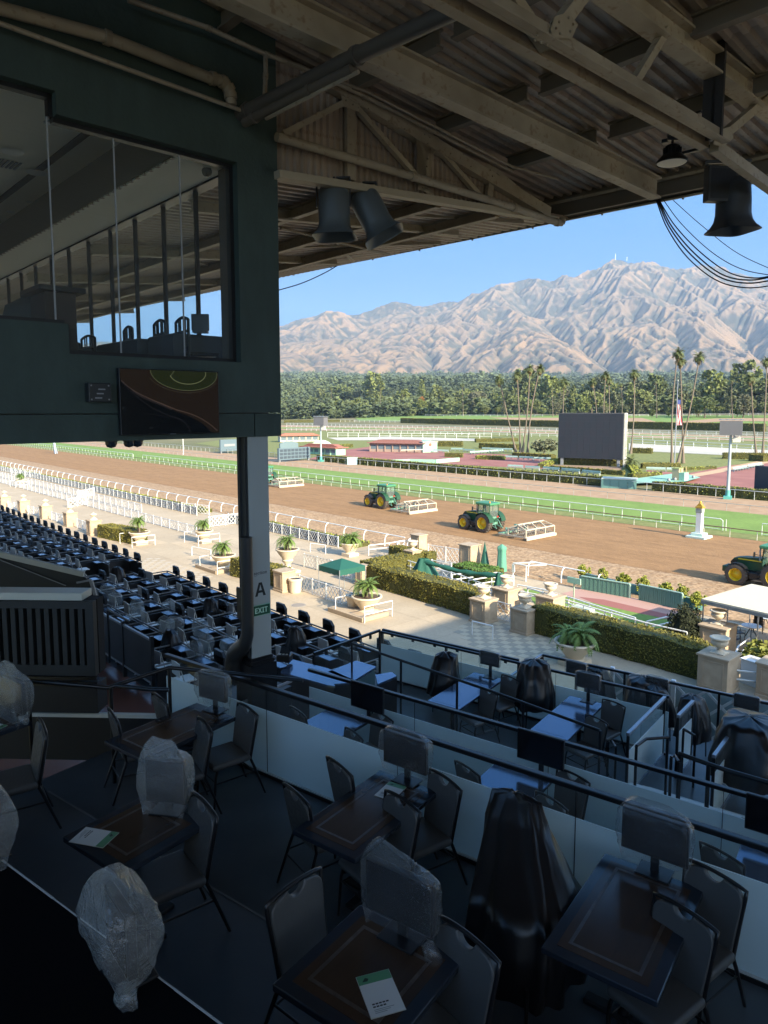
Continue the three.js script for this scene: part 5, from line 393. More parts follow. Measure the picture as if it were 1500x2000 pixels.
// canopy with tables at the right edge
{ const a = onY(1370, 1172, 2.6), b = onY(1498, 1142, 2.6), q = toT(a), q2 = toT(b), w = 9, dp = 5.5, t = thing('shade_canopy', 'flat cream shade canopy at the right edge', 'canopy', PT(q.s, 0, q.d), Math.atan2(-(onY(1500, 1201, 2.6).z - a.z), onY(1500, 1201, 2.6).x - a.x)); new MB().rbox(0, 2.6, -dp, w, 2.68, 0, 0.02).build('roof_sheet', mat(0.62, 0.55, 0.40, 0.8), t); new MB().box(-0.02, 2.42, -dp, 0.08, 2.6, 0.02).box(0, 2.42, -0.04, w, 2.6, 0.04).build('edge_frame', M.steel, t); for (const x of [0.08, 3, 6]) for (const z of [-0.08, -dp + 0.1, -dp / 2]) new MB().tube([V(x, 0, z), V(x, 2.6, z)], 0.04, 7).build('pole', M.steel, t);
  const tb = (label, x, y) => { const p = onY(x, y, 0.75), k = thing('round_table', label, 'table', p.setY(0), 0, 'round tables under the canopy'); new MB().lathe([[0.001, 0.76], [0.52, 0.76], [0.53, 0.745], [0.52, 0.73], [0.001, 0.73]], 0, 0, 0, 28).build('tabletop', mat(0.55, 0.60, 0.66, 0.2), k); for (let i = 0; i < 3; i++) new MB().tube([V(0, 0.72, 0), V(0.38 * Math.cos(i * 2.1), 0, 0.38 * Math.sin(i * 2.1))], 0.025, 6).build('leg', M.black, k); }; tb('round pale table under the canopy, nearer of the two', 1468, 1222); tb('round pale table under the canopy, farther of the two', 1494, 1204);
  const ch = (label, x, y, turn) => { const k = thing('patio_chair', label, 'chair', P0(x, y), turn, 'dark patio chairs under the canopy'); new MB().box(-0.24, 0.42, -0.22, 0.24, 0.46, 0.24).build('seat', M.black, k); new MB().box(-0.24, 0.46, -0.26, 0.24, 0.9, -0.22).build('backrest', M.black, k); for (const q of [-1, 1]) { new MB().tube([V(q * 0.24, 0, 0.22), V(q * 0.26, 0.64, 0.22), V(q * 0.26, 0.66, -0.24)], 0.02, 6).build('armrest', M.black, k); new MB().tube([V(q * 0.22, 0.9, -0.26), V(q * 0.22, 0, -0.26)], 0.02, 6).build('leg', M.black, k); } }; ch('dark patio chair left of the nearer round table', 1442, 1250, 1.6); ch('dark patio chair before the dark urn pillar', 1432, 1262, 2.2); ch('dark patio chair behind the farther round table', 1480, 1235, -0.5);
  const u = thing('white_cabinet', 'white cabinet with lid at the shaded gate', 'cabinet', P0(1470, 1336), phiT - 0.2); new MB().rbox(-0.42, 0, -0.35, 0.42, 1.15, 0.35, 0.02).build('body', M.white, u); new MB().rbox(-0.46, 1.15, -0.4, 0.46, 1.22, 0.4, 0.02).build('lid', M.white, u); new MB().box(-0.2, 1.225, -0.1, 0.2, 1.235, 0.1).build('slot', M.grey, u);
  tubeRail('white handrail right of the shaded pillar', [[1424, 1342], [1440, 1300], [1462, 1282]], 1.0); tubeRail('white gate rail before the white cabinet', [[1434, 1350], [1480, 1356], [1500, 1345]], 1.0); const sh = thing('green_shrub', 'leafy green shrub behind the white cabinet', 'shrub', P0(1492, 1318), 0); const k = mesh('leaves', crowns[0], M_leafB, sh); k.scale.set(1.1, 1.0, 1.0); k.position.y = 0.8; new MB().tube([V(0, 0, 0), V(0, 0.8, 0)], 0.06, 6).build('stem', bark, sh);
  const wr = thing('low_wall', 'low white wall behind the shaded shrubs at the right', 'wall', P0(1478, 1290), phiT); new MB().box(0, 0, -0.2, 6, 0.7, 0).build('wall_body', M.pale, wr); new MB().box(-0.04, 0.7, -0.24, 6, 0.76, 0.04).build('coping', M.white, wr); const st = thing('stacked_chairs', 'pile of folded dark chairs left of the dark urn', 'chair pile', P0(1372, 1252), phiT + 0.3); for (let i = 0; i < 6; i++) new MB().bar(V(-0.9 + i * 0.1, 0.1 + i * 0.12, 0.4 - i * 0.1), V(0.9 - i * 0.1, 0.25 + i * 0.12, -0.3 + i * 0.05), 0.5, 0.05).build('folded_chair', i % 2 ? M.grey : M.black, st); }
// shaded front fence of white crossing bars below the terrace
// ---------- stand body: tiers, walls, neighbouring wing ----------
const M_floor = mat(0.020, 0.024, 0.030, 0.32), M_riser = mat(0.012, 0.013, 0.016, 0.5), M_redfloor = mat(0.17, 0.075, 0.06, 0.2), M_blackp = mat(0.014, 0.015, 0.018, 0.45), M_vinyl = mat(0.075, 0.08, 0.085, 0.5), M_tube = mat(0.22, 0.23, 0.24, 0.35), M_paintblk = mat(0.010, 0.011, 0.013, 0.28);
const T_floor = tex(512, 3, (u, v) => 0.30 + 0.35 * tfbm(u, v, 6, 5, 41), true); M_floor.roughnessMap = T_floor; M_floor.roughness = 0.75; const T_flc = tex(512, 4, (u, v) => mixc([0.040, 0.052, 0.064], [0.105, 0.122, 0.14], Math.pow(tfbm(u, v, 5, 6, 42), 1.3))); M_floor.map = T_flc; M_floor.color.setRGB(1, 1, 1);
function G(name, label, b, m) { const o = b.build(name, m); o.rotation.y = phiG; return tag(o, label, null, null, 'structure'); }
function Ts(name, label, b, m) { const o = b.build(name, m); o.rotation.y = phiT; return tag(o, label, null, null, 'structure'); }
const YA = 9.15, YB = 8.75, Y2 = 7.85, Y3 = 6.95, Y4 = 6.2;
G('tier_floor', 'dark floor of the upper dining tier', new MB().box(-6.6, 3, -3.44, 8, YA, -1.70), M_floor); G('tier_floor', 'dark floor of the second dining tier before the pale barrier', new MB().box(-7.6, 3, -5.50, 8, YB, -3.45), M_floor); G('tier_floor', 'dark floor of the third dining tier', new MB().box(-7.7, 3, -8.00, 8, Y2, -5.51), M_floor); G('tier_floor', 'dark floor of the lower dining tier with blue tables', new MB().box(-9.5, 3, -12.45, 8, Y3, -8.01), M_floor); G('tier_floor', 'dark floor of the lowest dining tier at the front', new MB().box(-6.7, 3, -15.15, 8, Y4, -12.46), M_floor);
G('stand_base', 'dark base wall under the dining tiers', new MB().box(-9.5, -0.1, -15.3, 12, 3, -1.7), M_riser);
// box seat terraces on the left, stepping down to the apron
const BX = []; for (let k = 0; k < 4; k++) BX.push({ d0: 6.9 + 1.42 * k, y: 6.25 - 0.14 * k });
{ const b = new MB(); BX.forEach((q) => b.box(-95, 2, -(q.d0 + 1.415), -11.9, q.y, -q.d0)); Ts('box_terrace', 'dark stepped terrace under the spectator boxes', b, M_riser); Ts('walkway', 'red brown glossy walkway behind the spectator boxes', new MB().box(-95, 2, -6.89, -10.2, 6.26, 3), M_redfloor); Ts('stand_wall', 'dark wall under the spectator boxes', new MB().box(-95, -0.1, -12.35, -11.9, 2, -12), M_riser); }
// ---------- spectator boxes ----------
const Tb = (s, y, d) => PT(s, y, d);
function boxUnit() { const t = thing('spectator_box', '', 'spectator box'); const w = 1.2; new MB().box(0.02, 0.02, -1.36, w - 0.02, 0.56, -1.33).build('front_panel', M_vinyl, t); new MB().box(0, 0, -1.34, 0.03, 0.55, -0.12).build('side_panel', M_blackp, t); new MB().tube([V(0, 0.62, -0.1), V(0, 0.62, -1.35), V(w, 0.62, -1.35)], 0.024, 6).tube([V(0, 0, -1.35), V(0, 0.62, -1.35)], 0.024, 6).build('tube_rail', M_tube, t); new MB().rbox(0.08, 0.56, -1.31, 0.58, 0.59, -1.04, 0.008).build('shelf', mat(0.16, 0.24, 0.36, 0.12, { metalness: 0.5 }), t); return t; }  // shelf blue is a metal tint standing in for mirrored sky
function foldChair() { const t = thing('folding_chair', '', 'folding chair'); new MB().rbox(-0.22, 0.43, -0.2, 0.22, 0.465, 0.2, 0.015).build('seat', M.white, t); new MB().rbox(-0.22, 0.58, 0.19, 0.22, 0.90, 0.225, 0.03).build('backrest', M.white, t); for (const q of [-1, 1]) { new MB().tube([V(q * 0.225, 0.90, 0.22), V(q * 0.225, 0.45, 0.1), V(q * 0.225, 0, -0.2)], 0.014, 6).build('front_leg', M.offwhite, t); new MB().tube([V(q * 0.205, 0.46, -0.05), V(q * 0.205, 0, 0.26)], 0.014, 6).build('rear_leg', M.offwhite, t); } return t; }
function boxMonitor() { const t = thing('box_monitor', '', 'monitor'); new MB().prism([[-0.25, 0], [0.25, 0], [0.25, 0.19], [0.12, 0.31], [-0.25, 0.31]], -0.04, 0.04).build('screen_shell', M_blackp, t); new MB().box(-0.22, 0.02, 0.041, 0.22, 0.185, 0.046).build('screen', mat(0.008, 0.009, 0.011, 0.15), t); new MB().box(-0.05, -0.12, -0.03, 0.05, 0, 0.03).build('stem', M_tube, t); return t; }
{ const r = rng(21), B0 = boxUnit(), C0 = foldChair(), N0 = boxMonitor(); let first = true; const rowW = ['back', 'second', 'third', 'front'];
  const aisle = (k, s) => s < -27.2 && s > -29.2;
  for (let k = 0; k < 4; k++) for (let i = 0; i < 46; i++) { const s = -13.2 - i * 1.2 - (k % 2) * 0.1; if (aisle(k, s)) continue; if (k === 0 && s > -15) continue; if (k === 1 && s > -13.8 && i < 1) continue; const q = BX[k], w = `in the ${rowW[k]} row, ${ord(i)} from the right end`, fin = (o, p, turn, label, group) => { o.position.copy(p); o.rotation.y = turn; o.userData.label = label; o.userData.group = group; };
    const bx = first ? B0 : copy(B0); fin(bx, Tb(s, q.y, q.d0), phiT, `black spectator box ${w}`, 'spectator boxes below the column');
    if (r() < 0.9) { const c = first ? C0 : copy(C0); fin(c, Tb(s + 0.78 + 0.2 * (r() - 0.5), q.y, q.d0 + 0.45), phiT + (r() - 0.5) * 0.4, `white folding chair ${w}`, 'white folding chairs in the boxes'); }
    if (!first && k < 3 && (i * 3 + k * 5) % 5 < [4, 3, 3][k]) continue; const n = first ? N0 : copy(N0); fin(n, Tb(s + 0.95, q.y + 0.66, q.d0 + 1.27), phiT + (r() - 0.5) * 0.15, `black box monitor ${w}`, 'black monitors on the box fronts'); first = false; } }
{ // tall back panels by the walkway
  const t = thing('box_screen', 'tall black panel wall on posts behind the nearest boxes', 'screen', PT(-30, 6.26, 6.84), phiT); for (let i = 0; i < 9; i++) new MB().box(i * 1.62 + 0.05, 0.32, -0.02, i * 1.62 + 1.57, 1.3, 0.02).build('panel', M_blackp, t); for (let i = 0; i <= 9; i++) new MB().box(i * 1.62 - 0.04, 0, -0.04, i * 1.62 + 0.04, 1.42, 0.04).build('post', M.black, t); new MB().box(0, 1.3, -0.03, 14.6, 1.35, 0.03).box(0, 0.27, -0.03, 14.6, 0.32, 0.03).build('rail_bar', M_tube, t); }
// plastic covers and black bags lying in the boxes
const T_crink = tex(512, 0.5, (u, v) => { const a = 1 - Math.abs(2 * tfbm(u, v, 6, 4, 71) - 1), b = 1 - Math.abs(2 * tfbm(u, v, 16, 3, 72) - 1); return 0.6 * Math.pow(a, 3) + 0.4 * Math.pow(b, 3); }, true);
const M_plastic = new THREE.MeshPhysicalMaterial({ color: C(0.90, 0.92, 0.91), transmission: 0.93, roughness: 0.18, thickness: 0, bumpMap: T_crink, bumpScale: 0.008, side: THREE.DoubleSide });
const M_bag = mat(0.010, 0.010, 0.012, 0.30);
function coverGeo(w, h, t, seed, o = {}) { // loose plastic bag over a monitor: creased, puffed, hanging lower at one corner
  const r = rng(seed), n = 44, m = 22, rings = [], ph = r() * 6, pk = r() * 6; const outline = (a, k) => { const c = Math.cos(a), s = Math.sin(a), p = 0.28; return [Math.sign(c) * Math.pow(Math.abs(c), p) * w / 2, Math.sign(s) * Math.pow(Math.abs(s), p) * t / 2]; };
  const crease = (a, y) => Math.abs(gnoise(Math.cos(a) * 2.2 + ph, Math.sin(a) * 2.2 + y * 2.4 + pk)) * 0.9 + Math.abs(gnoise(Math.cos(a) * 5 + ph, Math.sin(a) * 5 + y * 4)) * 0.5;
  for (let j = 0; j <= m; j++) { const u = j / m; rings.push(Array.from({ length: n }, (_, k) => { const a = k / n * 2 * Math.PI; let [x, z] = outline(a); let y = h * (1 - u); const q = crease(a, u); if (u < 0.14) { const s = u / 0.14, g = Math.sqrt(s); const peak = (o.peak ?? 0.06) * (1 - s) * (1 + 0.6 * Math.sin(a + ph)); x *= 0.55 + 0.45 * g; z *= 0.2 + 0.8 * g; y = h * (1 - 0.10 * s) + peak; } const puff = (o.puff ?? 0.02) * Math.sin(Math.PI * Math.min(1, u * 1.2)) + 0.020 * (q - 0.3); const L = Math.hypot(x, z * 3) || 1; x += puff * x / L * 1.3; z += puff * (z * 3) / L * 1.6; if (u > 0.8) { const e = (u - 0.8) / 0.2; y -= e * (o.sag ?? 0.10) * (0.4 + 0.6 * Math.sin(a * 1 + ph) + 0.35 * Math.sin(a * 3 + pk)); x *= 1 - 0.10 * e; z *= 1 - 0.25 * e; } return V(x, y, z); })); }
  const top = []; const c0 = rings[0]; const b = new MB(); b.loft(rings); const ctr = V(); c0.forEach((p) => ctr.add(p)); ctr.divideScalar(n); ctr.y += 0.012; for (let k = 0; k < n; k++) b.tri(ctr, c0[(k + 1) % n], c0[k]);
  if (o.tail) { const [tx, ty, tl] = o.tail, rr = []; for (let j = 0; j <= 7; j++) { const u = j / 7; rr.push(Array.from({ length: 10 }, (_, k) => { const a = k / 10 * 6.283, q = (0.012 + 0.035 * Math.sin(Math.PI * Math.pow(u, 0.7))) * (1 + 0.3 * Math.sin(a * 3 + u * 4)); return V(tx + Math.cos(a) * q + 0.05 * u, ty - tl * u, 0.02 + Math.sin(a) * q); })); } b.loft(rr, true); } return b.geometry(); }
function drape(seed, rows) { // rows: [centre x, y, z, radius x, radius z], from the top down, with hanging folds
  const r = rng(seed), n = 64, ph = r() * 6, rings = []; rows.forEach(([cx, y, cz, rx, rz], j) => { const u = j / (rows.length - 1); rings.push(Array.from({ length: n }, (_, k) => { const a = k / n * 6.283, c = Math.cos(a), s = Math.sin(a), f = 1 + (0.05 + 0.07 * u) * (Math.sin(a * 9 + ph + u + 1.5 * Math.sin(a * 2 + ph)) * 0.28 + gnoise(Math.cos(a) * 2 + ph, Math.sin(a) * 2 + u * 1.5) * 1.3) + 0.05 * gnoise(a * 5, u * 4 + ph); const p = 0.7; return V(cx + Math.sign(c) * Math.pow(Math.abs(c), p) * rx * f, y + 0.03 * gnoise(a * 2 + ph, u * 3) * (u > 0.9 ? 2 : 1), cz + Math.sign(s) * Math.pow(Math.abs(s), p) * rz * f); })); }); const sm = []; for (let j = 0; j + 1 < rings.length; j++) for (let q = 0; q < 4; q++) sm.push(rings[j].map((p, k) => { const v = p.clone().lerp(rings[j + 1][k], q / 4), e = 0.012 * gnoise(k * 0.35 + ph, (j + q / 4) * 1.3); return v.add(V(e, e, -e)); })); sm.push(rings[rings.length - 1]); const b = new MB(); b.loft(sm); const c0 = sm[0], ctr = V(); c0.forEach((p) => ctr.add(p)); ctr.divideScalar(n); for (let k = 0; k < n; k++) b.tri(ctr, c0[(k + 1) % n], c0[k]); return b.geometry(); }
{ const g = [coverGeo(0.42, 0.36, 0.18, 5), coverGeo(0.4, 0.32, 0.2, 6)], r = rng(44); let n = 0; [[225, 1165, 1], [268, 1178, 1], [330, 1178, 2], [342, 1215, 0], [268, 1192, 0], [392, 1222, 1], [400, 1248, 0], [325, 1215, 0], [448, 1250, 0], [210, 1150, 0], [380, 1262, 0]].forEach(([x, y, k]) => { const q = BX[k], p = onY(x, y, q.y + 0.9), t = thing('plastic_cover', `clear plastic sheet bundled over a box monitor in the left boxes, ${ord(n++)} nearest the walkway`, 'cover', p.setY(q.y + 0.62), phiT + r(), 'clear plastic covers in the boxes'); mesh('film', g[n % 2], M_plastic, t); });
  [[332, 1262, 0], [228, 1130, 2], [410, 1195, 2], [575, 1255, 1]].forEach(([x, y, k], i) => { const q = BX[k], p = onY(x, y, q.y + 0.5), t = thing('black_bag', `black plastic bag heaped over seats in the boxes, ${['nearest the walkway', 'on the left in the third row', 'in the third row', 'right of the column', 'far left beyond the kiosk', 'near the counters', 'farthest left in view'][i]}`, 'bag', p.setY(q.y), phiT + r(), 'black bags in the boxes'); mesh('film', drape(50 + i, [[0, 0.95, 0, 0.1, 0.08], [0.02, 0.85, 0, 0.2, 0.14], [0.05, 0.6, 0, 0.26, 0.22], [0, 0.25, 0, 0.33, 0.28], [0, 0.02, 0, 0.38, 0.3]]), M_bag, t); }); }
// ---------- kiosk, landing and guards on the left ----------
{ const a = onY(0, 1392, YA), b = onY(190, 1395, YA), c = onY(352, 1401, YA), dir = b.clone().sub(a).normalize(), turn = Math.atan2(-dir.z, dir.x), L = b.distanceTo(a), t = thing('louvred_kiosk', 'dark kiosk clad in vertical louvres at the left edge', 'kiosk', b.clone(), turn); new MB().box(-L - 2, 0, -0.3, 0, 0.36, -0.03).build('plinth', M_riser, t); new MB().box(-L - 2, 0.36, -0.05, 0.03, 0.42, 0.03).box(-L - 2, 0.44, -0.05, 0.02, 0.48, 0.02).build('plinth_moulding', M_paintblk, t); new MB().box(-L - 2, 0.48, -0.3, -0.001, 1.42, -0.13).build('inner_box', mat(0.006, 0.006, 0.007, 0.8), t); const m = mat(0.016, 0.020, 0.022, 0.6); for (let i = 0; i < 20; i++) new MB().rbox(-0.19 - i * 0.105, 0.62, -0.10, -0.13 - i * 0.105, 1.33, 0.0, 0.006).build('louvre', m, t); new MB().box(-L - 2, 0.485, -0.10, 0, 0.62, -0.001).box(-L - 2, 1.33, -0.10, 0, 1.42, -0.001).box(-0.10, 0.62, -0.10, -0.001, 1.33, -0.001).build('frame', m, t); new MB().rbox(-L - 2, 1.425, -0.3, -0.14, 1.52, -0.02, 0.01).build('top_bar', mat(0.48, 0.50, 0.44, 0.35), t);
  const ls = thing('landing_edge', 'white edged black landing below the kiosk', 'landing', b.clone(), turn); new MB().box(-L - 2, -0.045, -0.06, c.distanceTo(b) + 0.2, 0.0, 0.0).build('white_nosing', mat(0.62, 0.62, 0.55, 0.5), ls); new MB().box(-L - 2, -0.6, -0.065, c.distanceTo(b) + 0.2, -0.046, -0.004).build('black_riser', M_riser, ls);
  // dark glass guard above the kiosk
  const D = 11.8, at = (x, y) => { const d = sight(x, y); return V(0, EYE, 0).addScaledVector(d, D / -d.z); }, g = thing('guard_panel', 'dark sloping guard panel with a pale top rail behind the kiosk', 'guard', V(0, 0, 0), 0); const P = [at(-120, 1060), at(0, 1087), at(150, 1124), at(176, 1136), at(188, 1172), at(-120, 1180)], m4 = new MB(), off = V(0, 0, -0.06); for (let i = 1; i + 1 < P.length; i++) { m4.tri(P[0], P[i], P[i + 1]); m4.tri(P[0].clone().add(off), P[i + 1].clone().add(off), P[i].clone().add(off)); } m4.build('panel', mat(0.010, 0.013, 0.012, 0.5), g); new MB().bar(at(-120, 1054), at(164, 1121), 0.07, 0.09).build('top_rail', mat(0.42, 0.42, 0.36, 0.4), g); new MB().bar(at(0, 1092).add(V(0, 0, 0.03)), at(130, 1143).add(V(0, 0, 0.03)), 0.012, 0.012).build('seam', M_tube, g); new MB().bar(at(150, 1138), at(176, 1133), 0.03, 0.03).bar(at(178, 1134), at(189, 1172), 0.05, 0.05).build('end_frame', M_tube, g); }
function pipeRail(label, runs, posts, r, m, name = 'handrail') { const o = runs[0][0], t = thing(name, label, 'handrail', o.clone(), 0); for (const q of runs) new MB().tube(q.map((p) => p.clone().sub(o)), r, 7).build('rail_bar', m, t); for (const [a, y] of posts) new MB().tube([a.clone().sub(o), a.clone().setY(y).sub(o)], r * 0.9, 7).build('post', m, t); return t; }
{ const y = 9.85, f = (x, q, yy = y) => onY(x, q, yy); pipeRail('black handrail turning along the landing left of the dining tier', [[f(55, 1330), f(212, 1343), f(330, 1304), f(440, 1314), f(592, 1329)], [f(226, 1339), f(300, 1347), f(330, 1347)]], [[f(216, 1343), YB], [f(55, 1330), YB], [f(330, 1304), YB]], 0.024, M_paintblk); pipeRail('two bar black rail on the walkway beside the box screen', [[onY(210, 1190, 8.2), onY(255, 1215, 8.2)]], [[onY(210, 1190, 8.2), 6.9]], 0.03, M_paintblk); }
// ---------- dining furniture ----------
const T_vin = tex(256, 0.5, (u, v) => 0.35 + 0.4 * tfbm(u, v, 24, 4, 51), true);
const M_pad = mat(0.088, 0.090, 0.090, 0.75, { roughnessMap: T_vin, bumpMap: T_vin, bumpScale: 0.0012 }), M_frame = mat(0.013, 0.013, 0.015, 0.32), M_gloss = mat(0.024, 0.032, 0.046, 0.14), T_wood = tex(512, 1.3, (u, v) => { const g = tfbm(u, v * 0.15, 32, 4, 53), l = tfbm(u, v, 4, 4, 54); return mixc([0.030, 0.019, 0.013], [0.085, 0.050, 0.033], clamp(0.5 * g + 0.6 * l - 0.1, 0, 1)); }), M_wood = mat(1, 1, 1, 0.16, { map: T_wood }), T_inlay = tex(256, 0.6, (u, v) => mixc([0.03, 0.02, 0.015], [0.15, 0.11, 0.085], Math.pow(tfbm(u, v, 16, 4, 55), 1.2))), M_inlay = mat(1, 1, 1, 0.3, { map: T_inlay });
function makeChair() { // faces -z, origin between the feet
  const t = thing('banquet_chair', 'dark banquet chair', 'chair');
  new MB().rbox(-0.22, 0.415, -0.24, 0.22, 0.485, 0.20, 0.032, 4).build('seat', M_pad, t);
  const tilt = new THREE.Matrix4().makeTranslation(0, 0.45, 0.205).multiply(new THREE.Matrix4().makeRotationX(0.17));
  const sh = new THREE.Shape(); sh.moveTo(-0.175, 0.02); sh.lineTo(-0.2, 0.36); sh.quadraticCurveTo(-0.2, 0.425, -0.13, 0.437); sh.lineTo(-0.075, 0.447); sh.quadraticCurveTo(-0.05, 0.395, 0, 0.395); sh.quadraticCurveTo(0.05, 0.395, 0.075, 0.447); sh.lineTo(0.13, 0.437); sh.quadraticCurveTo(0.2, 0.425, 0.2, 0.36); sh.lineTo(0.175, 0.02); sh.closePath();
  const bg = new THREE.ExtrudeGeometry(sh, { depth: 0.026, bevelEnabled: true, bevelSize: 0.012, bevelThickness: 0.012, bevelSegments: 3, curveSegments: 8 }); bg.translate(0, 0, -0.013); new MB().geo(bg, tilt).build('backrest', M_pad, t);
  const pt = (x, y, z = 0) => V(x, y, z).applyMatrix4(tilt), arc = []; for (let i = 0; i <= 10; i++) { const x = -0.222 + 0.444 * i / 10; arc.push(pt(x, 0.448 + 0.022 * (1 - Math.pow(x / 0.222, 2)))); } new MB().tube([pt(-0.192, -0.02), pt(-0.205, 0.2), pt(-0.22, 0.40), ...arc, pt(0.22, 0.40), pt(0.205, 0.2), pt(0.192, -0.02)], 0.0145, 7).build('back_frame', M_frame, t);
  for (const q of [-1, 1]) { new MB().tube([V(q * 0.192, 0.43, 0.2), V(q * 0.2, 0.34, 0.235), V(q * 0.215, 0.0, 0.36)], [0.015, 0.015, 0.012], 7).build('leg', M_frame, t); new MB().tube([V(q * 0.19, 0.43, -0.18), V(q * 0.2, 0.34, -0.21), V(q * 0.205, 0, -0.235)], [0.015, 0.015, 0.012], 7).build('leg', M_frame, t); }
  new MB().tube([V(-0.2, 0.3, -0.213), V(0.2, 0.3, -0.213)], 0.009, 6).tube([V(-0.205, 0.24, 0.272), V(0.205, 0.24, 0.272)], 0.009, 6).tube([V(-0.203, 0.28, -0.214), V(-0.203, 0.28, 0.257)], 0.009, 6).tube([V(0.203, 0.28, -0.214), V(0.203, 0.28, 0.257)], 0.009, 6).build('stretcher', M_frame, t); return t;
}
const CH0 = makeChair(); let chairUsed = false;
function chair(label, s, y, d, face, group) { const turn = phiG + { right: -Math.PI / 2, left: Math.PI / 2, front: 0, back: Math.PI }[face] + 0.06 * Math.sin(s * 9 + d * 5), p = PG(s, y, d); if (!chairUsed) { chairUsed = true; CH0.position.copy(p); CH0.rotation.y = turn; CH0.userData.label = label; CH0.userData.group = group; return CH0; } return copy(CH0, p, turn, label, group); }
function table(label, s0, s1, d0, d1, y, group, big) { const t = thing('dining_table', label, 'table', PG((s0 + s1) / 2, y, (d0 + d1) / 2), phiG, group), w = s1 - s0, l = d1 - d0; new MB().rbox(-w / 2, 0.705, -l / 2, w / 2, 0.75, l / 2, 0.01).build('tabletop', big ? M_skytint : M_gloss, t); const e = 0.075; new MB().box(-w / 2 + e, 0.7502, -l / 2 + e, w / 2 - e, 0.7525, l / 2 - e).build('wood_panel', big ? M_skytint : M_wood, t); const q = e + 0.055, v = 0.022, I = new MB(); if (!big) { I.box(-w / 2 + q, 0.753, -l / 2 + q, w / 2 - q, 0.7545, -l / 2 + q + v).box(-w / 2 + q, 0.753, l / 2 - q - v, w / 2 - q, 0.7545, l / 2 - q).box(-w / 2 + q, 0.753, -l / 2 + q + v, -w / 2 + q + v, 0.7545, l / 2 - q - v).box(w / 2 - q - v, 0.753, -l / 2 + q + v, w / 2 - q, 0.7545, l / 2 - q - v).build('inlay_border', M_inlay, t); } const ps = l > 1.4 ? [-l * 0.3, l * 0.3] : [0]; for (const z of ps) { new MB().tube([V(0, 0.05, z), V(0, 0.705, z)], 0.04, 10).build('pedestal', M_frame, t); new MB().rbox(-w * 0.38, 0, z - 0.05, w * 0.38, 0.045, z + 0.05, 0.015).rbox(-0.05, 0, z - 0.28, 0.05, 0.04, z + 0.28, 0.015).build('foot', M_frame, t); } return t; }
function monitor(label, s, y, d, w, h, lift, turn = 0) { const t = thing('monitor', label, 'monitor', PG(s, y, d), phiG + turn); new MB().rbox(-w / 2, lift, -0.025, w / 2, lift + h, 0.02, 0.008).build('housing', M_frame, t); new MB().box(-w / 2 + 0.012, lift + 0.015, 0.0205, w / 2 - 0.012, lift + h - 0.012, 0.0225).build('screen', mat(0.006, 0.006, 0.008, 0.18), t); new MB().box(-0.03, 0.01, -0.045, 0.03, lift + h * 0.45, -0.026).build('stem', M_frame, t); new MB().rbox(-0.12, 0, -0.12, 0.12, 0.012, 0.06, 0.004).build('foot', M_frame, t); return t; }
let cseed = 300; const M_milky = new THREE.MeshPhysicalMaterial({ color: C(0.88, 0.90, 0.89), transmission: 0.88, roughness: 0.18, thickness: 0, bumpMap: T_crink, bumpScale: 0.010, side: THREE.DoubleSide }), M_cling = new THREE.MeshPhysicalMaterial({ color: C(0.90, 0.92, 0.93), transmission: 0.96, roughness: 0.1, thickness: 0, bumpMap: T_crink, bumpScale: 0.008, side: THREE.DoubleSide }), M_skytint = mat(0.12, 0.17, 0.26, 0.12, { metalness: 0.7 });  // blue of the glossy tabletops is reflected sky, put into a tinted metal
function cover(label, s, y, d, w, h, lift, o = {}, turn = 0) { const t = thing('plastic_cover', label, 'cover', PG(s, y + lift - 0.04, d), phiG + turn); mesh('film', coverGeo(w + 0.035, h + 0.06, 0.10 + (o.fat || 0), cseed++, o), o.m || M_plastic, t); return t; }
function card(label, p, turn) { const t = thing('menu_card', label, 'card', p, turn); const m = canvasTex(256, 384, (c, w, h) => { c.fillStyle = '#dedfdd'; c.fillRect(0, 0, w, h); c.fillStyle = '#5f9a72'; c.fillRect(0, 0, w, 86); c.fillStyle = '#173222'; c.beginPath(); c.moveTo(30, 60); c.lineTo(60, 26); c.lineTo(84, 40); c.lineTo(70, 62); c.fill(); c.fillStyle = '#dfe8e2'; c.font = 'bold 22px sans-serif'; c.fillStyle = '#2c2f2e'; c.font = '24px sans-serif'; for (let i = 0; i < 9; i++) { c.fillRect(40 + (i % 5) * 26, i < 5 ? 268 : 292, 20, 13); } c.fillStyle = '#8a8d8b'; for (let i = 0; i < 3; i++) c.fillRect(40, 322 + i * 14, 150 - i * 30, 5); }); const g = new MB(); g.quad(V(-0.09, 0.0035, 0.135), V(0.09, 0.0035, 0.135), V(0.09, 0.0035, -0.135), V(-0.09, 0.0035, -0.135), [[0, 0], [1, 0], [1, 1], [0, 1]]); g.build('print', mat(1, 1, 1, 0.35, { map: m }), t); new MB().box(-0.092, 0, -0.137, 0.092, 0.003, 0.137).build('sheet', M.offwhite, t); return t; }
const GA = 'chairs at the two seat tables of the upper tier', GB_ = 'chairs at the brown tables of the second tier', G2 = 'chairs at the tables of the third tier', G3 = 'chairs at the blue reflecting tables of the lower tier';
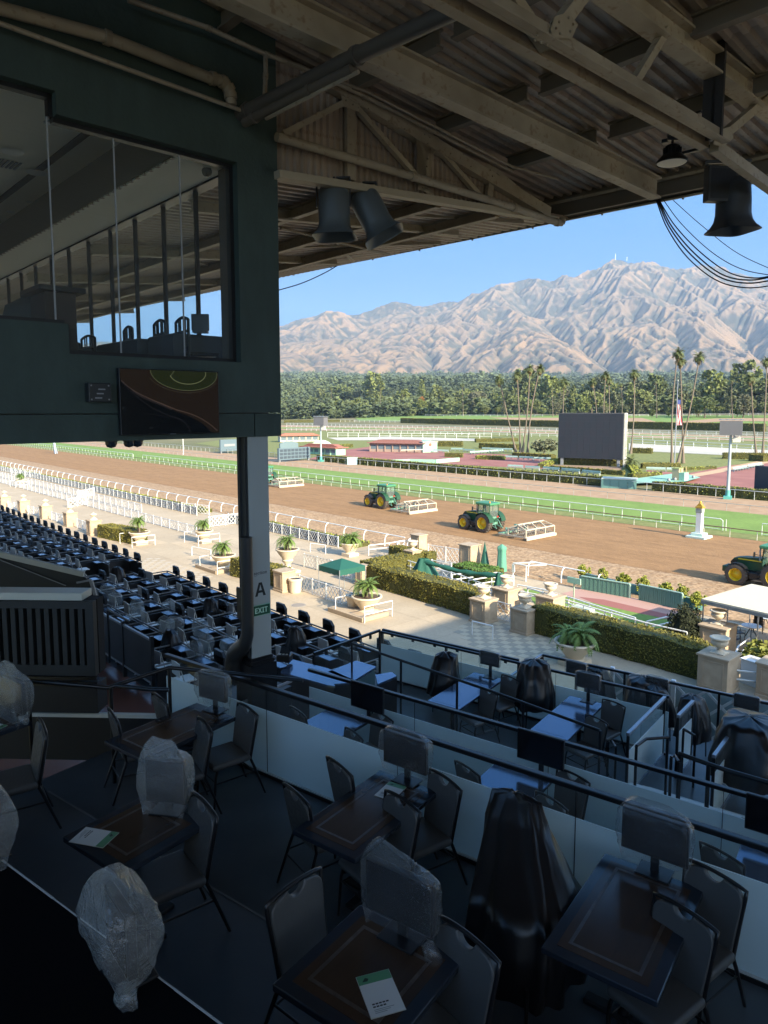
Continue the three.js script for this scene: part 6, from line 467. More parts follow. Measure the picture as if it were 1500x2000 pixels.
// row at the very front left: the dark counter edge and its covered monitors
{ const t = thing('counter_wall', 'black counter wall with a bright worn edge, bottom left corner', 'counter', PG(0, 0, 0), phiG); new MB().box(-7.2, 8, -1.80, 8, 10.35, 1.2).build('counter_body', mat(0.003, 0.003, 0.004, 0.9, { phys: true, specularIntensity: 0.1 }), t); const b = new MB(), r = rng(6); for (let i = 0; i < 60; i++) b.box(-7.2 + i * 0.25, 10.345, -1.804, -6.952 + i * 0.25, 10.351 + 0.003 * r(), -1.799 + 0.005 * r()); b.build('worn_edge', mat(0.42, 0.43, 0.43, 0.5), t); }
monitor('covered monitor standing on the counter wall, bottom left', -2.66, 10.40, 1.68, 0.28, 0.30, 0.06, -0.25); cover('milky plastic cover with knotted tail, bottom left', -2.66, 10.40, 1.68, 0.29, 0.33, 0.06, { tail: [0.10, 0.02, 0.12], puff: 0.03, fat: 0.08, peak: 0.04, sag: 0.05, m: M_milky }, -0.25);
monitor('covered monitor on the counter wall cut by the left edge', -4.10, 10.36, 1.74, 0.40, 0.32, 0.06, -0.1); cover('bright plastic cover cut by the left edge', -4.10, 10.36, 1.74, 0.40, 0.34, 0.06, { m: M_milky, puff: 0.03, fat: 0.08, sag: 0.15, peak: 0.04 }, -0.1);
// upper tier
table('square brown table at the bottom middle with the menu card', -2.5, -1.77, 2.44, 3.19, YA, 'two seat tables'); table('square brown table at the left under the hanging plastic cover', -4.62, -3.93, 2.50, 3.21, YA, 'two seat tables');
monitor('monitor half wrapped in plastic at the bottom middle table', -2.13, YA + 0.755, 3.08, 0.45, 0.31, 0.12, 0.02); cover('clear plastic hood over the bottom middle monitor', -2.13, YA + 0.755, 3.08, 0.45, 0.31, 0.12, { m: M_cling, tail: [0.21, 0.02, 0.14], peak: 0.08, sag: 0.03, puff: 0.004 }, 0.02);
monitor('wrapped monitor at the left square table', -4.27, YA + 0.755, 3.12, 0.32, 0.34, 0.08, 0.45); cover('milky plastic cover drooping over the left square table', -4.27, YA + 0.755, 3.12, 0.32, 0.34, 0.09, { m: M_milky, peak: 0.09, sag: 0.10, puff: 0.02, fat: 0.03 }, 0.45);
chair('dark chair left of the bottom middle table, back lit by daylight', -2.515, YA, 2.91, 'right', GA); chair('dark chair cut by the bottom edge, right of the bottom middle table', -1.81, YA, 2.90, 'left', GA); chair('dark chair with pale back at the right side of the left square table', -4.02, YA, 2.93, 'left', GA); chair('dark chair with pale back at the left edge of the view', -6.23, YA, 2.92, 'left', GA);
card('white and green menu card on the bottom middle table', PG(-2.00, YA + 0.7555, 2.72), phiG + 0.95); card('menu card beside the covered monitor on the left square table', PG(-4.42, YA + 0.7555, 2.62), phiG - 1.2);
// second tier
const B2 = [['left', -6.46, -5.79], ['middle', -3.81, -3.16], ['right', -1.66, -0.94]];
for (const [w, a, b] of B2) table(`long brown inlaid table of the second tier, ${w} one`, a, b, 3.98, 5.18, YB, 'long brown tables'); table('brown table cut by the left edge with a menu card', -8.2, -7.52, 3.0, 3.78, YB, 'long brown tables');
for (const [w, a, b] of B2) { const n = w === 'right' ? 'far right' : w; if (w !== 'right') { chair(`dark chair at the left side of the ${n} brown table, nearer of two`, a - 0.09, YB, 4.48, 'right', GB_); chair(`dark chair at the left side of the ${n} brown table, farther of two`, a - 0.09, YB, 5.06, 'right', GB_); } chair(`dark chair at the right side of the ${n} brown table, nearer of two`, b + (w === 'left' ? 0.02 : -0.10), YB, 4.38, 'left', GB_); chair(`dark chair at the right side of the ${n} brown table, farther of two`, b + (w === 'left' ? 0.12 : -0.02), YB, 4.90, 'left', GB_); }
[['left', -6.10, 0.40, 0.29], ['middle', -3.48, 0.47, 0.31], ['right', -1.28, 0.47, 0.32]].forEach(([w, s, mw, mh], i) => { monitor(`covered monitor at the far end of the ${w} brown table`, s, YB + 0.755, 5.12, mw, mh, 0.14, i === 0 ? 0.12 : 0); cover(`thin clear plastic cover on the monitor of the ${w} brown table`, s, YB + 0.755, 5.12, mw, mh, 0.14, { m: i ? M_cling : M_plastic, peak: [0.02, 0.02, 0.05][i], sag: [0.08, 0.05, 0.05][i], puff: 0.012, fat: 0.02 }, i === 0 ? 0.12 : 0); }); monitor('covered monitor of the brown table cut by the left edge', -7.74, YB + 0.755, 3.7, 0.50, 0.36, 0.10, 0); cover('milky plastic cover of the table cut by the left edge', -7.74, YB + 0.755, 3.7, 0.50, 0.36, 0.11, { m: M_milky, tail: [0.26, 0.05, 0.10], peak: 0.10, sag: 0.10, fat: 0.08, puff: 0.02 });
card('menu card under the monitor of the middle brown table', PG(-3.50, YB + 0.7555, 4.92), phiG + 0.1); card('menu card on the table cut by the left edge', PG(-7.72, YB + 0.7555, 3.45), phiG - 1.3);
{ const p = PG(-2.05, YB, 4.50), t = thing('covered_chair_stack', 'tall leaning stack of chairs under a black plastic bag, between the two brown tables', 'covered chairs', p, phiG); mesh('black_film', drape(71, [[-0.20, 1.20, -0.33, 0.05, 0.02], [-0.20, 1.17, -0.33, 0.20, 0.05], [-0.17, 1.02, -0.28, 0.24, 0.12], [-0.06, 0.82, -0.16, 0.31, 0.24], [0.05, 0.64, -0.03, 0.38, 0.34], [0.07, 0.40, 0.02, 0.38, 0.37], [0.05, 0.12, 0.03, 0.37, 0.37]]), M_bag, t); for (const x of [-0.2, 0.25]) for (const z of [-0.25, 0.4]) new MB().tube([V(x, 0, z), V(x, 0.3, z)], 0.014, 6).build('leg', M_frame, t); }
// ---------- barriers ----------
const M_frost = new THREE.MeshPhysicalMaterial({ color: C(0.72, 0.84, 0.86), transmission: 0.36, roughness: 0.55, thickness: 0, side: THREE.DoubleSide }), M_clear = new THREE.MeshPhysicalMaterial({ color: C(0.90, 0.96, 0.95), transmission: 0.96, roughness: 0.0, thickness: 0, ior: 1.5, side: THREE.DoubleSide }), M_trim = mat(0.55, 0.58, 0.58, 0.35);
function barrier(label, s0, s1, y, d, panel = 1.85, h = 1.05, ph = 0.77) { const t = thing('barrier', label, 'barrier', PG(s0, y, d), phiG), L = s1 - s0, n = Math.round(L / panel), p = L / n; for (let i = 0; i < n; i++) { new MB().box(i * p + 0.004, 0.05, -0.012, (i + 1) * p - 0.004, ph, 0).build('pale_panel', M_frost, t); new MB().quad(V(i * p + 0.006, ph + 0.004, -0.006), V((i + 1) * p - 0.006, ph + 0.004, -0.006), V((i + 1) * p - 0.006, h - 0.02, -0.006), V(i * p + 0.006, h - 0.02, -0.006)).build('glass_pane', M_clear, t); } new MB().rbox(0, h - 0.03, -0.035, L, h + 0.015, 0.03, 0.008).build('top_rail', M_paintblk, t); new MB().box(0, 0.0, -0.03, L, 0.035, 0.03).build('kick_rail', M_paintblk, t); new MB().box(0, 0.036, -0.02, L, 0.049, 0.02).build('trim_line', M_trim, t); for (let i = 1; i < n; i++) new MB().box(i * p - 0.003, 0.05, 0.001, i * p + 0.003, h - 0.03, 0.006).build('joint', M_paintblk, t); return t; }
barrier('pale frosted barrier with black rail in front of the brown tables', -7.4, 5.2, YB, 5.46); barrier('pale frosted barrier with black rail in front of the third tier', -7.2, 4.6, Y2, 7.93, 2.0); barrier('pale frosted barrier in front of the blue tables', -9.08, -2.95, Y3, 12.38, 1.9); barrier('pale frosted barrier at the front right beyond the stairs', -0.75, 5.0, Y3, 12.38, 1.9);
function glassFence(label, A, B, h, m = M_paintblk, posts = 4, clips) { const t = thing('glass_railing', label, 'railing', A, Math.atan2(-(B.z - A.z), B.x - A.x)), L = Math.hypot(B.x - A.x, B.z - A.z), dy = B.y - A.y; for (let i = 0; i < posts; i++) { const a = L * i / posts + 0.03, b = L * (i + 1) / posts - 0.03, k = (x) => dy * x / L; new MB().quad(V(a, 0.08 + k(a), 0), V(b, 0.08 + k(b), 0), V(b, h - 0.06 + k(b), 0), V(a, h - 0.06 + k(a), 0)).build('glass_pane', M_clear, t); } new MB().bar(V(0, h, 0), V(L, h + dy, 0), 0.05, 0.05).build('top_rail', m, t); for (let i = 0; i <= posts; i++) new MB().box(L * i / posts - 0.022, dy * i / posts, -0.022, L * i / posts + 0.022, h + dy * i / posts - 0.026, 0.022).build('post', M_paintblk, t); if (clips) for (let i = 0; i < posts * 3; i++) { const x = L * (i + 0.5) / posts / 3; new MB().box(x - 0.03, h - 0.11 + dy * x / L, 0.004, x + 0.03, h - 0.03 + dy * x / L, 0.03).build('clip', M_paintblk, t); } return t; }
glassFence('clear glass railing with clips along the front of the lower tier', PG(-9.1, Y3, 12.47), PG(-5.8, Y3, 12.47), 1.06, M_paintblk, 2, true); glassFence('glass railing stepping back beside the counters', PG(-9.3, Y3, 10.4), PG(-9.12, Y3, 12.4), 1.06, M_paintblk, 1, true); glassFence('clear glass railing along the very front of the lowest tier', PG(-6.4, Y4, 15.05), PG(3, Y4, 15.05), 1.05, M_paintblk, 5); glassFence('short glass railing at the left end of the lowest tier', PG(-6.42, Y4, 13.2), PG(-6.42, Y4, 15.02), 1.05, M_steelb(), 1);
function M_steelb() { return mat(0.30, 0.34, 0.40, 0.25, { metalness: 0.5 }); } const M_sb = M_steelb();
function frostFence(label, a, b, yTop, base, m) { const A = onY(a[0], a[1], yTop), B = onY(b[0], b[1], yTop), t = thing('glass_partition', label, 'partition', A.clone().setY(base), Math.atan2(-(B.z - A.z), B.x - A.x)), L = A.distanceTo(B), h = yTop - base; new MB().box(0, 0.06, -0.006, L, h * 0.72, 0.006).build('frosted_panel', M_frost, t); new MB().quad(V(0, h * 0.73, 0), V(L, h * 0.73, 0), V(L, h - 0.03, 0), V(0, h - 0.03, 0)).build('glass_pane', M_clear, t); new MB().rbox(-0.02, h - 0.03, -0.028, L + 0.02, h + 0.02, 0.028, 0.006).build('top_rail', M_sb, t); new MB().box(0, 0, -0.03, L, 0.06, 0.03).build('base_rail', M_sb, t); for (const x of [0, L]) new MB().box(x - 0.015, 0, -0.02, x + 0.015, h - 0.03, 0.02).build('post', M_paintblk, t); }
frostFence('frosted glass partition left of the stairs', [1227, 1433], [1298, 1362], 8.0, Y3); frostFence('short glass partition at the head of the stairs', [1325, 1398], [1353, 1370], 8.0, Y3); frostFence('frosted glass partition right of the stairs', [1395, 1476], [1453, 1398], 8.0, Y3);
{ const a = toG(onY(1300, 1545, 6.6)), t = thing('stairs', 'dark stairs with pale nosings between the glass partitions', 'stairs', PG(-2.85, 0, 9.6), phiG); for (let i = 0; i < 7; i++) { new MB().box(0, 5.5, -(i + 1) * 0.33, 1.45, Y3 + 0.62 - i * 0.17, -i * 0.33).build('step', M_floor, t); new MB().box(0, Y3 + 0.621 - i * 0.17, -(i + 1) * 0.33, 1.45, Y3 + 0.627 - i * 0.17, -(i + 1) * 0.33 + 0.045).build('nosing', M_trim, t); } }
{ const y = 8.45, f = (x, q) => onY(x, q, y); pipeRail('long black guard rail crossing before the blue tables', [[f(687, 1257), f(960, 1350), f(1172, 1427)]], [[f(783, 1290), Y3], [f(893, 1327), Y3], [f(1022, 1372), Y3], [f(1172, 1427), Y3], [f(687, 1257), Y3]], 0.024, M_paintblk); pipeRail('black guard rail right of the stairs', [[f(1326, 1472), f(1421, 1505), f(1500, 1528), f(1560, 1550)]], [[f(1328, 1473), Y3], [f(1384, 1493), Y3]], 0.03, M_paintblk); pipeRail('bent black stair handrail at the left partition', [[f(1243, 1457), f(1262, 1443), f(1306, 1440)]], [[f(1243, 1457), Y3], [f(1304, 1440), Y3]], 0.022, M_paintblk); pipeRail('bent black stair handrail in the middle of the stairs', [[f(1311, 1480), f(1318, 1476), f(1326, 1488)]], [[f(1311, 1480), Y3], [f(1326, 1488), Y3]], 0.022, M_paintblk); pipeRail('bent black stair handrail by the draped chair', [[onY(1335, 1424, 7.8), onY(1358, 1437, 7.8)]], [[onY(1335, 1424, 7.8), Y4], [onY(1358, 1437, 7.8), Y4]], 0.022, M_paintblk); pipeRail('small bent handrail before the second blue table', [[onY(1188, 1450, 7.7), onY(1195, 1447, 7.7), onY(1203, 1460, 7.7)]], [[onY(1188, 1450, 7.7), Y3], [onY(1203, 1460, 7.7), Y3]], 0.022, M_paintblk); }
// ---------- third tier ----------
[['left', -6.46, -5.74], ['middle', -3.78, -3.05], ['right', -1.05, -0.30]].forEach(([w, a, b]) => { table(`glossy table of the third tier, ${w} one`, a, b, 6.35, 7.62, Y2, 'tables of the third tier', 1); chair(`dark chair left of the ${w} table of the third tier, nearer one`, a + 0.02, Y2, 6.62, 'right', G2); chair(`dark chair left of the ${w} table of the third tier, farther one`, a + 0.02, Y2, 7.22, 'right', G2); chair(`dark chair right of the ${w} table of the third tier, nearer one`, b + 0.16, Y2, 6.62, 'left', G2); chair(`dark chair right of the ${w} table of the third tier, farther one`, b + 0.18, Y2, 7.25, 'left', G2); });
[['left', -5.75, 0.56], ['middle', -3.2, 0.58], ['right', -0.72, 0.62]].forEach(([w, s, mw]) => monitor(`bare black monitor on the ${w} table of the third tier`, s, Y2 + 0.752, 7.52, mw, 0.37, 0.16));
// ---------- lower tier, tables tinted blue for mirrored sky ----------
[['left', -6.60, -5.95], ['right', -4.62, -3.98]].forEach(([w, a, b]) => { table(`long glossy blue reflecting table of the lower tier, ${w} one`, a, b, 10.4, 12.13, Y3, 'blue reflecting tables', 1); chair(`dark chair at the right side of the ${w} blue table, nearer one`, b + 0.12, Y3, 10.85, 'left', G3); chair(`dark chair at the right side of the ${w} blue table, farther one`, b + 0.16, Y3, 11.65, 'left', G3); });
monitor('small wrapped monitor on the left blue table', -6.2, Y3 + 0.752, 12.02, 0.40, 0.27, 0.25); cover('shiny dark wrap on the monitor of the left blue table', -6.2, Y3 + 0.752, 12.02, 0.40, 0.27, 0.25, { m: M_cling, puff: 0.004, sag: 0.05, peak: 0.01 }); monitor('small wrapped monitor on the right blue table', -4.25, Y3 + 0.752, 12.02, 0.42, 0.28, 0.25); cover('shiny dark wrap on the monitor of the right blue table', -4.25, Y3 + 0.752, 12.02, 0.42, 0.28, 0.25, { m: M_cling, puff: 0.004, sag: 0.05, peak: 0.01 });
function stack(label, x, y, fy, w, h, k) { const p = onY(x, y, fy), t = thing('covered_chair_stack', label, 'covered chairs', p, phiG + k * 0.4); mesh('black_film', drape(80 + k, [[0.02, h, -0.05, 0.08, 0.06], [0.02, h - 0.06, -0.05, w * 0.34, w * 0.3], [0, h * 0.75, 0, w * 0.42, w * 0.42], [0, h * 0.5, 0.02, w * 0.5, w * 0.5], [-0.02, h * 0.32, 0.02, w * 0.52, w * 0.5]]), M_bag, t); for (const a of [-1, 1]) for (const z of [-1, 1]) new MB().tube([V(a * w * 0.33, 0, z * w * 0.3), V(a * w * 0.3, h * 0.4, z * w * 0.28)], 0.014, 6).build('leg', M_frame, t); }
stack('black bag over a chair left of the left blue table', 868, 1385, Y3, 0.62, 1.15, 1); stack('tall black bag over stacked chairs between the blue tables', 1042, 1415, Y3, 0.72, 1.25, 2); stack('black bag over chairs at the landing beside the short partition', 1350, 1475, Y4, 0.6, 1.2, 3); stack('large black bag over chairs at the right edge', 1462, 1560, Y3, 1.15, 1.3, 4); stack('black bag over chairs behind the pale barrier of the lower tier', 1255, 1425, Y4, 0.85, 1.15, 5); stack('slim black bag over chairs left of the glass partition', 1282, 1440, Y4, 0.6, 1.1, 6); stack('low black bag over chairs on the lowest tier, left part', 1168, 1385, Y4, 0.6, 1.0, 7);
[['leftmost', 1125, 1305], ['middle', 1283, 1336], ['rightmost', 1458, 1372]].forEach(([w, x, y]) => { const p = toG(onY(x, y, Y4 + 1.08)); monitor(`wrapped black monitor above the front rail, ${w} of three`, p.s, Y4 + 0.3, p.d, 0.44, 0.27, 0.65); cover(`clinging plastic on the front rail monitor, ${w} of three`, p.s, Y4 + 0.3, p.d, 0.44, 0.27, 0.65, { m: M_cling, puff: 0.003, sag: 0.03, peak: 0.01 }); });
lattice('white crossed fence outside the glass front at the lower right', PG(-5.2, 5.5, 16.2), PG(3, 5.5, 16.2), 1.35, 1.35, mat(0.82, 0.84, 0.86, 0.4), mat(0.36, 0.45, 0.46, 0.3), 0.055); { const t = thing('ledge', 'dark ledge carrying the white crossed fence', 'ledge', PG(-5.4, 3, 15.4), phiG); new MB().box(0, 0, -1.2, 12, 2.45, 0).build('ledge_body', M_riser, t); new MB().box(-0.05, 2.45, -1.25, 12, 2.49, 0).build('coping', M.grey, t); }  // pale backing added behind the bars, standing in for reflection in glass
// ---------- service counters ----------
{ const m = mat(0.17, 0.24, 0.36, 0.14, { metalness: 0.7 }), teal = mat(0.10, 0.17, 0.18, 0.4), f = (x, y, yy = 7.9) => toG(onY(x, y, yy)); const slab = (label, pts, front) => { const P = pts.map(([x, y]) => f(x, y)), o = P[0], t = thing('service_counter', label, 'counter', PG(o.s, Y3, o.d), phiG); const poly = P.map((q) => [q.s - o.s, q.d - o.d]); const g = new THREE.ExtrudeGeometry(new THREE.Shape(poly.map((p) => new THREE.Vector2(p[0], p[1]))), { depth: 0.04, bevelEnabled: false }); new MB().geo(g, new THREE.Matrix4().makeTranslation(0, 0.91, 0).multiply(new THREE.Matrix4().makeRotationX(-Math.PI / 2))).build('countertop', m, t); const g2 = new THREE.ExtrudeGeometry(new THREE.Shape(poly.map((p) => new THREE.Vector2(p[0] * 0.94 + 0.02, p[1] * 0.94 + 0.02))), { depth: 0.9, bevelEnabled: false }); new MB().geo(g2, new THREE.Matrix4().makeRotationX(-Math.PI / 2)).build('cabinet', front, t); }; slab('long blue reflecting service counter beside the column', [[548, 1312], [572, 1288], [640, 1305], [700, 1332], [652, 1336], [655, 1340], [640, 1338]], M_blackp); slab('high blue reflecting counter with teal cabinet', [[640, 1312], [696, 1290], [735, 1302], [690, 1330]], teal); slab('small blue reflecting side counter near the glass railing', [[733, 1318], [765, 1312], [775, 1320], [738, 1336]], M_blackp); }  // counter tops carry the mirrored sky as a blue metal tint
{ const t = thing('register', 'black card terminal on the counter by the column', 'terminal', onY(556, 1290, 7.95), phiG + 0.5); new MB().rbox(-0.14, 0, -0.12, 0.14, 0.14, 0.12, 0.03).build('body', M_frame, t); new MB().bar(V(0, 0.12, 0), V(0.02, 0.26, -0.06), 0.22, 0.02).build('display', M_gloss, t); for (let i = 0; i < 3; i++) new MB().box(-0.1 + i * 0.07, 0.141, 0.02, -0.06 + i * 0.07, 0.146, 0.08).build('key', M.offwhite, t); const c = thing('black_cabinet', 'low black cabinet frame left of the third tier', 'cabinet', PG(-7.55, Y2, 6.2), phiG); new MB().box(-0.5, 0, -1.5, 0.2, 0.82, 0).build('body', M_blackp, c); new MB().tube([V(-0.5, 0.9, 0), V(0.2, 0.9, 0), V(0.2, 0.9, -1.5)], 0.025, 6).build('edge_tube', M_tube, c); }
{ const t = thing('floor_step', 'thin pale edged step between the two upper dining tiers', 'step', PG(-6.6, YA, 3.445), phiG); new MB().box(0, -0.03, -0.012, 13, 0.004, 0.006).build('nosing', mat(0.16, 0.17, 0.18, 0.4), t); new MB().box(0, -0.39, -0.009, 13, -0.031, 0).build('riser', M_riser, t); }
// ---------- green building with the restaurant window ----------
const T_paint = tex(512, 2.2, (u, v) => { const g = tfbm(u, v, 6, 5, 81), q = tfbm(u, v, 40, 3, 82), rust = sstep(0.60, 0.72, 0.6 * tfbm(u, v, 9, 4, 83) + 0.4 * q); return mixc(mixc([0.62, 0.60, 0.57], [1, 1, 1], clamp(0.3 + 1.1 * (g - 0.25), 0, 1)), [0.42, 0.27, 0.16], 0.55 * rust); }), T_stain = tex(512, 3.2, (u, v) => { const s = tfbm(u, v * 0.25, 24, 4, 84), g = tfbm(u, v, 5, 5, 85); const k = clamp(0.62 + 0.35 * g + 0.25 * (s - 0.5), 0, 1); return [k, k, k]; });
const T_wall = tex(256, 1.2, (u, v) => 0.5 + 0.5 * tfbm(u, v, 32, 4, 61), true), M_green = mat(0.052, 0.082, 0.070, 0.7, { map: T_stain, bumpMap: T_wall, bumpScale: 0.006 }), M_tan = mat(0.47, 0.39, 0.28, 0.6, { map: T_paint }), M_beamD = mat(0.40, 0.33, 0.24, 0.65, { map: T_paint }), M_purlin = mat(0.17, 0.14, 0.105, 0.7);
const SF = -8.46, PS = (x, y, s = SF) => onS(x, y, s), dy = (x, y) => { const p = toT(PS(x, y)); return [p.d, p.y]; };
const faceM = new THREE.Matrix4().makeBasis(V(0, 0, -1), V(0, 1, 0), V(1, 0, 0)); // shape x -> across the track, shape y -> up, depth -> along the track
const bld = thing('green_building', 'dark green grandstand building with stepped restaurant window', 'building', PT(SF, 0, 0), phiT); const dEnd = 5.77, yb = 12.52, yTop = 18.4;
const winP = [[-3.0, dy(0, 148)[1]], dy(108, 175), dy(110, 228), dy(463, 312), dy(461, 708), dy(136, 690), dy(135, 632), [-3.0, dy(0, 622)[1]]]; { const yl = (winP[1][1] + winP[0][1]) / 2; winP[0][1] = winP[1][1] = yl; winP[2][0] = winP[1][0]; const yt = (winP[2][1] + winP[3][1]) / 2; winP[2][1] = winP[3][1] = yt; winP[4][0] = winP[3][0]; const y5 = (winP[4][1] + winP[5][1]) / 2; winP[4][1] = winP[5][1] = y5; winP[6][0] = winP[5][0]; winP[6][1] = winP[7][1]; }
function face(name, poly, holes, z0, z1, m, parent) { const s = new THREE.Shape(poly.map((p) => new THREE.Vector2(p[0], p[1]))); for (const h of holes) s.holes.push(new THREE.Path(h.map((p) => new THREE.Vector2(p[0], p[1])))); const g = new THREE.ExtrudeGeometry(s, { depth: z1 - z0, bevelEnabled: false }); g.translate(0, 0, z0); return new MB().geo(g, faceM).build(name, m, parent); }
const yJ = dy(500, 806)[1], dJ = dy(497, 806)[0];
face('wall_panel', [[-14, yJ], [dEnd, yJ], [dEnd, yTop], [-14, yTop]], [winP], -0.3, 0, M_green, bld); face('wall_panel', [[-14, yb], [dJ - 0.008, yb], [dJ - 0.008, yJ - 0.014], [-14, yJ - 0.014]], [], -0.3, 0, M_green, bld); face('wall_panel', [[dJ + 0.008, yb], [dEnd, yb], [dEnd, yJ - 0.014], [dJ + 0.008, yJ - 0.014]], [], -0.3, 0, M_green, bld);
{ // inner frame of the window, glass, room behind
  const inset = winP.map((p) => [p[0], p[1]]), fr = new MB(); for (let i = 0; i < inset.length; i++) { const a = inset[i], b = inset[(i + 1) % inset.length]; fr.bar(V(-0.17, a[1], -a[0]), V(-0.17, b[1], -b[0]), 0.10, 0.10); } fr.build('window_frame', M.black, bld);
  const js = [110, 238, 365].map((x) => dy(x, 450)[0]), cuts = [-3, js[0], js[1], js[2], winP[3][0]]; for (let i = 0; i < 4; i++) { const lo = i === 0 ? winP[7][1] : winP[4][1], hi = i === 0 ? winP[0][1] : winP[3][1]; new MB().quad(V(-0.15, lo, -cuts[i] - 0.006), V(-0.15, lo, -cuts[i + 1] + 0.006), V(-0.15, hi, -cuts[i + 1] + 0.006), V(-0.15, hi, -cuts[i] - 0.006)).build('window_pane', M_clear, bld); } for (const q of js) new MB().box(-0.16, winP[4][1], -q - 0.008, -0.145, winP[3][1], -q + 0.008).build('pane_joint', mat(0.35, 0.36, 0.36, 0.3), bld);
  const yF = 13.2, yC = 16.78; new MB().box(-40, yb, -dEnd, -0.31, yF, 14).build('floor_slab', mat(0.25, 0.22, 0.19, 0.5), bld); new MB().box(-40, yC, -5.4, -0.31, yTop, 14).build('ceiling', mat(0.85, 0.80, 0.68, 0.8), bld); new MB().box(-40, yF, 9, -0.31, yC, 9.3).build('back_wall', mat(0.2, 0.17, 0.13, 0.8), bld);
  new MB().box(-40, yF, -5.45, -0.31, 13.36, -5.35).build('sill', M.black, bld); new MB().box(-40, 16.14, -5.5, -0.31, yC, -5.3).build('head', M.black, bld); for (let i = 0; i < 28; i++) { const s = -1.61 - 1.085 * i; new MB().box(s - 0.02, 13.36, -5.42, s + 0.02, 16.25, -5.36).build('mullion', M.black, bld); new MB().quad(V(s - 1.05, 13.36, -5.4), V(s - 0.03, 13.36, -5.4), V(s - 0.03, 16.25, -5.4), V(s - 1.05, 16.25, -5.4)).build('track_pane', M_clear, bld); } new MB().box(-0.6, yF, -5.7, -0.31, yC, -5.2).build('corner_pier', mat(0.12, 0.10, 0.08, 0.8), bld);
  new MB().box(-40, 16.19, -5.29, -0.31, yC, -4.5).build('bulkhead', mat(0.22, 0.19, 0.15, 0.8), bld); new MB().box(-40, 16.165, -5.29, -0.31, 16.186, -4.52).build('soffit', mat(0.8, 0.76, 0.65, 0.8), bld); new MB().box(-40, yC - 0.012, -4.06, -0.9, yC, -3.94).build('ceiling_slot', mat(0.10, 0.08, 0.06, 0.8), bld);
  new MB().box(-3.2, yC - 0.30, -1.95, -0.31, yC, 2).build('ceiling_drop', mat(0.30, 0.27, 0.2, 0.8), bld);
  const up = (x, y) => { const p = toT(onY(x, y, yC)); return [p.s - SF, -p.d]; }; [[97, 240], [219, 312], [159, 342], [107, 369], [60, 394], [20, 413]].forEach(([x, y]) => { const [s, z] = up(x, y); new MB().lathe([[0.07, -0.012], [0.08, 0], [0.001, 0.0]], s, yC - 0.003, z, 16).build('downlight', M.white, bld); }); [[22, 293, 0.17], [72, 335, 0.17]].forEach(([x, y, q]) => { const [s, z] = up(x, y); new MB().lathe([[q, -0.02], [q * 0.8, -0.03], [0.001, -0.025]], s, yC - 0.003, z, 22).build('ceiling_speaker', M.white, bld); }); { const [s, z] = up(12, 319); for (let i = 0; i < 6; i++) new MB().box(s - 0.2, yC - 0.02, z - 0.18 + i * 0.06, s + 0.2, yC - 0.004, z - 0.15 + i * 0.06).build('vent_slat', M.grey, bld); }
  const dome = thing('dome_camera', 'white dome camera behind the window top corner', 'camera', PT(toT(PS(404, 335, -9.0)).s, toT(PS(404, 335, -9.0)).y, toT(PS(404, 335, -9.0)).d), 0); new MB().tube([V(0, 0, 0), V(0, 0.4, 0)], 0.06, 12).build('mount', M.white, dome); new MB().geo(new THREE.SphereGeometry(0.07, 16, 10)).build('dome', mat(0.1, 0.1, 0.1, 0.15), dome);
  const M_ch = mat(0.012, 0.011, 0.010, 0.5); const rchair = (label, x, y, d) => { const p = toT(onD(x, y, d)), t = thing('restaurant_chair', label, 'chair', PT(p.s, yF, p.d), phiT + 0.15 * Math.sin(x), 'slat backed chairs in the restaurant'); const arc = []; for (let i = 0; i <= 8; i++) { const q = -1 + i / 4; arc.push(V(q * 0.25, 0.93 + 0.05 * (1 - q * q), 0)); } new MB().tube([V(-0.24, 0, 0), V(-0.25, 0.93, 0), ...arc, V(0.25, 0.93, 0), V(0.24, 0, 0)], 0.022, 7).build('back_frame', M_ch, t); new MB().bar(V(-0.24, 0.78, 0), V(0.24, 0.78, 0), 0.02, 0.035).bar(V(-0.24, 0.55, 0), V(0.24, 0.55, 0), 0.02, 0.035).build('back_rail', M_ch, t); for (const q of [-0.13, -0.06, 0.06, 0.13]) new MB().bar(V(q, 0.55, 0), V(q, 0.96, 0), 0.018, 0.018).build('back_slat', M_ch, t); new MB().rbox(-0.24, 0.44, -0.45, 0.24, 0.5, 0.02, 0.02).build('seat', M_ch, t); for (const q of [-1, 1]) new MB().bar(V(q * 0.22, 0, -0.42), V(q * 0.22, 0.46, -0.42), 0.035).build('leg', M_ch, t); };
  rchair('slat back chair in the window, leftmost', 172, 655, 4.75); rchair('slat back chair in the window, largest, left of the middle', 250, 644, 4.7); rchair('slat back chair in the window, right of the largest', 312, 650, 4.7); rchair('slat back chair in the window beside the dark monitor', 356, 654, 4.8); rchair('slat back chair at the left part of the window', 8, 575, 3.2); rchair('slat back chair far behind at the left window corner', 150, 668, 5.1);
  const tb = (label, x, y, d, w) => { const p = toT(onD(x, y, d)), t = thing('restaurant_table', label, 'table', PT(p.s, yF, p.d), phiT); new MB().rbox(-w / 2, 0.70, -0.45, w / 2, 0.76, 0.45, 0.02).build('tabletop', mat(0.05, 0.055, 0.06, 0.5), t); new MB().box(-w / 2 - 0.005, 0.42, -0.46, w / 2 + 0.005, 0.74, 0.46).build('cloth_skirt', mat(0.05, 0.055, 0.06, 0.9), t); new MB().tube([V(0, 0, 0), V(0, 0.6, 0)], 0.05, 8).build('pedestal', M_ch, t); }; tb('cloth covered table behind the largest window chair', 280, 668, 5.05, 1.6); tb('cloth covered table at the left of the window', 190, 670, 5.1, 1.2); tb('cloth covered table near the right end of the window', 370, 672, 5.1, 0.8);
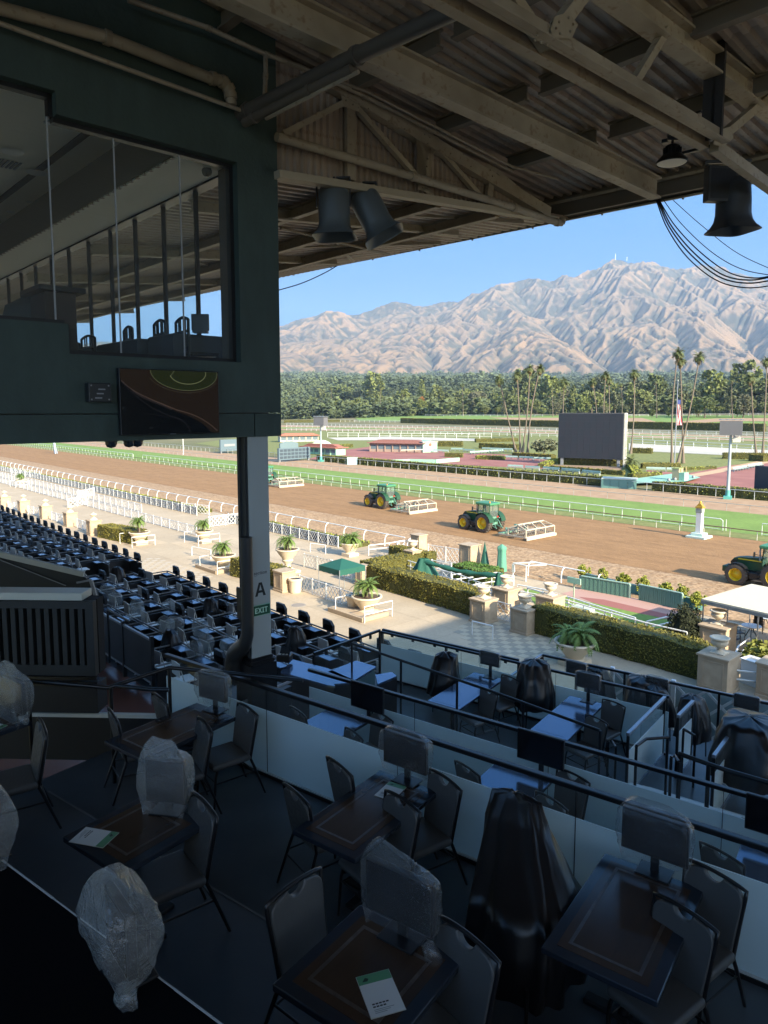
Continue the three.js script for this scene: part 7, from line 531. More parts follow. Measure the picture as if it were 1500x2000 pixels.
  const p = toT(onD(392, 660, 4.95)), mn = thing('restaurant_monitor', 'dark monitor among the window chairs', 'monitor', PT(p.s, yF + 0.76, p.d), phiT + 0.9); new MB().rbox(-0.12, 0.03, -0.03, 0.12, 0.26, 0.03, 0.01).build('housing', M.black, mn); new MB().box(-0.1, 0, -0.08, 0.1, 0.03, 0.08).build('foot', M.black, mn); const pd = toT(PS(104, 600, -10.4)), pod = thing('host_stand', 'tall dark wooden stand inside the left window', 'stand', PT(pd.s, yF, pd.d), phiT); new MB().box(-0.3, 0, -0.2, 0.3, 1.25, 0.2).build('body', mat(0.03, 0.02, 0.015, 0.5), pod); new MB().rbox(-0.42, 1.25, -0.3, 0.42, 1.32, 0.3, 0.01).build('top', M.black, pod); const lm = toT(PS(60, 600, -11.5)), lp = thing('table_lamp', 'dark bell shaped covered item inside the left window', 'covered item', PT(lm.s, yF, lm.d), 0); mesh('cover', drape(91, [[0, 1.35, 0, 0.08, 0.08], [0, 1.2, 0, 0.3, 0.3], [0, 0.8, 0, 0.42, 0.42], [0, 0.05, 0, 0.5, 0.5]]), mat(0.05, 0.07, 0.075, 0.7), lp); }
{ // wall screen, small box, domes under the edge
  const a = toT(PS(232, 718, SF + 0.1)), b = toT(PS(430, 846, SF + 0.1)), t = thing('wall_screen', 'large dark television on the green wall with pale curved track lines drawn on its face', 'television', PT(SF + 0.02, (a.y + b.y) / 2, (a.d + b.d) / 2), phiT), w = (b.d - a.d) / 2, h = (a.y - b.y) / 2; new MB().rbox(0, -h, -w, 0.075, h, w, 0.008).build('housing', M.black, t); const m = canvasTex(1024, 640, (c, W2, H2) => { c.fillStyle = '#241c16'; c.fillRect(0, 0, W2, H2); const g = c.createLinearGradient(0, H2, 500, 200); g.addColorStop(0, '#05070a'); g.addColorStop(0.75, '#0b0c0e'); g.addColorStop(1, '#241c16'); c.fillStyle = '#07090c'; c.beginPath(); c.moveTo(0, 90); c.bezierCurveTo(120, 240, 330, 300, 560, 420); c.bezierCurveTo(760, 480, 880, 560, 930, 640); c.lineTo(0, 640); c.fill(); c.lineCap = 'round'; const P = (col, lw, f) => { c.strokeStyle = col; c.lineWidth = lw; c.beginPath(); f(); c.stroke(); }; P('rgba(110,90,80,0.55)', 10, () => { c.moveTo(10, 110); c.bezierCurveTo(130, 250, 330, 300, 560, 400); c.bezierCurveTo(790, 450, 900, 530, 1000, 620); }); P('rgba(90,75,70,0.4)', 22, () => { c.moveTo(120, 210); c.bezierCurveTo(230, 300, 330, 310, 500, 390); }); P('rgba(80,75,80,0.4)', 6, () => { c.moveTo(20, 130); c.bezierCurveTo(130, 270, 330, 430, 560, 480); c.bezierCurveTo(650, 520, 690, 580, 700, 640); }); P('rgba(80,75,80,0.3)', 4, () => { c.moveTo(200, 440); c.bezierCurveTo(330, 440, 480, 470, 620, 500); }); c.fillStyle = '#252b18'; c.beginPath(); c.ellipse(655, 10, 360, 190, 0.05, 0, 7); c.fill(); P('rgba(105,110,80,0.8)', 6, () => c.ellipse(655, 10, 358, 188, 0.05, 0, 7)); P('rgba(125,130,95,0.75)', 9, () => c.ellipse(690, 20, 195, 112, -0.02, -0.2, 2.9)); P('rgba(90,90,70,0.5)', 5, () => c.ellipse(640, -10, 400, 230, 0.08, 0.4, 2.6)); P('rgba(120,125,95,0.6)', 7, () => { c.moveTo(500, 60); c.lineTo(545, 0); }); c.fillStyle = 'rgba(70,75,70,0.35)'; c.fillRect(270, 570, 40, 18); c.fillRect(10, 370, 22, 22); }); const g = new MB().quad(V(0.078, -h + 0.012, w - 0.012), V(0.078, -h + 0.012, -w + 0.012), V(0.078, h - 0.012, -w + 0.012), V(0.078, h - 0.012, w - 0.012), [[0, 0], [1, 0], [1, 1], [0, 1]]); g.build('picture', mat(0.02, 0.02, 0.02, 0.2, { emissive: C(0.22, 0.22, 0.22), emissiveMap: m, map: m }), t); new MB().box(0.076, -h + 0.002, -0.04, 0.0785, -h + 0.008, 0.04).build('emblem', M.grey, t);  // track curves are drawn on the screen face and set faintly emissive
  const c = toT(PS(188, 767)), bx = thing('wall_box', 'small dark control box left of the television', 'box', PT(SF, c.y, c.d), phiT); new MB().rbox(0, -0.11, -0.13, 0.12, 0.11, 0.13, 0.01).build('case', mat(0.02, 0.024, 0.026, 0.4), bx); for (let i = 0; i < 3; i++) new MB().box(0.121, 0.03 - i * 0.05, -0.06 + i * 0.02, 0.124, 0.045 - i * 0.05, 0.02 + i * 0.02).build('label_strip', M.grey, bx); for (const [y, z] of [[0.08, -0.1], [0.08, 0.1], [-0.08, -0.1], [-0.08, 0.1]]) new MB().box(0.121, y - 0.008, z - 0.008, 0.125, y + 0.008, z + 0.008).build('screw', M.grey, bx);
  [[217, 'left'], [252, 'middle'], [268, 'right']].forEach(([x, w]) => { const p = toT(PS(x, 862, SF - 0.1)), o = thing('dome_camera', `small black dome under the building edge, ${w} of three`, 'camera', PT(p.s, yb, p.d), 0); new MB().lathe([[0.001, -0.09], [0.05, -0.075], [0.068, -0.04], [0.07, 0]], 0, 0, 0, 16).build('dome', M_gloss, o); new MB().lathe([[0.075, -0.012], [0.075, 0.002]], 0, 0, 0, 16).build('ring', M.black, o); }); }
// ---------- column with signs ----------
{ const s0 = -8.5, a = toT(PS(487, 1000, s0)), b = toT(PS(525.5, 1000, s0)), w = b.d - a.d, dp = 0.30, t = thing('steel_column', 'grey and black column standing under the building corner', 'column', PT(s0, 0, (a.d + b.d) / 2), phiT); const y0 = toT(PS(500, 1285, s0)).y; new MB().box(-0.02, y0, -w / 2, 0, yb - 0.002, w / 2).build('grey_face', mat(0.36, 0.39, 0.38, 0.6), t); new MB().box(-dp, y0, -w / 2, -0.021, yb - 0.002, w / 2).build('shaft', mat(0.03, 0.033, 0.034, 0.6), t); for (const z of [w / 2]) new MB().box(-dp + 0.07, y0, z, -dp + 0.10, yb - 0.002, z + 0.025).box(-0.09, y0, z, -0.06, yb - 0.002, z + 0.02).build('flange', mat(0.035, 0.038, 0.038, 0.6), t); new MB().box(-dp - 0.05, 6, -w / 2 - 0.05, 0.06, y0 - 0.1, w / 2 + 0.06).box(-dp - 0.03, y0 - 0.1, -w / 2 - 0.03, 0.03, y0 - 0.05, w / 2 + 0.03).box(-dp - 0.015, y0 - 0.05, -w / 2 - 0.015, 0.012, y0 - 0.004, w / 2 + 0.015).build('base', M_paintblk, t);
  const P = (name, x0, y0b, x1, y1b, cw, chh, draw, bg, glow) => { const A = toT(PS(x0, y0b, s0)), B = toT(PS(x1, y1b, s0)), z = (a.d + b.d) / 2, m = canvasTex(cw, chh, draw); return new MB().quad(V(0.004, B.y, z - A.d), V(0.004, B.y, z - B.d), V(0.004, A.y, z - B.d), V(0.004, A.y, z - A.d), [[0, 0], [1, 0], [1, 1], [0, 1]]).build(name, mat(1, 1, 1, 0.6, { map: m }), t); };
  const bg = '#7b8583'; const p1 = P('section_lettering', 492, 1115, 524, 1172, 384, 684, (c, w2, h2) => { c.clearRect(0, 0, w2, h2); c.fillStyle = '#a2a8a7'; c.fillRect(0, 0, w2, h2); c.fillStyle = '#10191b'; c.font = 'italic bold 88px serif'; c.textAlign = 'center'; c.save(); c.translate(w2 / 2, 100); c.fillText('section', 0, 0); c.restore(); c.lineWidth = 5; c.strokeStyle = '#10191b'; c.beginPath(); c.moveTo(50, 120); c.quadraticCurveTo(90, 130, 130, 112); c.stroke(); c.font = 'bold 400px sans-serif'; c.fillText('A', w2 / 2, 560); });
  const sg = toT(PS(509, 1191, s0)), ex = thing('exit_sign', 'green EXIT sign with white letters on the column', 'sign', PT(s0 + 0.002, sg.y, sg.d), phiT); const eh = 0.082, ew = w / 2 - 0.004; new MB().rbox(0, -eh, -ew, 0.012, eh, ew, 0.003).build('sign_plate', mat(0.25, 0.42, 0.32, 0.5), ex); const em = canvasTex(512, 300, (c, w2, h2) => { c.fillStyle = '#9cc4ac'; c.fillRect(0, 0, w2, h2); c.fillStyle = '#0d4f38'; c.fillRect(14, 14, w2 - 28, h2 - 28); c.fillStyle = '#bfe3cb'; c.font = 'bold 210px sans-serif'; c.textAlign = 'center'; c.save(); c.translate(w2 / 2, 226); c.scale(0.82, 1); c.fillText('EXIT', 0, 0); c.restore(); }); new MB().quad(V(0.014, -eh + 0.004, ew - 0.004), V(0.014, -eh + 0.004, -ew + 0.004), V(0.014, eh - 0.004, -ew + 0.004), V(0.014, eh - 0.004, ew - 0.004), [[0, 0], [1, 0], [1, 1], [0, 1]]).build('sign_face', mat(1, 1, 1, 0.4, { map: em }), ex);
  // black notice facing us, hung on the narrow side
  const z = a.d - 0.05, A = toT(onD(463, 1146, z)), B = toT(onD(495, 1219, z)), nt = thing('notice_board', 'black notice board with faint lines on the dark side of the column', 'notice', PT((A.s + B.s) / 2, (A.y + B.y) / 2, z), phiT), nw = Math.abs(B.s - A.s) / 2, nh = Math.abs(A.y - B.y) / 2; new MB().rbox(-nw, -nh, -0.012, nw, nh, 0.012, 0.004).build('board', M_frame, nt); for (const [y, w2] of [[0.55, 0.3], [0.42, 0.5], [0.12, 0.25], [-0.02, 0.75], [-0.12, 0.8], [-0.22, 0.85]]) new MB().box(-nw * 0.6, nh * y - 0.004, 0.0125, -nw * 0.6 + nw * 1.6 * w2, nh * y + 0.004, 0.014).build('print_line', mat(0.07, 0.075, 0.075, 0.6), nt);
  const pp = thing('drain_pipe', 'thick black drain pipe bending at the foot of the column', 'pipe', PT(s0 - 0.13, 0, a.d), phiT), q = (x, y) => { const r = toT(onD(x, y, a.d - 0.11)); return V(r.s - (s0 - 0.13), r.y, 0.11); }; new MB().tube([q(484, 1215).add(V(0, 1.2, 0)), q(484, 1215), q(483, 1240), q(478, 1258), q(468, 1268), q(460, 1276), q(456, 1290), q(455, 1330)], [0.085, 0.085, 0.09, 0.10, 0.12, 0.125, 0.125, 0.125], 16).build('pipe_body', mat(0.03, 0.03, 0.03, 0.35), pp); new MB().rbox(-0.06, y0 + 0.42, 0.17, 0.02, y0 + 0.48, 0.205, 0.004).build('pipe_clip', mat(0.35, 0.35, 0.33, 0.4), pp); }
// ---------- roof ----------
const deckY = (d) => EYE + 4.38 + 0.075 * (12.9 - d), dEave = (s) => { const A = toT(onY(548, 537, 16.86)), B = toT(onY(1280, 390, 16.86)); return lerp(A.d, B.d, (s - A.s) / (B.s - A.s)); };
{ // corrugated deck, sheet by sheet
  const t = thing('grandstand_roof', 'tan steel grandstand roof with corrugated deck and rafters', 'roof', V(0, 0, 0), phiT); const pitch = 0.215, mats = [0, 1, 2, 3].map((k) => mat(0.38 + 0.03 * k, 0.30 + 0.024 * k, 0.235 + 0.02 * k, 0.5, { map: T_paint }));
  const sheetG = (s0, s1, d0f, d1f, yf) => { const prof = [], n = Math.round((s1 - s0) / pitch); for (let i = 0; i < n; i++) { const s = s0 + i * pitch; prof.push([s, 0], [s + 0.075, 0], [s + 0.10, 0.055], [s + 0.19, 0.055]); } prof.push([s0 + n * pitch, 0]); const rg = [d0f, d1f].map((f) => prof.map(([s, h]) => { const d = f(s); return V(s, yf(d) + h, -d); })); const b = new MB(); for (let i = 0; i + 1 < prof.length; i++) b.quad(rg[0][i], rg[0][i + 1], rg[1][i + 1], rg[1][i]); return b; };
  let k = 0; const S = pitch * 9; for (let s = SF + 0.05 - 9 * S; s < 27; s += S) for (let j = s < SF ? 3 : 0; j < 6; j++) { const bd = [-14, -5.5, 1.2, 5.2, 9.0, 99]; const f0 = () => s < SF && j === 3 ? 5.8 : [-6, -5, -2, 3.2, 6.4, 9.6][j] , f1 = j === 5 ? (q) => dEave(q) : () => [-4.98, -1.98, 3.22, 6.42, 9.62][j]; sheetG(s, s + S, f0, f1, deckY).build('roof_sheet', mats[(k++ * 7) % 4], t); }
  new MB().box(SF - 0.3, EYE + 5.9, -13.2, 30, EYE + 6.0, 6).build('roof_top', M.grey, t);
  // lower bay of the roof on the left
  const lowY = (d) => EYE + 3.36 + 0.078 * (d - 5.77); k = 0; for (let s = SF - 0.2; s > -60; s -= S * 2) for (let j = 0; j < 2; j++) { const f0 = () => [4.5, 9.0][j], f1 = j ? (q) => dEave(q) : () => 9.02; sheetG(s - S * 2, s, f0, f1, lowY).build('roof_sheet', mats[(k++ * 5) % 4], t); }
  new MB().box(-95, EYE + 5.0, -13.6, SF - 0.3, EYE + 5.1, -4.4).build('roof_top', M.grey, t);
  // eave beam
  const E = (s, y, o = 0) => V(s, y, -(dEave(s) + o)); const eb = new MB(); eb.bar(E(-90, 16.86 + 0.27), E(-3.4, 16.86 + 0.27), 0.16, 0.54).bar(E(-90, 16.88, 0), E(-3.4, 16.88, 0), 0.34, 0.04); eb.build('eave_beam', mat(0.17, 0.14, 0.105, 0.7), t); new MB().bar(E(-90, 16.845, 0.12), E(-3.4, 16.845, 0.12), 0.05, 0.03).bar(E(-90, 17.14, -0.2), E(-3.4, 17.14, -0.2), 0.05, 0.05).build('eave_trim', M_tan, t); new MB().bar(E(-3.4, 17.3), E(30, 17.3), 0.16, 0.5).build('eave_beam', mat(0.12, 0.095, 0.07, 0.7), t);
  for (let s = -80; s < -4; s += 1.6) new MB().box(s, 16.80, -(dEave(s) + 0.14), s + 0.03, 16.845, -(dEave(s) + 0.11)).build('gutter_bracket', M_tan, t);
  // rafters as I beams
  const I = (name, a, b, h, w, m = M_tan) => { const u = V(0, 1, 0), q = new MB(); q.bar(a.clone().add(V(0, 0.015, 0)), b.clone().add(V(0, 0.015, 0)), w, 0.03).bar(a.clone().add(V(0, h / 2, 0)), b.clone().add(V(0, h / 2, 0)), 0.02, h - 0.06).bar(a.clone().add(V(0, h - 0.015, 0)), b.clone().add(V(0, h - 0.015, 0)), w, 0.03); return q.build(name, m, t); };
  const L = (p) => { const q = toT(p); return V(q.s, q.y, -q.d); }; const a1 = L(onS(705, 126, -6.45)), b1 = L(onS(1281, 389, -6.45)), d1 = b1.clone().sub(a1).normalize(); I('rafter', a1.clone().addScaledVector(d1, -9), b1, 0.36, 0.2);
  // purlins between the rafters, following the deck
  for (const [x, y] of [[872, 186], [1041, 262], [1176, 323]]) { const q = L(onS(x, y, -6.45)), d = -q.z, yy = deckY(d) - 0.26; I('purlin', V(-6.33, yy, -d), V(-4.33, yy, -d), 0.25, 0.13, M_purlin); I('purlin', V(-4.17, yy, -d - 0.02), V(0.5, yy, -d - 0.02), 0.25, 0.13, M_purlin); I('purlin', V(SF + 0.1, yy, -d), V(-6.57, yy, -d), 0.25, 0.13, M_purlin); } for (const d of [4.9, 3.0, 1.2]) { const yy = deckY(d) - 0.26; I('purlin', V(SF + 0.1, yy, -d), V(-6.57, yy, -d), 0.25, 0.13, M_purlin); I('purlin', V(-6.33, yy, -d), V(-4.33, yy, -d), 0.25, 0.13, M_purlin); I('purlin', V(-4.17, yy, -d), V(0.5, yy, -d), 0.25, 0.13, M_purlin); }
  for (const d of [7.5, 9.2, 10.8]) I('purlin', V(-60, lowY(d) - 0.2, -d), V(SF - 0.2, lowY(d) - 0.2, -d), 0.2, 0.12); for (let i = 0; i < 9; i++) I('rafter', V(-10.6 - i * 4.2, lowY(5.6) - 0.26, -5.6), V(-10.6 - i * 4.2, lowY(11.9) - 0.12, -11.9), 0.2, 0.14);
  new MB().bar(V(-11.2, 16.4, -6.2), V(-9.2, 16.72, -12.3), 0.07).bar(V(-16.5, 16.4, -6.2), V(-11.6, 16.72, -12.4), 0.07).bar(V(-9.0, 16.5, -6.0), V(-14.5, 16.7, -12.2), 0.06).bar(V(-14, 16.3, -6.0), V(-19, 16.7, -12.2), 0.06).build('bracing', M_tan, t);
  const rivets = (name, pts) => { const b = new MB(); for (const p of pts) b.geo(new THREE.SphereGeometry(0.014, 6, 4), new THREE.Matrix4().makeTranslation(p.x, p.y, p.z)); tag(b.build(name, M_beamD, t), null, null, null, 'stuff'); };
  // right hand open truss
  const s4 = -4.25, R4 = (x, y) => L(onS(x, y, s4)); const ca = R4(885, 0), cb = R4(1395, 286), cd = cb.clone().sub(ca).normalize(); const chord = new MB(); for (const o of [-0.09, 0.09]) chord.bar(ca.clone().addScaledVector(cd, -8).add(V(o, 0.09, 0)), cb.clone().add(V(o, 0.09, 0)), 0.035, 0.18).bar(ca.clone().addScaledVector(cd, -8).add(V(o * 1.6, 0.012, 0)), cb.clone().add(V(o * 1.6, 0.012, 0)), 0.11, 0.02); chord.build('bottom_chord', M_beamD, t); I('top_chord', R4(1185, 0).addScaledVector(cd, -8), R4(1500, 226).addScaledVector(cd, 2.2), 0.3, 0.24); const out = new MB(); out.bar(cb, R4(1502, 372).addScaledVector(cd, 0.8), 0.12, 0.14); out.build('chord_end', M_tan, t);
  const hang = (x0, y0, x1, y1, w, m) => new MB().bar(R4(x0, y0), R4(x1, y1), w, w).build('truss_web', m || M_tan, t); const dk = mat(0.035, 0.03, 0.028, 0.6); { const p = R4(1390, 272), b = new MB(); b.bar(p.clone().add(V(-0.05, 0, 0)), p.clone().add(V(-0.05, 2.0, 0)), 0.05, 0.16).bar(p.clone().add(V(0.05, 0, 0)), p.clone().add(V(0.05, 2.0, 0)), 0.05, 0.16); b.build('hanger', dk, t); } hang(1400, 274, 1500, 190, 0.11); hang(1500, 190, 1560, 140, 0.11); hang(1062, 88, 1160, -40, 0.13); hang(1066, 90, 960, -60, 0.11); hang(1230, 175, 1300, 60, 0.09);
  const gus = (pts, z, nm = 'gusset_plate') => { const P = pts.map(([x, y]) => R4(x, y)), b = new MB(); for (let i = 1; i + 1 < P.length; i++) { b.tri(P[0].clone().add(V(z, 0, 0)), P[i].clone().add(V(z, 0, 0)), P[i + 1].clone().add(V(z, 0, 0))); b.tri(P[0].clone().add(V(z - 0.015, 0, 0)), P[i].clone().add(V(z - 0.015, 0, 0)), P[i + 1].clone().add(V(z - 0.015, 0, 0))); } return b.build(nm, M_tan, t); }; gus([[1052, 68], [1062, 42], [1088, 35], [1106, 58], [1094, 86], [1058, 84]], 0.13); rivets('rivets', [[1062, 66], [1068, 54], [1086, 46], [1096, 58], [1090, 72], [1070, 76], [1020, 90], [1032, 94], [1044, 98], [1024, 80]].map(([x, y]) => R4(x, y).add(V(0.14, 0, 0)))); gus([[1378, 262], [1410, 252], [1418, 274], [1398, 290], [1380, 286]], 0.10);
  // left hand clad truss
  const Q = (x, y, o = 0) => L(onS(x, y, SF + o)), lo = (d) => { const a = Q(548, 342), b = Q(1082, 430), k = (d + a.z) / (a.z - b.z); return lerp(a.y, b.y, k); }, hi = (d) => { const a = Q(655, 168), b = Q(1068, 414), k = (d + a.z) / (a.z - b.z); return Math.max(lerp(a.y, b.y, k), lo(d) + 0.02); };
  { const da = dEnd + 0.02, db = -Q(1076, 424).z; let p = null; const P = []; let i = 0; for (let d = da; d < db; i++) { P.push([d, (i % 4 === 0 || i % 4 === 3) ? 0.018 : -0.018]); d += [0.03, 0.022, 0.03, 0.022][(i + 1) % 4] * 1.15; } for (let j = 0; j < 12; j++) { const b = new MB(), n0 = Math.floor(P.length * j / 12), n1 = Math.min(P.length - 1, Math.floor(P.length * (j + 1) / 12)); for (let q = n0; q < n1; q++) { const [d0, o0] = P[q], [e1, o1] = P[q + 1]; b.quad(V(SF - 0.06 + o0, lo(d0), -d0), V(SF - 0.06 + o1, lo(e1), -e1), V(SF - 0.06 + o1, hi(e1), -e1), V(SF - 0.06 + o0, hi(d0), -d0)); } b.build('cladding_sheet', mats[(j * 3) % 4], t); } }
  const w = (nm, x0, y0, x1, y1, a, b2 = a, o = 0.05, m = M_tan) => new MB().bar(Q(x0, y0, o), Q(x1, y1, o), a, b2).build(nm, m, t); w('bottom_channel', 540, 341, 1082, 429, 0.16, 0.10, 0.06, mat(0.40, 0.33, 0.23, 0.6)); w('top_chord', 640, 160, 1070, 416, 0.14, 0.2, 0.04); w('truss_web', 552, 262, 688, 192, 0.08); w('truss_web', 690, 205, 832, 366, 0.08); w('truss_web', 683, 200, 684, 352, 0.07, 0.16, 0.03, M_beamD); w('truss_web', 846, 280, 945, 392, 0.08); w('truss_web', 962, 330, 1062, 414, 0.08); w('truss_web', 962, 330, 952, 398, 0.07, 0.14, 0.03, M_beamD); { const gp2 = (pts) => { const P = pts.map(([x, y]) => Q(x, y, 0.10)), b = new MB(); for (let i = 1; i + 1 < P.length; i++) b.tri(P[0], P[i], P[i + 1]); b.build('gusset_plate', M_tan, t); }; gp2([[812, 248], [858, 268], [848, 300], [836, 302], [826, 372], [846, 384], [838, 372], [818, 370], [828, 296]]); gp2([[812, 252], [856, 272], [850, 298], [832, 300]]); gp2([[832, 298], [846, 300], [838, 374], [816, 370]]); gp2([[664, 182], [706, 200], [700, 218], [672, 208]]); gp2([[950, 318], [972, 330], [966, 352], [950, 342]]); } rivets('rivets', [[830, 262], [840, 268], [836, 280], [842, 290], [836, 310], [834, 325], [831, 340], [828, 355], [826, 366], [836, 368], [676, 196], [690, 204], [700, 210], [958, 332], [962, 344], [720, 212], [760, 236], [790, 252], [880, 300], [920, 325]].map(([x, y]) => Q(x, y, 0.115))); }
function pipeT(label, pts, r, m = M_beamD, group) { const P = pts.map((p) => p.clone()), o = P[0], t = thing('roof_pipe', label, 'pipe', o.clone(), 0, group); new MB().tube(P.map((p) => p.clone().sub(o)), r, 12).build('pipe_body', m, t); for (let i = 1; i < P.length - 1; i++) { const f = V().subVectors(P[i + 1], P[i]).normalize(); new MB().tube([P[i].clone().sub(o).addScaledVector(f, 0.02), P[i].clone().sub(o).addScaledVector(f, 0.09)], r * 1.22, 12).build('coupling', m, t); } return t; }
const F = (x, y, o) => onS(x, y, SF + o), DD = (x, y, d) => onD(x, y, d);
pipeT('thick tan pipe running along the green wall and bending down', [F(-60, 0, 0.16), F(200, 70, 0.16), F(408, 152, 0.16), F(428, 156, 0.16), F(442, 164, 0.16), F(449, 178, 0.16), F(452, 205, 0.16)], 0.068); pipeT('thin tan pipe running below the thick one on the green wall', [F(-60, 24, 0.16), F(478, 218, 0.16), F(492, 227, 0.17)], 0.026); pipeT('tan pipe along the wall top passing the building corner', [F(250, 0, 0.2), F(400, 52, 0.2), F(515, 104, 0.2), F(590, 133, 0.2), F(705, 184, 0.2), F(1000, 335, 0.2)], 0.03); pipeT('short tan drop pipe near the building corner', [F(518, 104, 0.2), F(519, 140, 0.2), F(517, 184, 0.2)], 0.03);
{ const d = 5.2; pipeT('dark thick pipe crossing the roof from the wall, upper one', [DD(462, 228, d), DD(480, 218, d), DD(690, 112, d), DD(905, 12, d), DD(1040, -60, d)], 0.085, mat(0.10, 0.085, 0.07, 0.5)); pipeT('dark pipe crossing the roof from the wall, lower one', [DD(478, 240, d), DD(492, 232, d), DD(600, 178, d), DD(690, 134, d)], 0.06, mat(0.13, 0.105, 0.08, 0.5)); pipeT('flat tan strap below the crossing pipes', [DD(520, 232, d), DD(700, 140, d)], 0.022); } pipeT('straight tan pipe along the clad truss with upturned end', [F(540, 267, 0.2), F(800, 343, 0.2), F(1000, 404, 0.2), F(1085, 434, 0.2), F(1096, 436, 0.2), F(1099, 428, 0.2)], 0.062); pipeT('thin pipe slanting under the roof toward the eave', [onY(560, 120, 17.2), onY(720, 180, 17.0), onY(1000, 325, 16.9), onY(1090, 350, 16.85)], 0.02); pipeT('thin conduit under the lower roof bay left of the horns', [onY(548, 445, 16.4), onY(760, 497, 16.5)], 0.03); pipeT('thin conduit under the lower roof bay near the wall', [onY(548, 352, 16.4), onY(640, 350, 16.5)], 0.025); pipeT('vertical short pipe stub on the rafter above the crossing pipes', [onY(680, 108, 16.9), onY(680, 60, 17.3)], 0.06);
// ---------- loudspeakers, lamp, cables ----------
const M_horn = mat(0.10, 0.115, 0.12, 0.4), M_hornD = mat(0.04, 0.044, 0.05, 0.4);
function horn(label, top, h, r, lean, turn, m) { const t = thing('horn_loudspeaker', label, 'loudspeaker', top, turn), g = new THREE.Group(); g.name = 'horn'; g.rotation.z = lean; t.add(g); const n = 32, rings = [], sq = (a, q, p) => { const c = Math.cos(a), s = Math.sin(a); return V(Math.sign(c) * Math.pow(Math.abs(c), p) * q, 0, Math.sign(s) * Math.pow(Math.abs(s), p) * q); }; [[0.02, 0, 1], [0.55, -0.0, 1], [0.86, -0.06, 1], [0.98, -0.18, 1], [1.0, -0.4, 0.9], [0.97, -0.7, 0.75], [1.0, -0.82, 0.6], [1.12, -0.91, 0.5], [1.36, -1.0, 0.42], [1.36, -1.015, 0.42], [1.25, -0.99, 0.42], [0.9, -0.86, 0.6], [0.5, -0.7, 1]].forEach(([q, y, p]) => rings.push(Array.from({ length: n }, (_, k) => sq(k / n * 6.283 + 0.4, q * r, p).setY(y * h)))); new MB().loft(rings).build('shell', m, g); new MB().rbox(-r * 1.1, -h * 0.42, -0.035, -r * 1.02, h * 0.12, 0.035, 0.008).rbox(r * 1.02, -h * 0.42, -0.035, r * 1.1, h * 0.12, 0.035, 0.008).rbox(-r * 1.1, h * 0.12, -0.035, r * 1.1, h * 0.16, 0.035, 0.008).build('yoke', M_hornD, t); new MB().bar(V(0, h * 0.12, 0), V(0, h * 0.45, 0), 0.05).build('hanger', M_hornD, t); return t; }
horn('grey horn loudspeaker hanging under the clad truss, left one', F(651, 362, -0.1), 0.74, 0.235, 0.03, phiT + 0.75, M_horn); horn('grey horn loudspeaker under the clad truss, tilted right one', F(703, 372, -0.1), 0.78, 0.235, 0.50, phiT + 0.75, M_horn); { const p = onY(1434, 346, 16.45); horn('large dark horn loudspeaker against the sky at the top right', p, 0.80, 0.245, 0.02, 0.25, M_hornD); const q = onY(1405, 362, 16.3).multiplyScalar(1), t = thing('flat_loudspeaker', 'flat dark square loudspeaker beside the large horn', 'loudspeaker', q, 0.12); new MB().rbox(-0.235, -0.26, -0.05, 0.235, 0.26, 0.10, 0.012).build('cabinet', M_hornD, t); new MB().rbox(-0.20, -0.22, 0.101, 0.20, 0.22, 0.106, 0.004).build('grille', mat(0.02, 0.023, 0.03, 0.7), t); new MB().bar(V(-0.24, 0.33, 0), V(0.5, 0.38, 0), 0.05).bar(V(-0.2, 0.2, -0.02), V(-0.2, 0.34, -0.02), 0.03).bar(V(0.22, 0.2, -0.02), V(0.22, 0.36, -0.02), 0.03).build('bracket', M_hornD, t); }
{ const p = onY(1312, 318, 16.35), t = thing('high_bay_lamp', 'round black high bay lamp hanging from the roof', 'lamp', p, 0); new MB().lathe([[0.001, 0.24], [0.07, 0.24], [0.10, 0.22], [0.105, 0.12], [0.14, 0.10], [0.205, 0.03], [0.215, 0.0], [0.205, -0.01]], 0, 0, 0, 32).build('housing', M_frame, t); for (let i = 0; i < 12; i++) new MB().box(-0.004, 0.10, 0.09, 0.004, 0.2, 0.125).build('fin', M_frame, t).rotation.y = i * 0.5236; new MB().lathe([[0.198, 0.0], [0.19, -0.008], [0.001, -0.012]], 0, 0, 0, 32).build('diffuser', mat(0.75, 0.68, 0.56, 0.5), t); new MB().tube([V(0, 0.24, 0), V(0, 0.42, 0)], 0.02, 8).rbox(-0.07, 0.30, -0.03, 0.07, 0.44, 0.03, 0.01).build('hook', M_frame, t); const br = thing('lamp_bracket', 'dark steel bracket bars carrying the high bay lamp', 'bracket', p.clone(), 0); const q = (x, y, yy) => onY(x, y, yy).sub(p); new MB().bar(q(1293, 277, 16.75), q(1380, 258, 16.75), 0.05, 0.05).bar(q(1330, 300, 16.62), q(1420, 278, 16.62), 0.04, 0.04).bar(q(1325, 232, 17.0), q(1370, 218, 17.0), 0.04, 0.03).build('bar', M_frame, br); new MB().rbox(0.06, 0.36, -0.03, 0.2, 0.41, 0.03, 0.01).build('driver_box', mat(0.35, 0.36, 0.33, 0.5), br); }
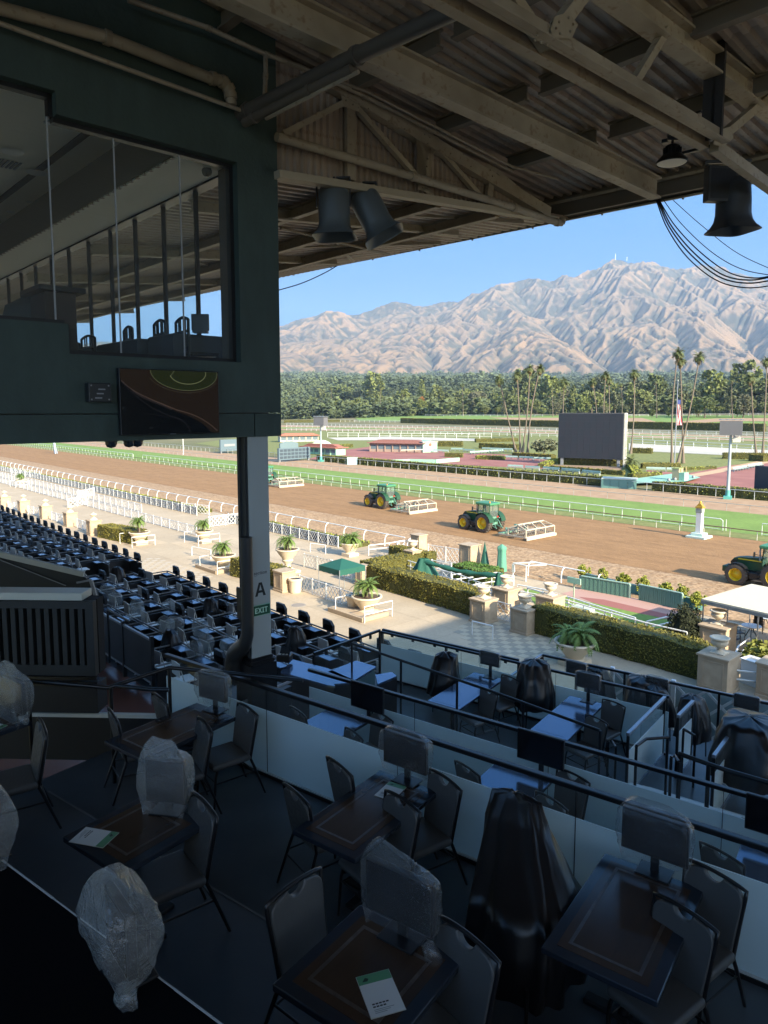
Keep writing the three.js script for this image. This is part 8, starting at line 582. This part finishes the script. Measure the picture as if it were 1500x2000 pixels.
{ const A = onY(1283, 391, 16.84); const sag = (label, pts, r, k) => { const z = A.z; const at = (x, y, dz = 0) => { const d = sight(x, y); return V(0, EYE, 0).addScaledVector(d, (z + dz) / d.z); }; const P = pts.map(([x, y], i) => at(x, y, i * 0.25)), c = new THREE.CatmullRomCurve3(P).getPoints(28), t = thing('cable', label, 'cable', c[0].clone(), 0, 'cables hanging from the eave'); new MB().tube(c.map((p) => p.clone().sub(c[0])), r, 5).build('cable_body', M.black, t); }; sag('hanging black cable from the eave corner, lowest of the bundle', [[1282, 392], [1303, 445], [1345, 505], [1405, 550], [1460, 562], [1520, 556]], 0.012); sag('hanging black cable from the eave corner, second of the bundle', [[1284, 391], [1308, 444], [1352, 500], [1410, 543], [1462, 553], [1520, 545]], 0.014); sag('hanging black cable from the eave corner, third of the bundle', [[1286, 390], [1312, 442], [1360, 498], [1415, 538], [1466, 547], [1520, 538]], 0.014); sag('hanging black cable from the eave corner, fourth of the bundle', [[1287, 390], [1318, 440], [1372, 496], [1428, 534], [1476, 543], [1520, 536]], 0.012); sag('single cable sagging right of the bundle', [[1294, 388], [1330, 436], [1395, 496], [1450, 526], [1520, 540]], 0.008); sag('uppermost thin cable running to the right edge', [[1308, 385], [1370, 440], [1440, 494], [1520, 532]], 0.007); const B = onY(548, 560, 16.3); const t = thing('cable', 'thin cable below the eave near the green wall', 'cable', B, 0); const P = [[540, 568], [590, 553], [640, 530], [660, 518]].map(([x, y]) => { const d = sight(x, y); return V(0, EYE, 0).addScaledVector(d, -20 / d.z * -1 * -1); }); new MB().tube(new THREE.CatmullRomCurve3(P.map((p) => p.clone().sub(B))).getPoints(16), 0.014, 5).build('cable_body', M.black, t); }
// ---------- rest of the stand beyond the frame ----------
{ const t = thing('grandstand_wing', 'tall neighbouring wing of the grandstand beyond the right edge', 'building', PT(20, 0, 0), phiT); new MB().box(0, 0, -31.0, 30, 22.2, -14).build('wall', M_green, t); for (let i = 0; i < 6; i++) for (let k = 0; k < 3; k++) new MB().box(-0.03, 3 + k * 6, -29.5 + i * 2.6, 0.0, 7 + k * 6, -28 + i * 2.6).build('window', M_slate, t); new MB().box(-0.4, 22.2, -31.4, 30.4, 22.6, -13.6).build('roof_edge', M.grey, t); const c = thing('upper_terrace', 'dark upper terrace block under the viewer', 'terrace', PG(0, 0, 0), phiG); new MB().box(-7.2, 2, 1.21, 10, 11.0, 12).build('terrace_body', M_riser, c); new MB().box(-7.2, 11.0, 1.21, 10, 11.03, 12).build('terrace_floor', M_floor, c); }
// ---------- picture ----------
camera.updateProjectionMatrix();
renderer.render(scene, camera);
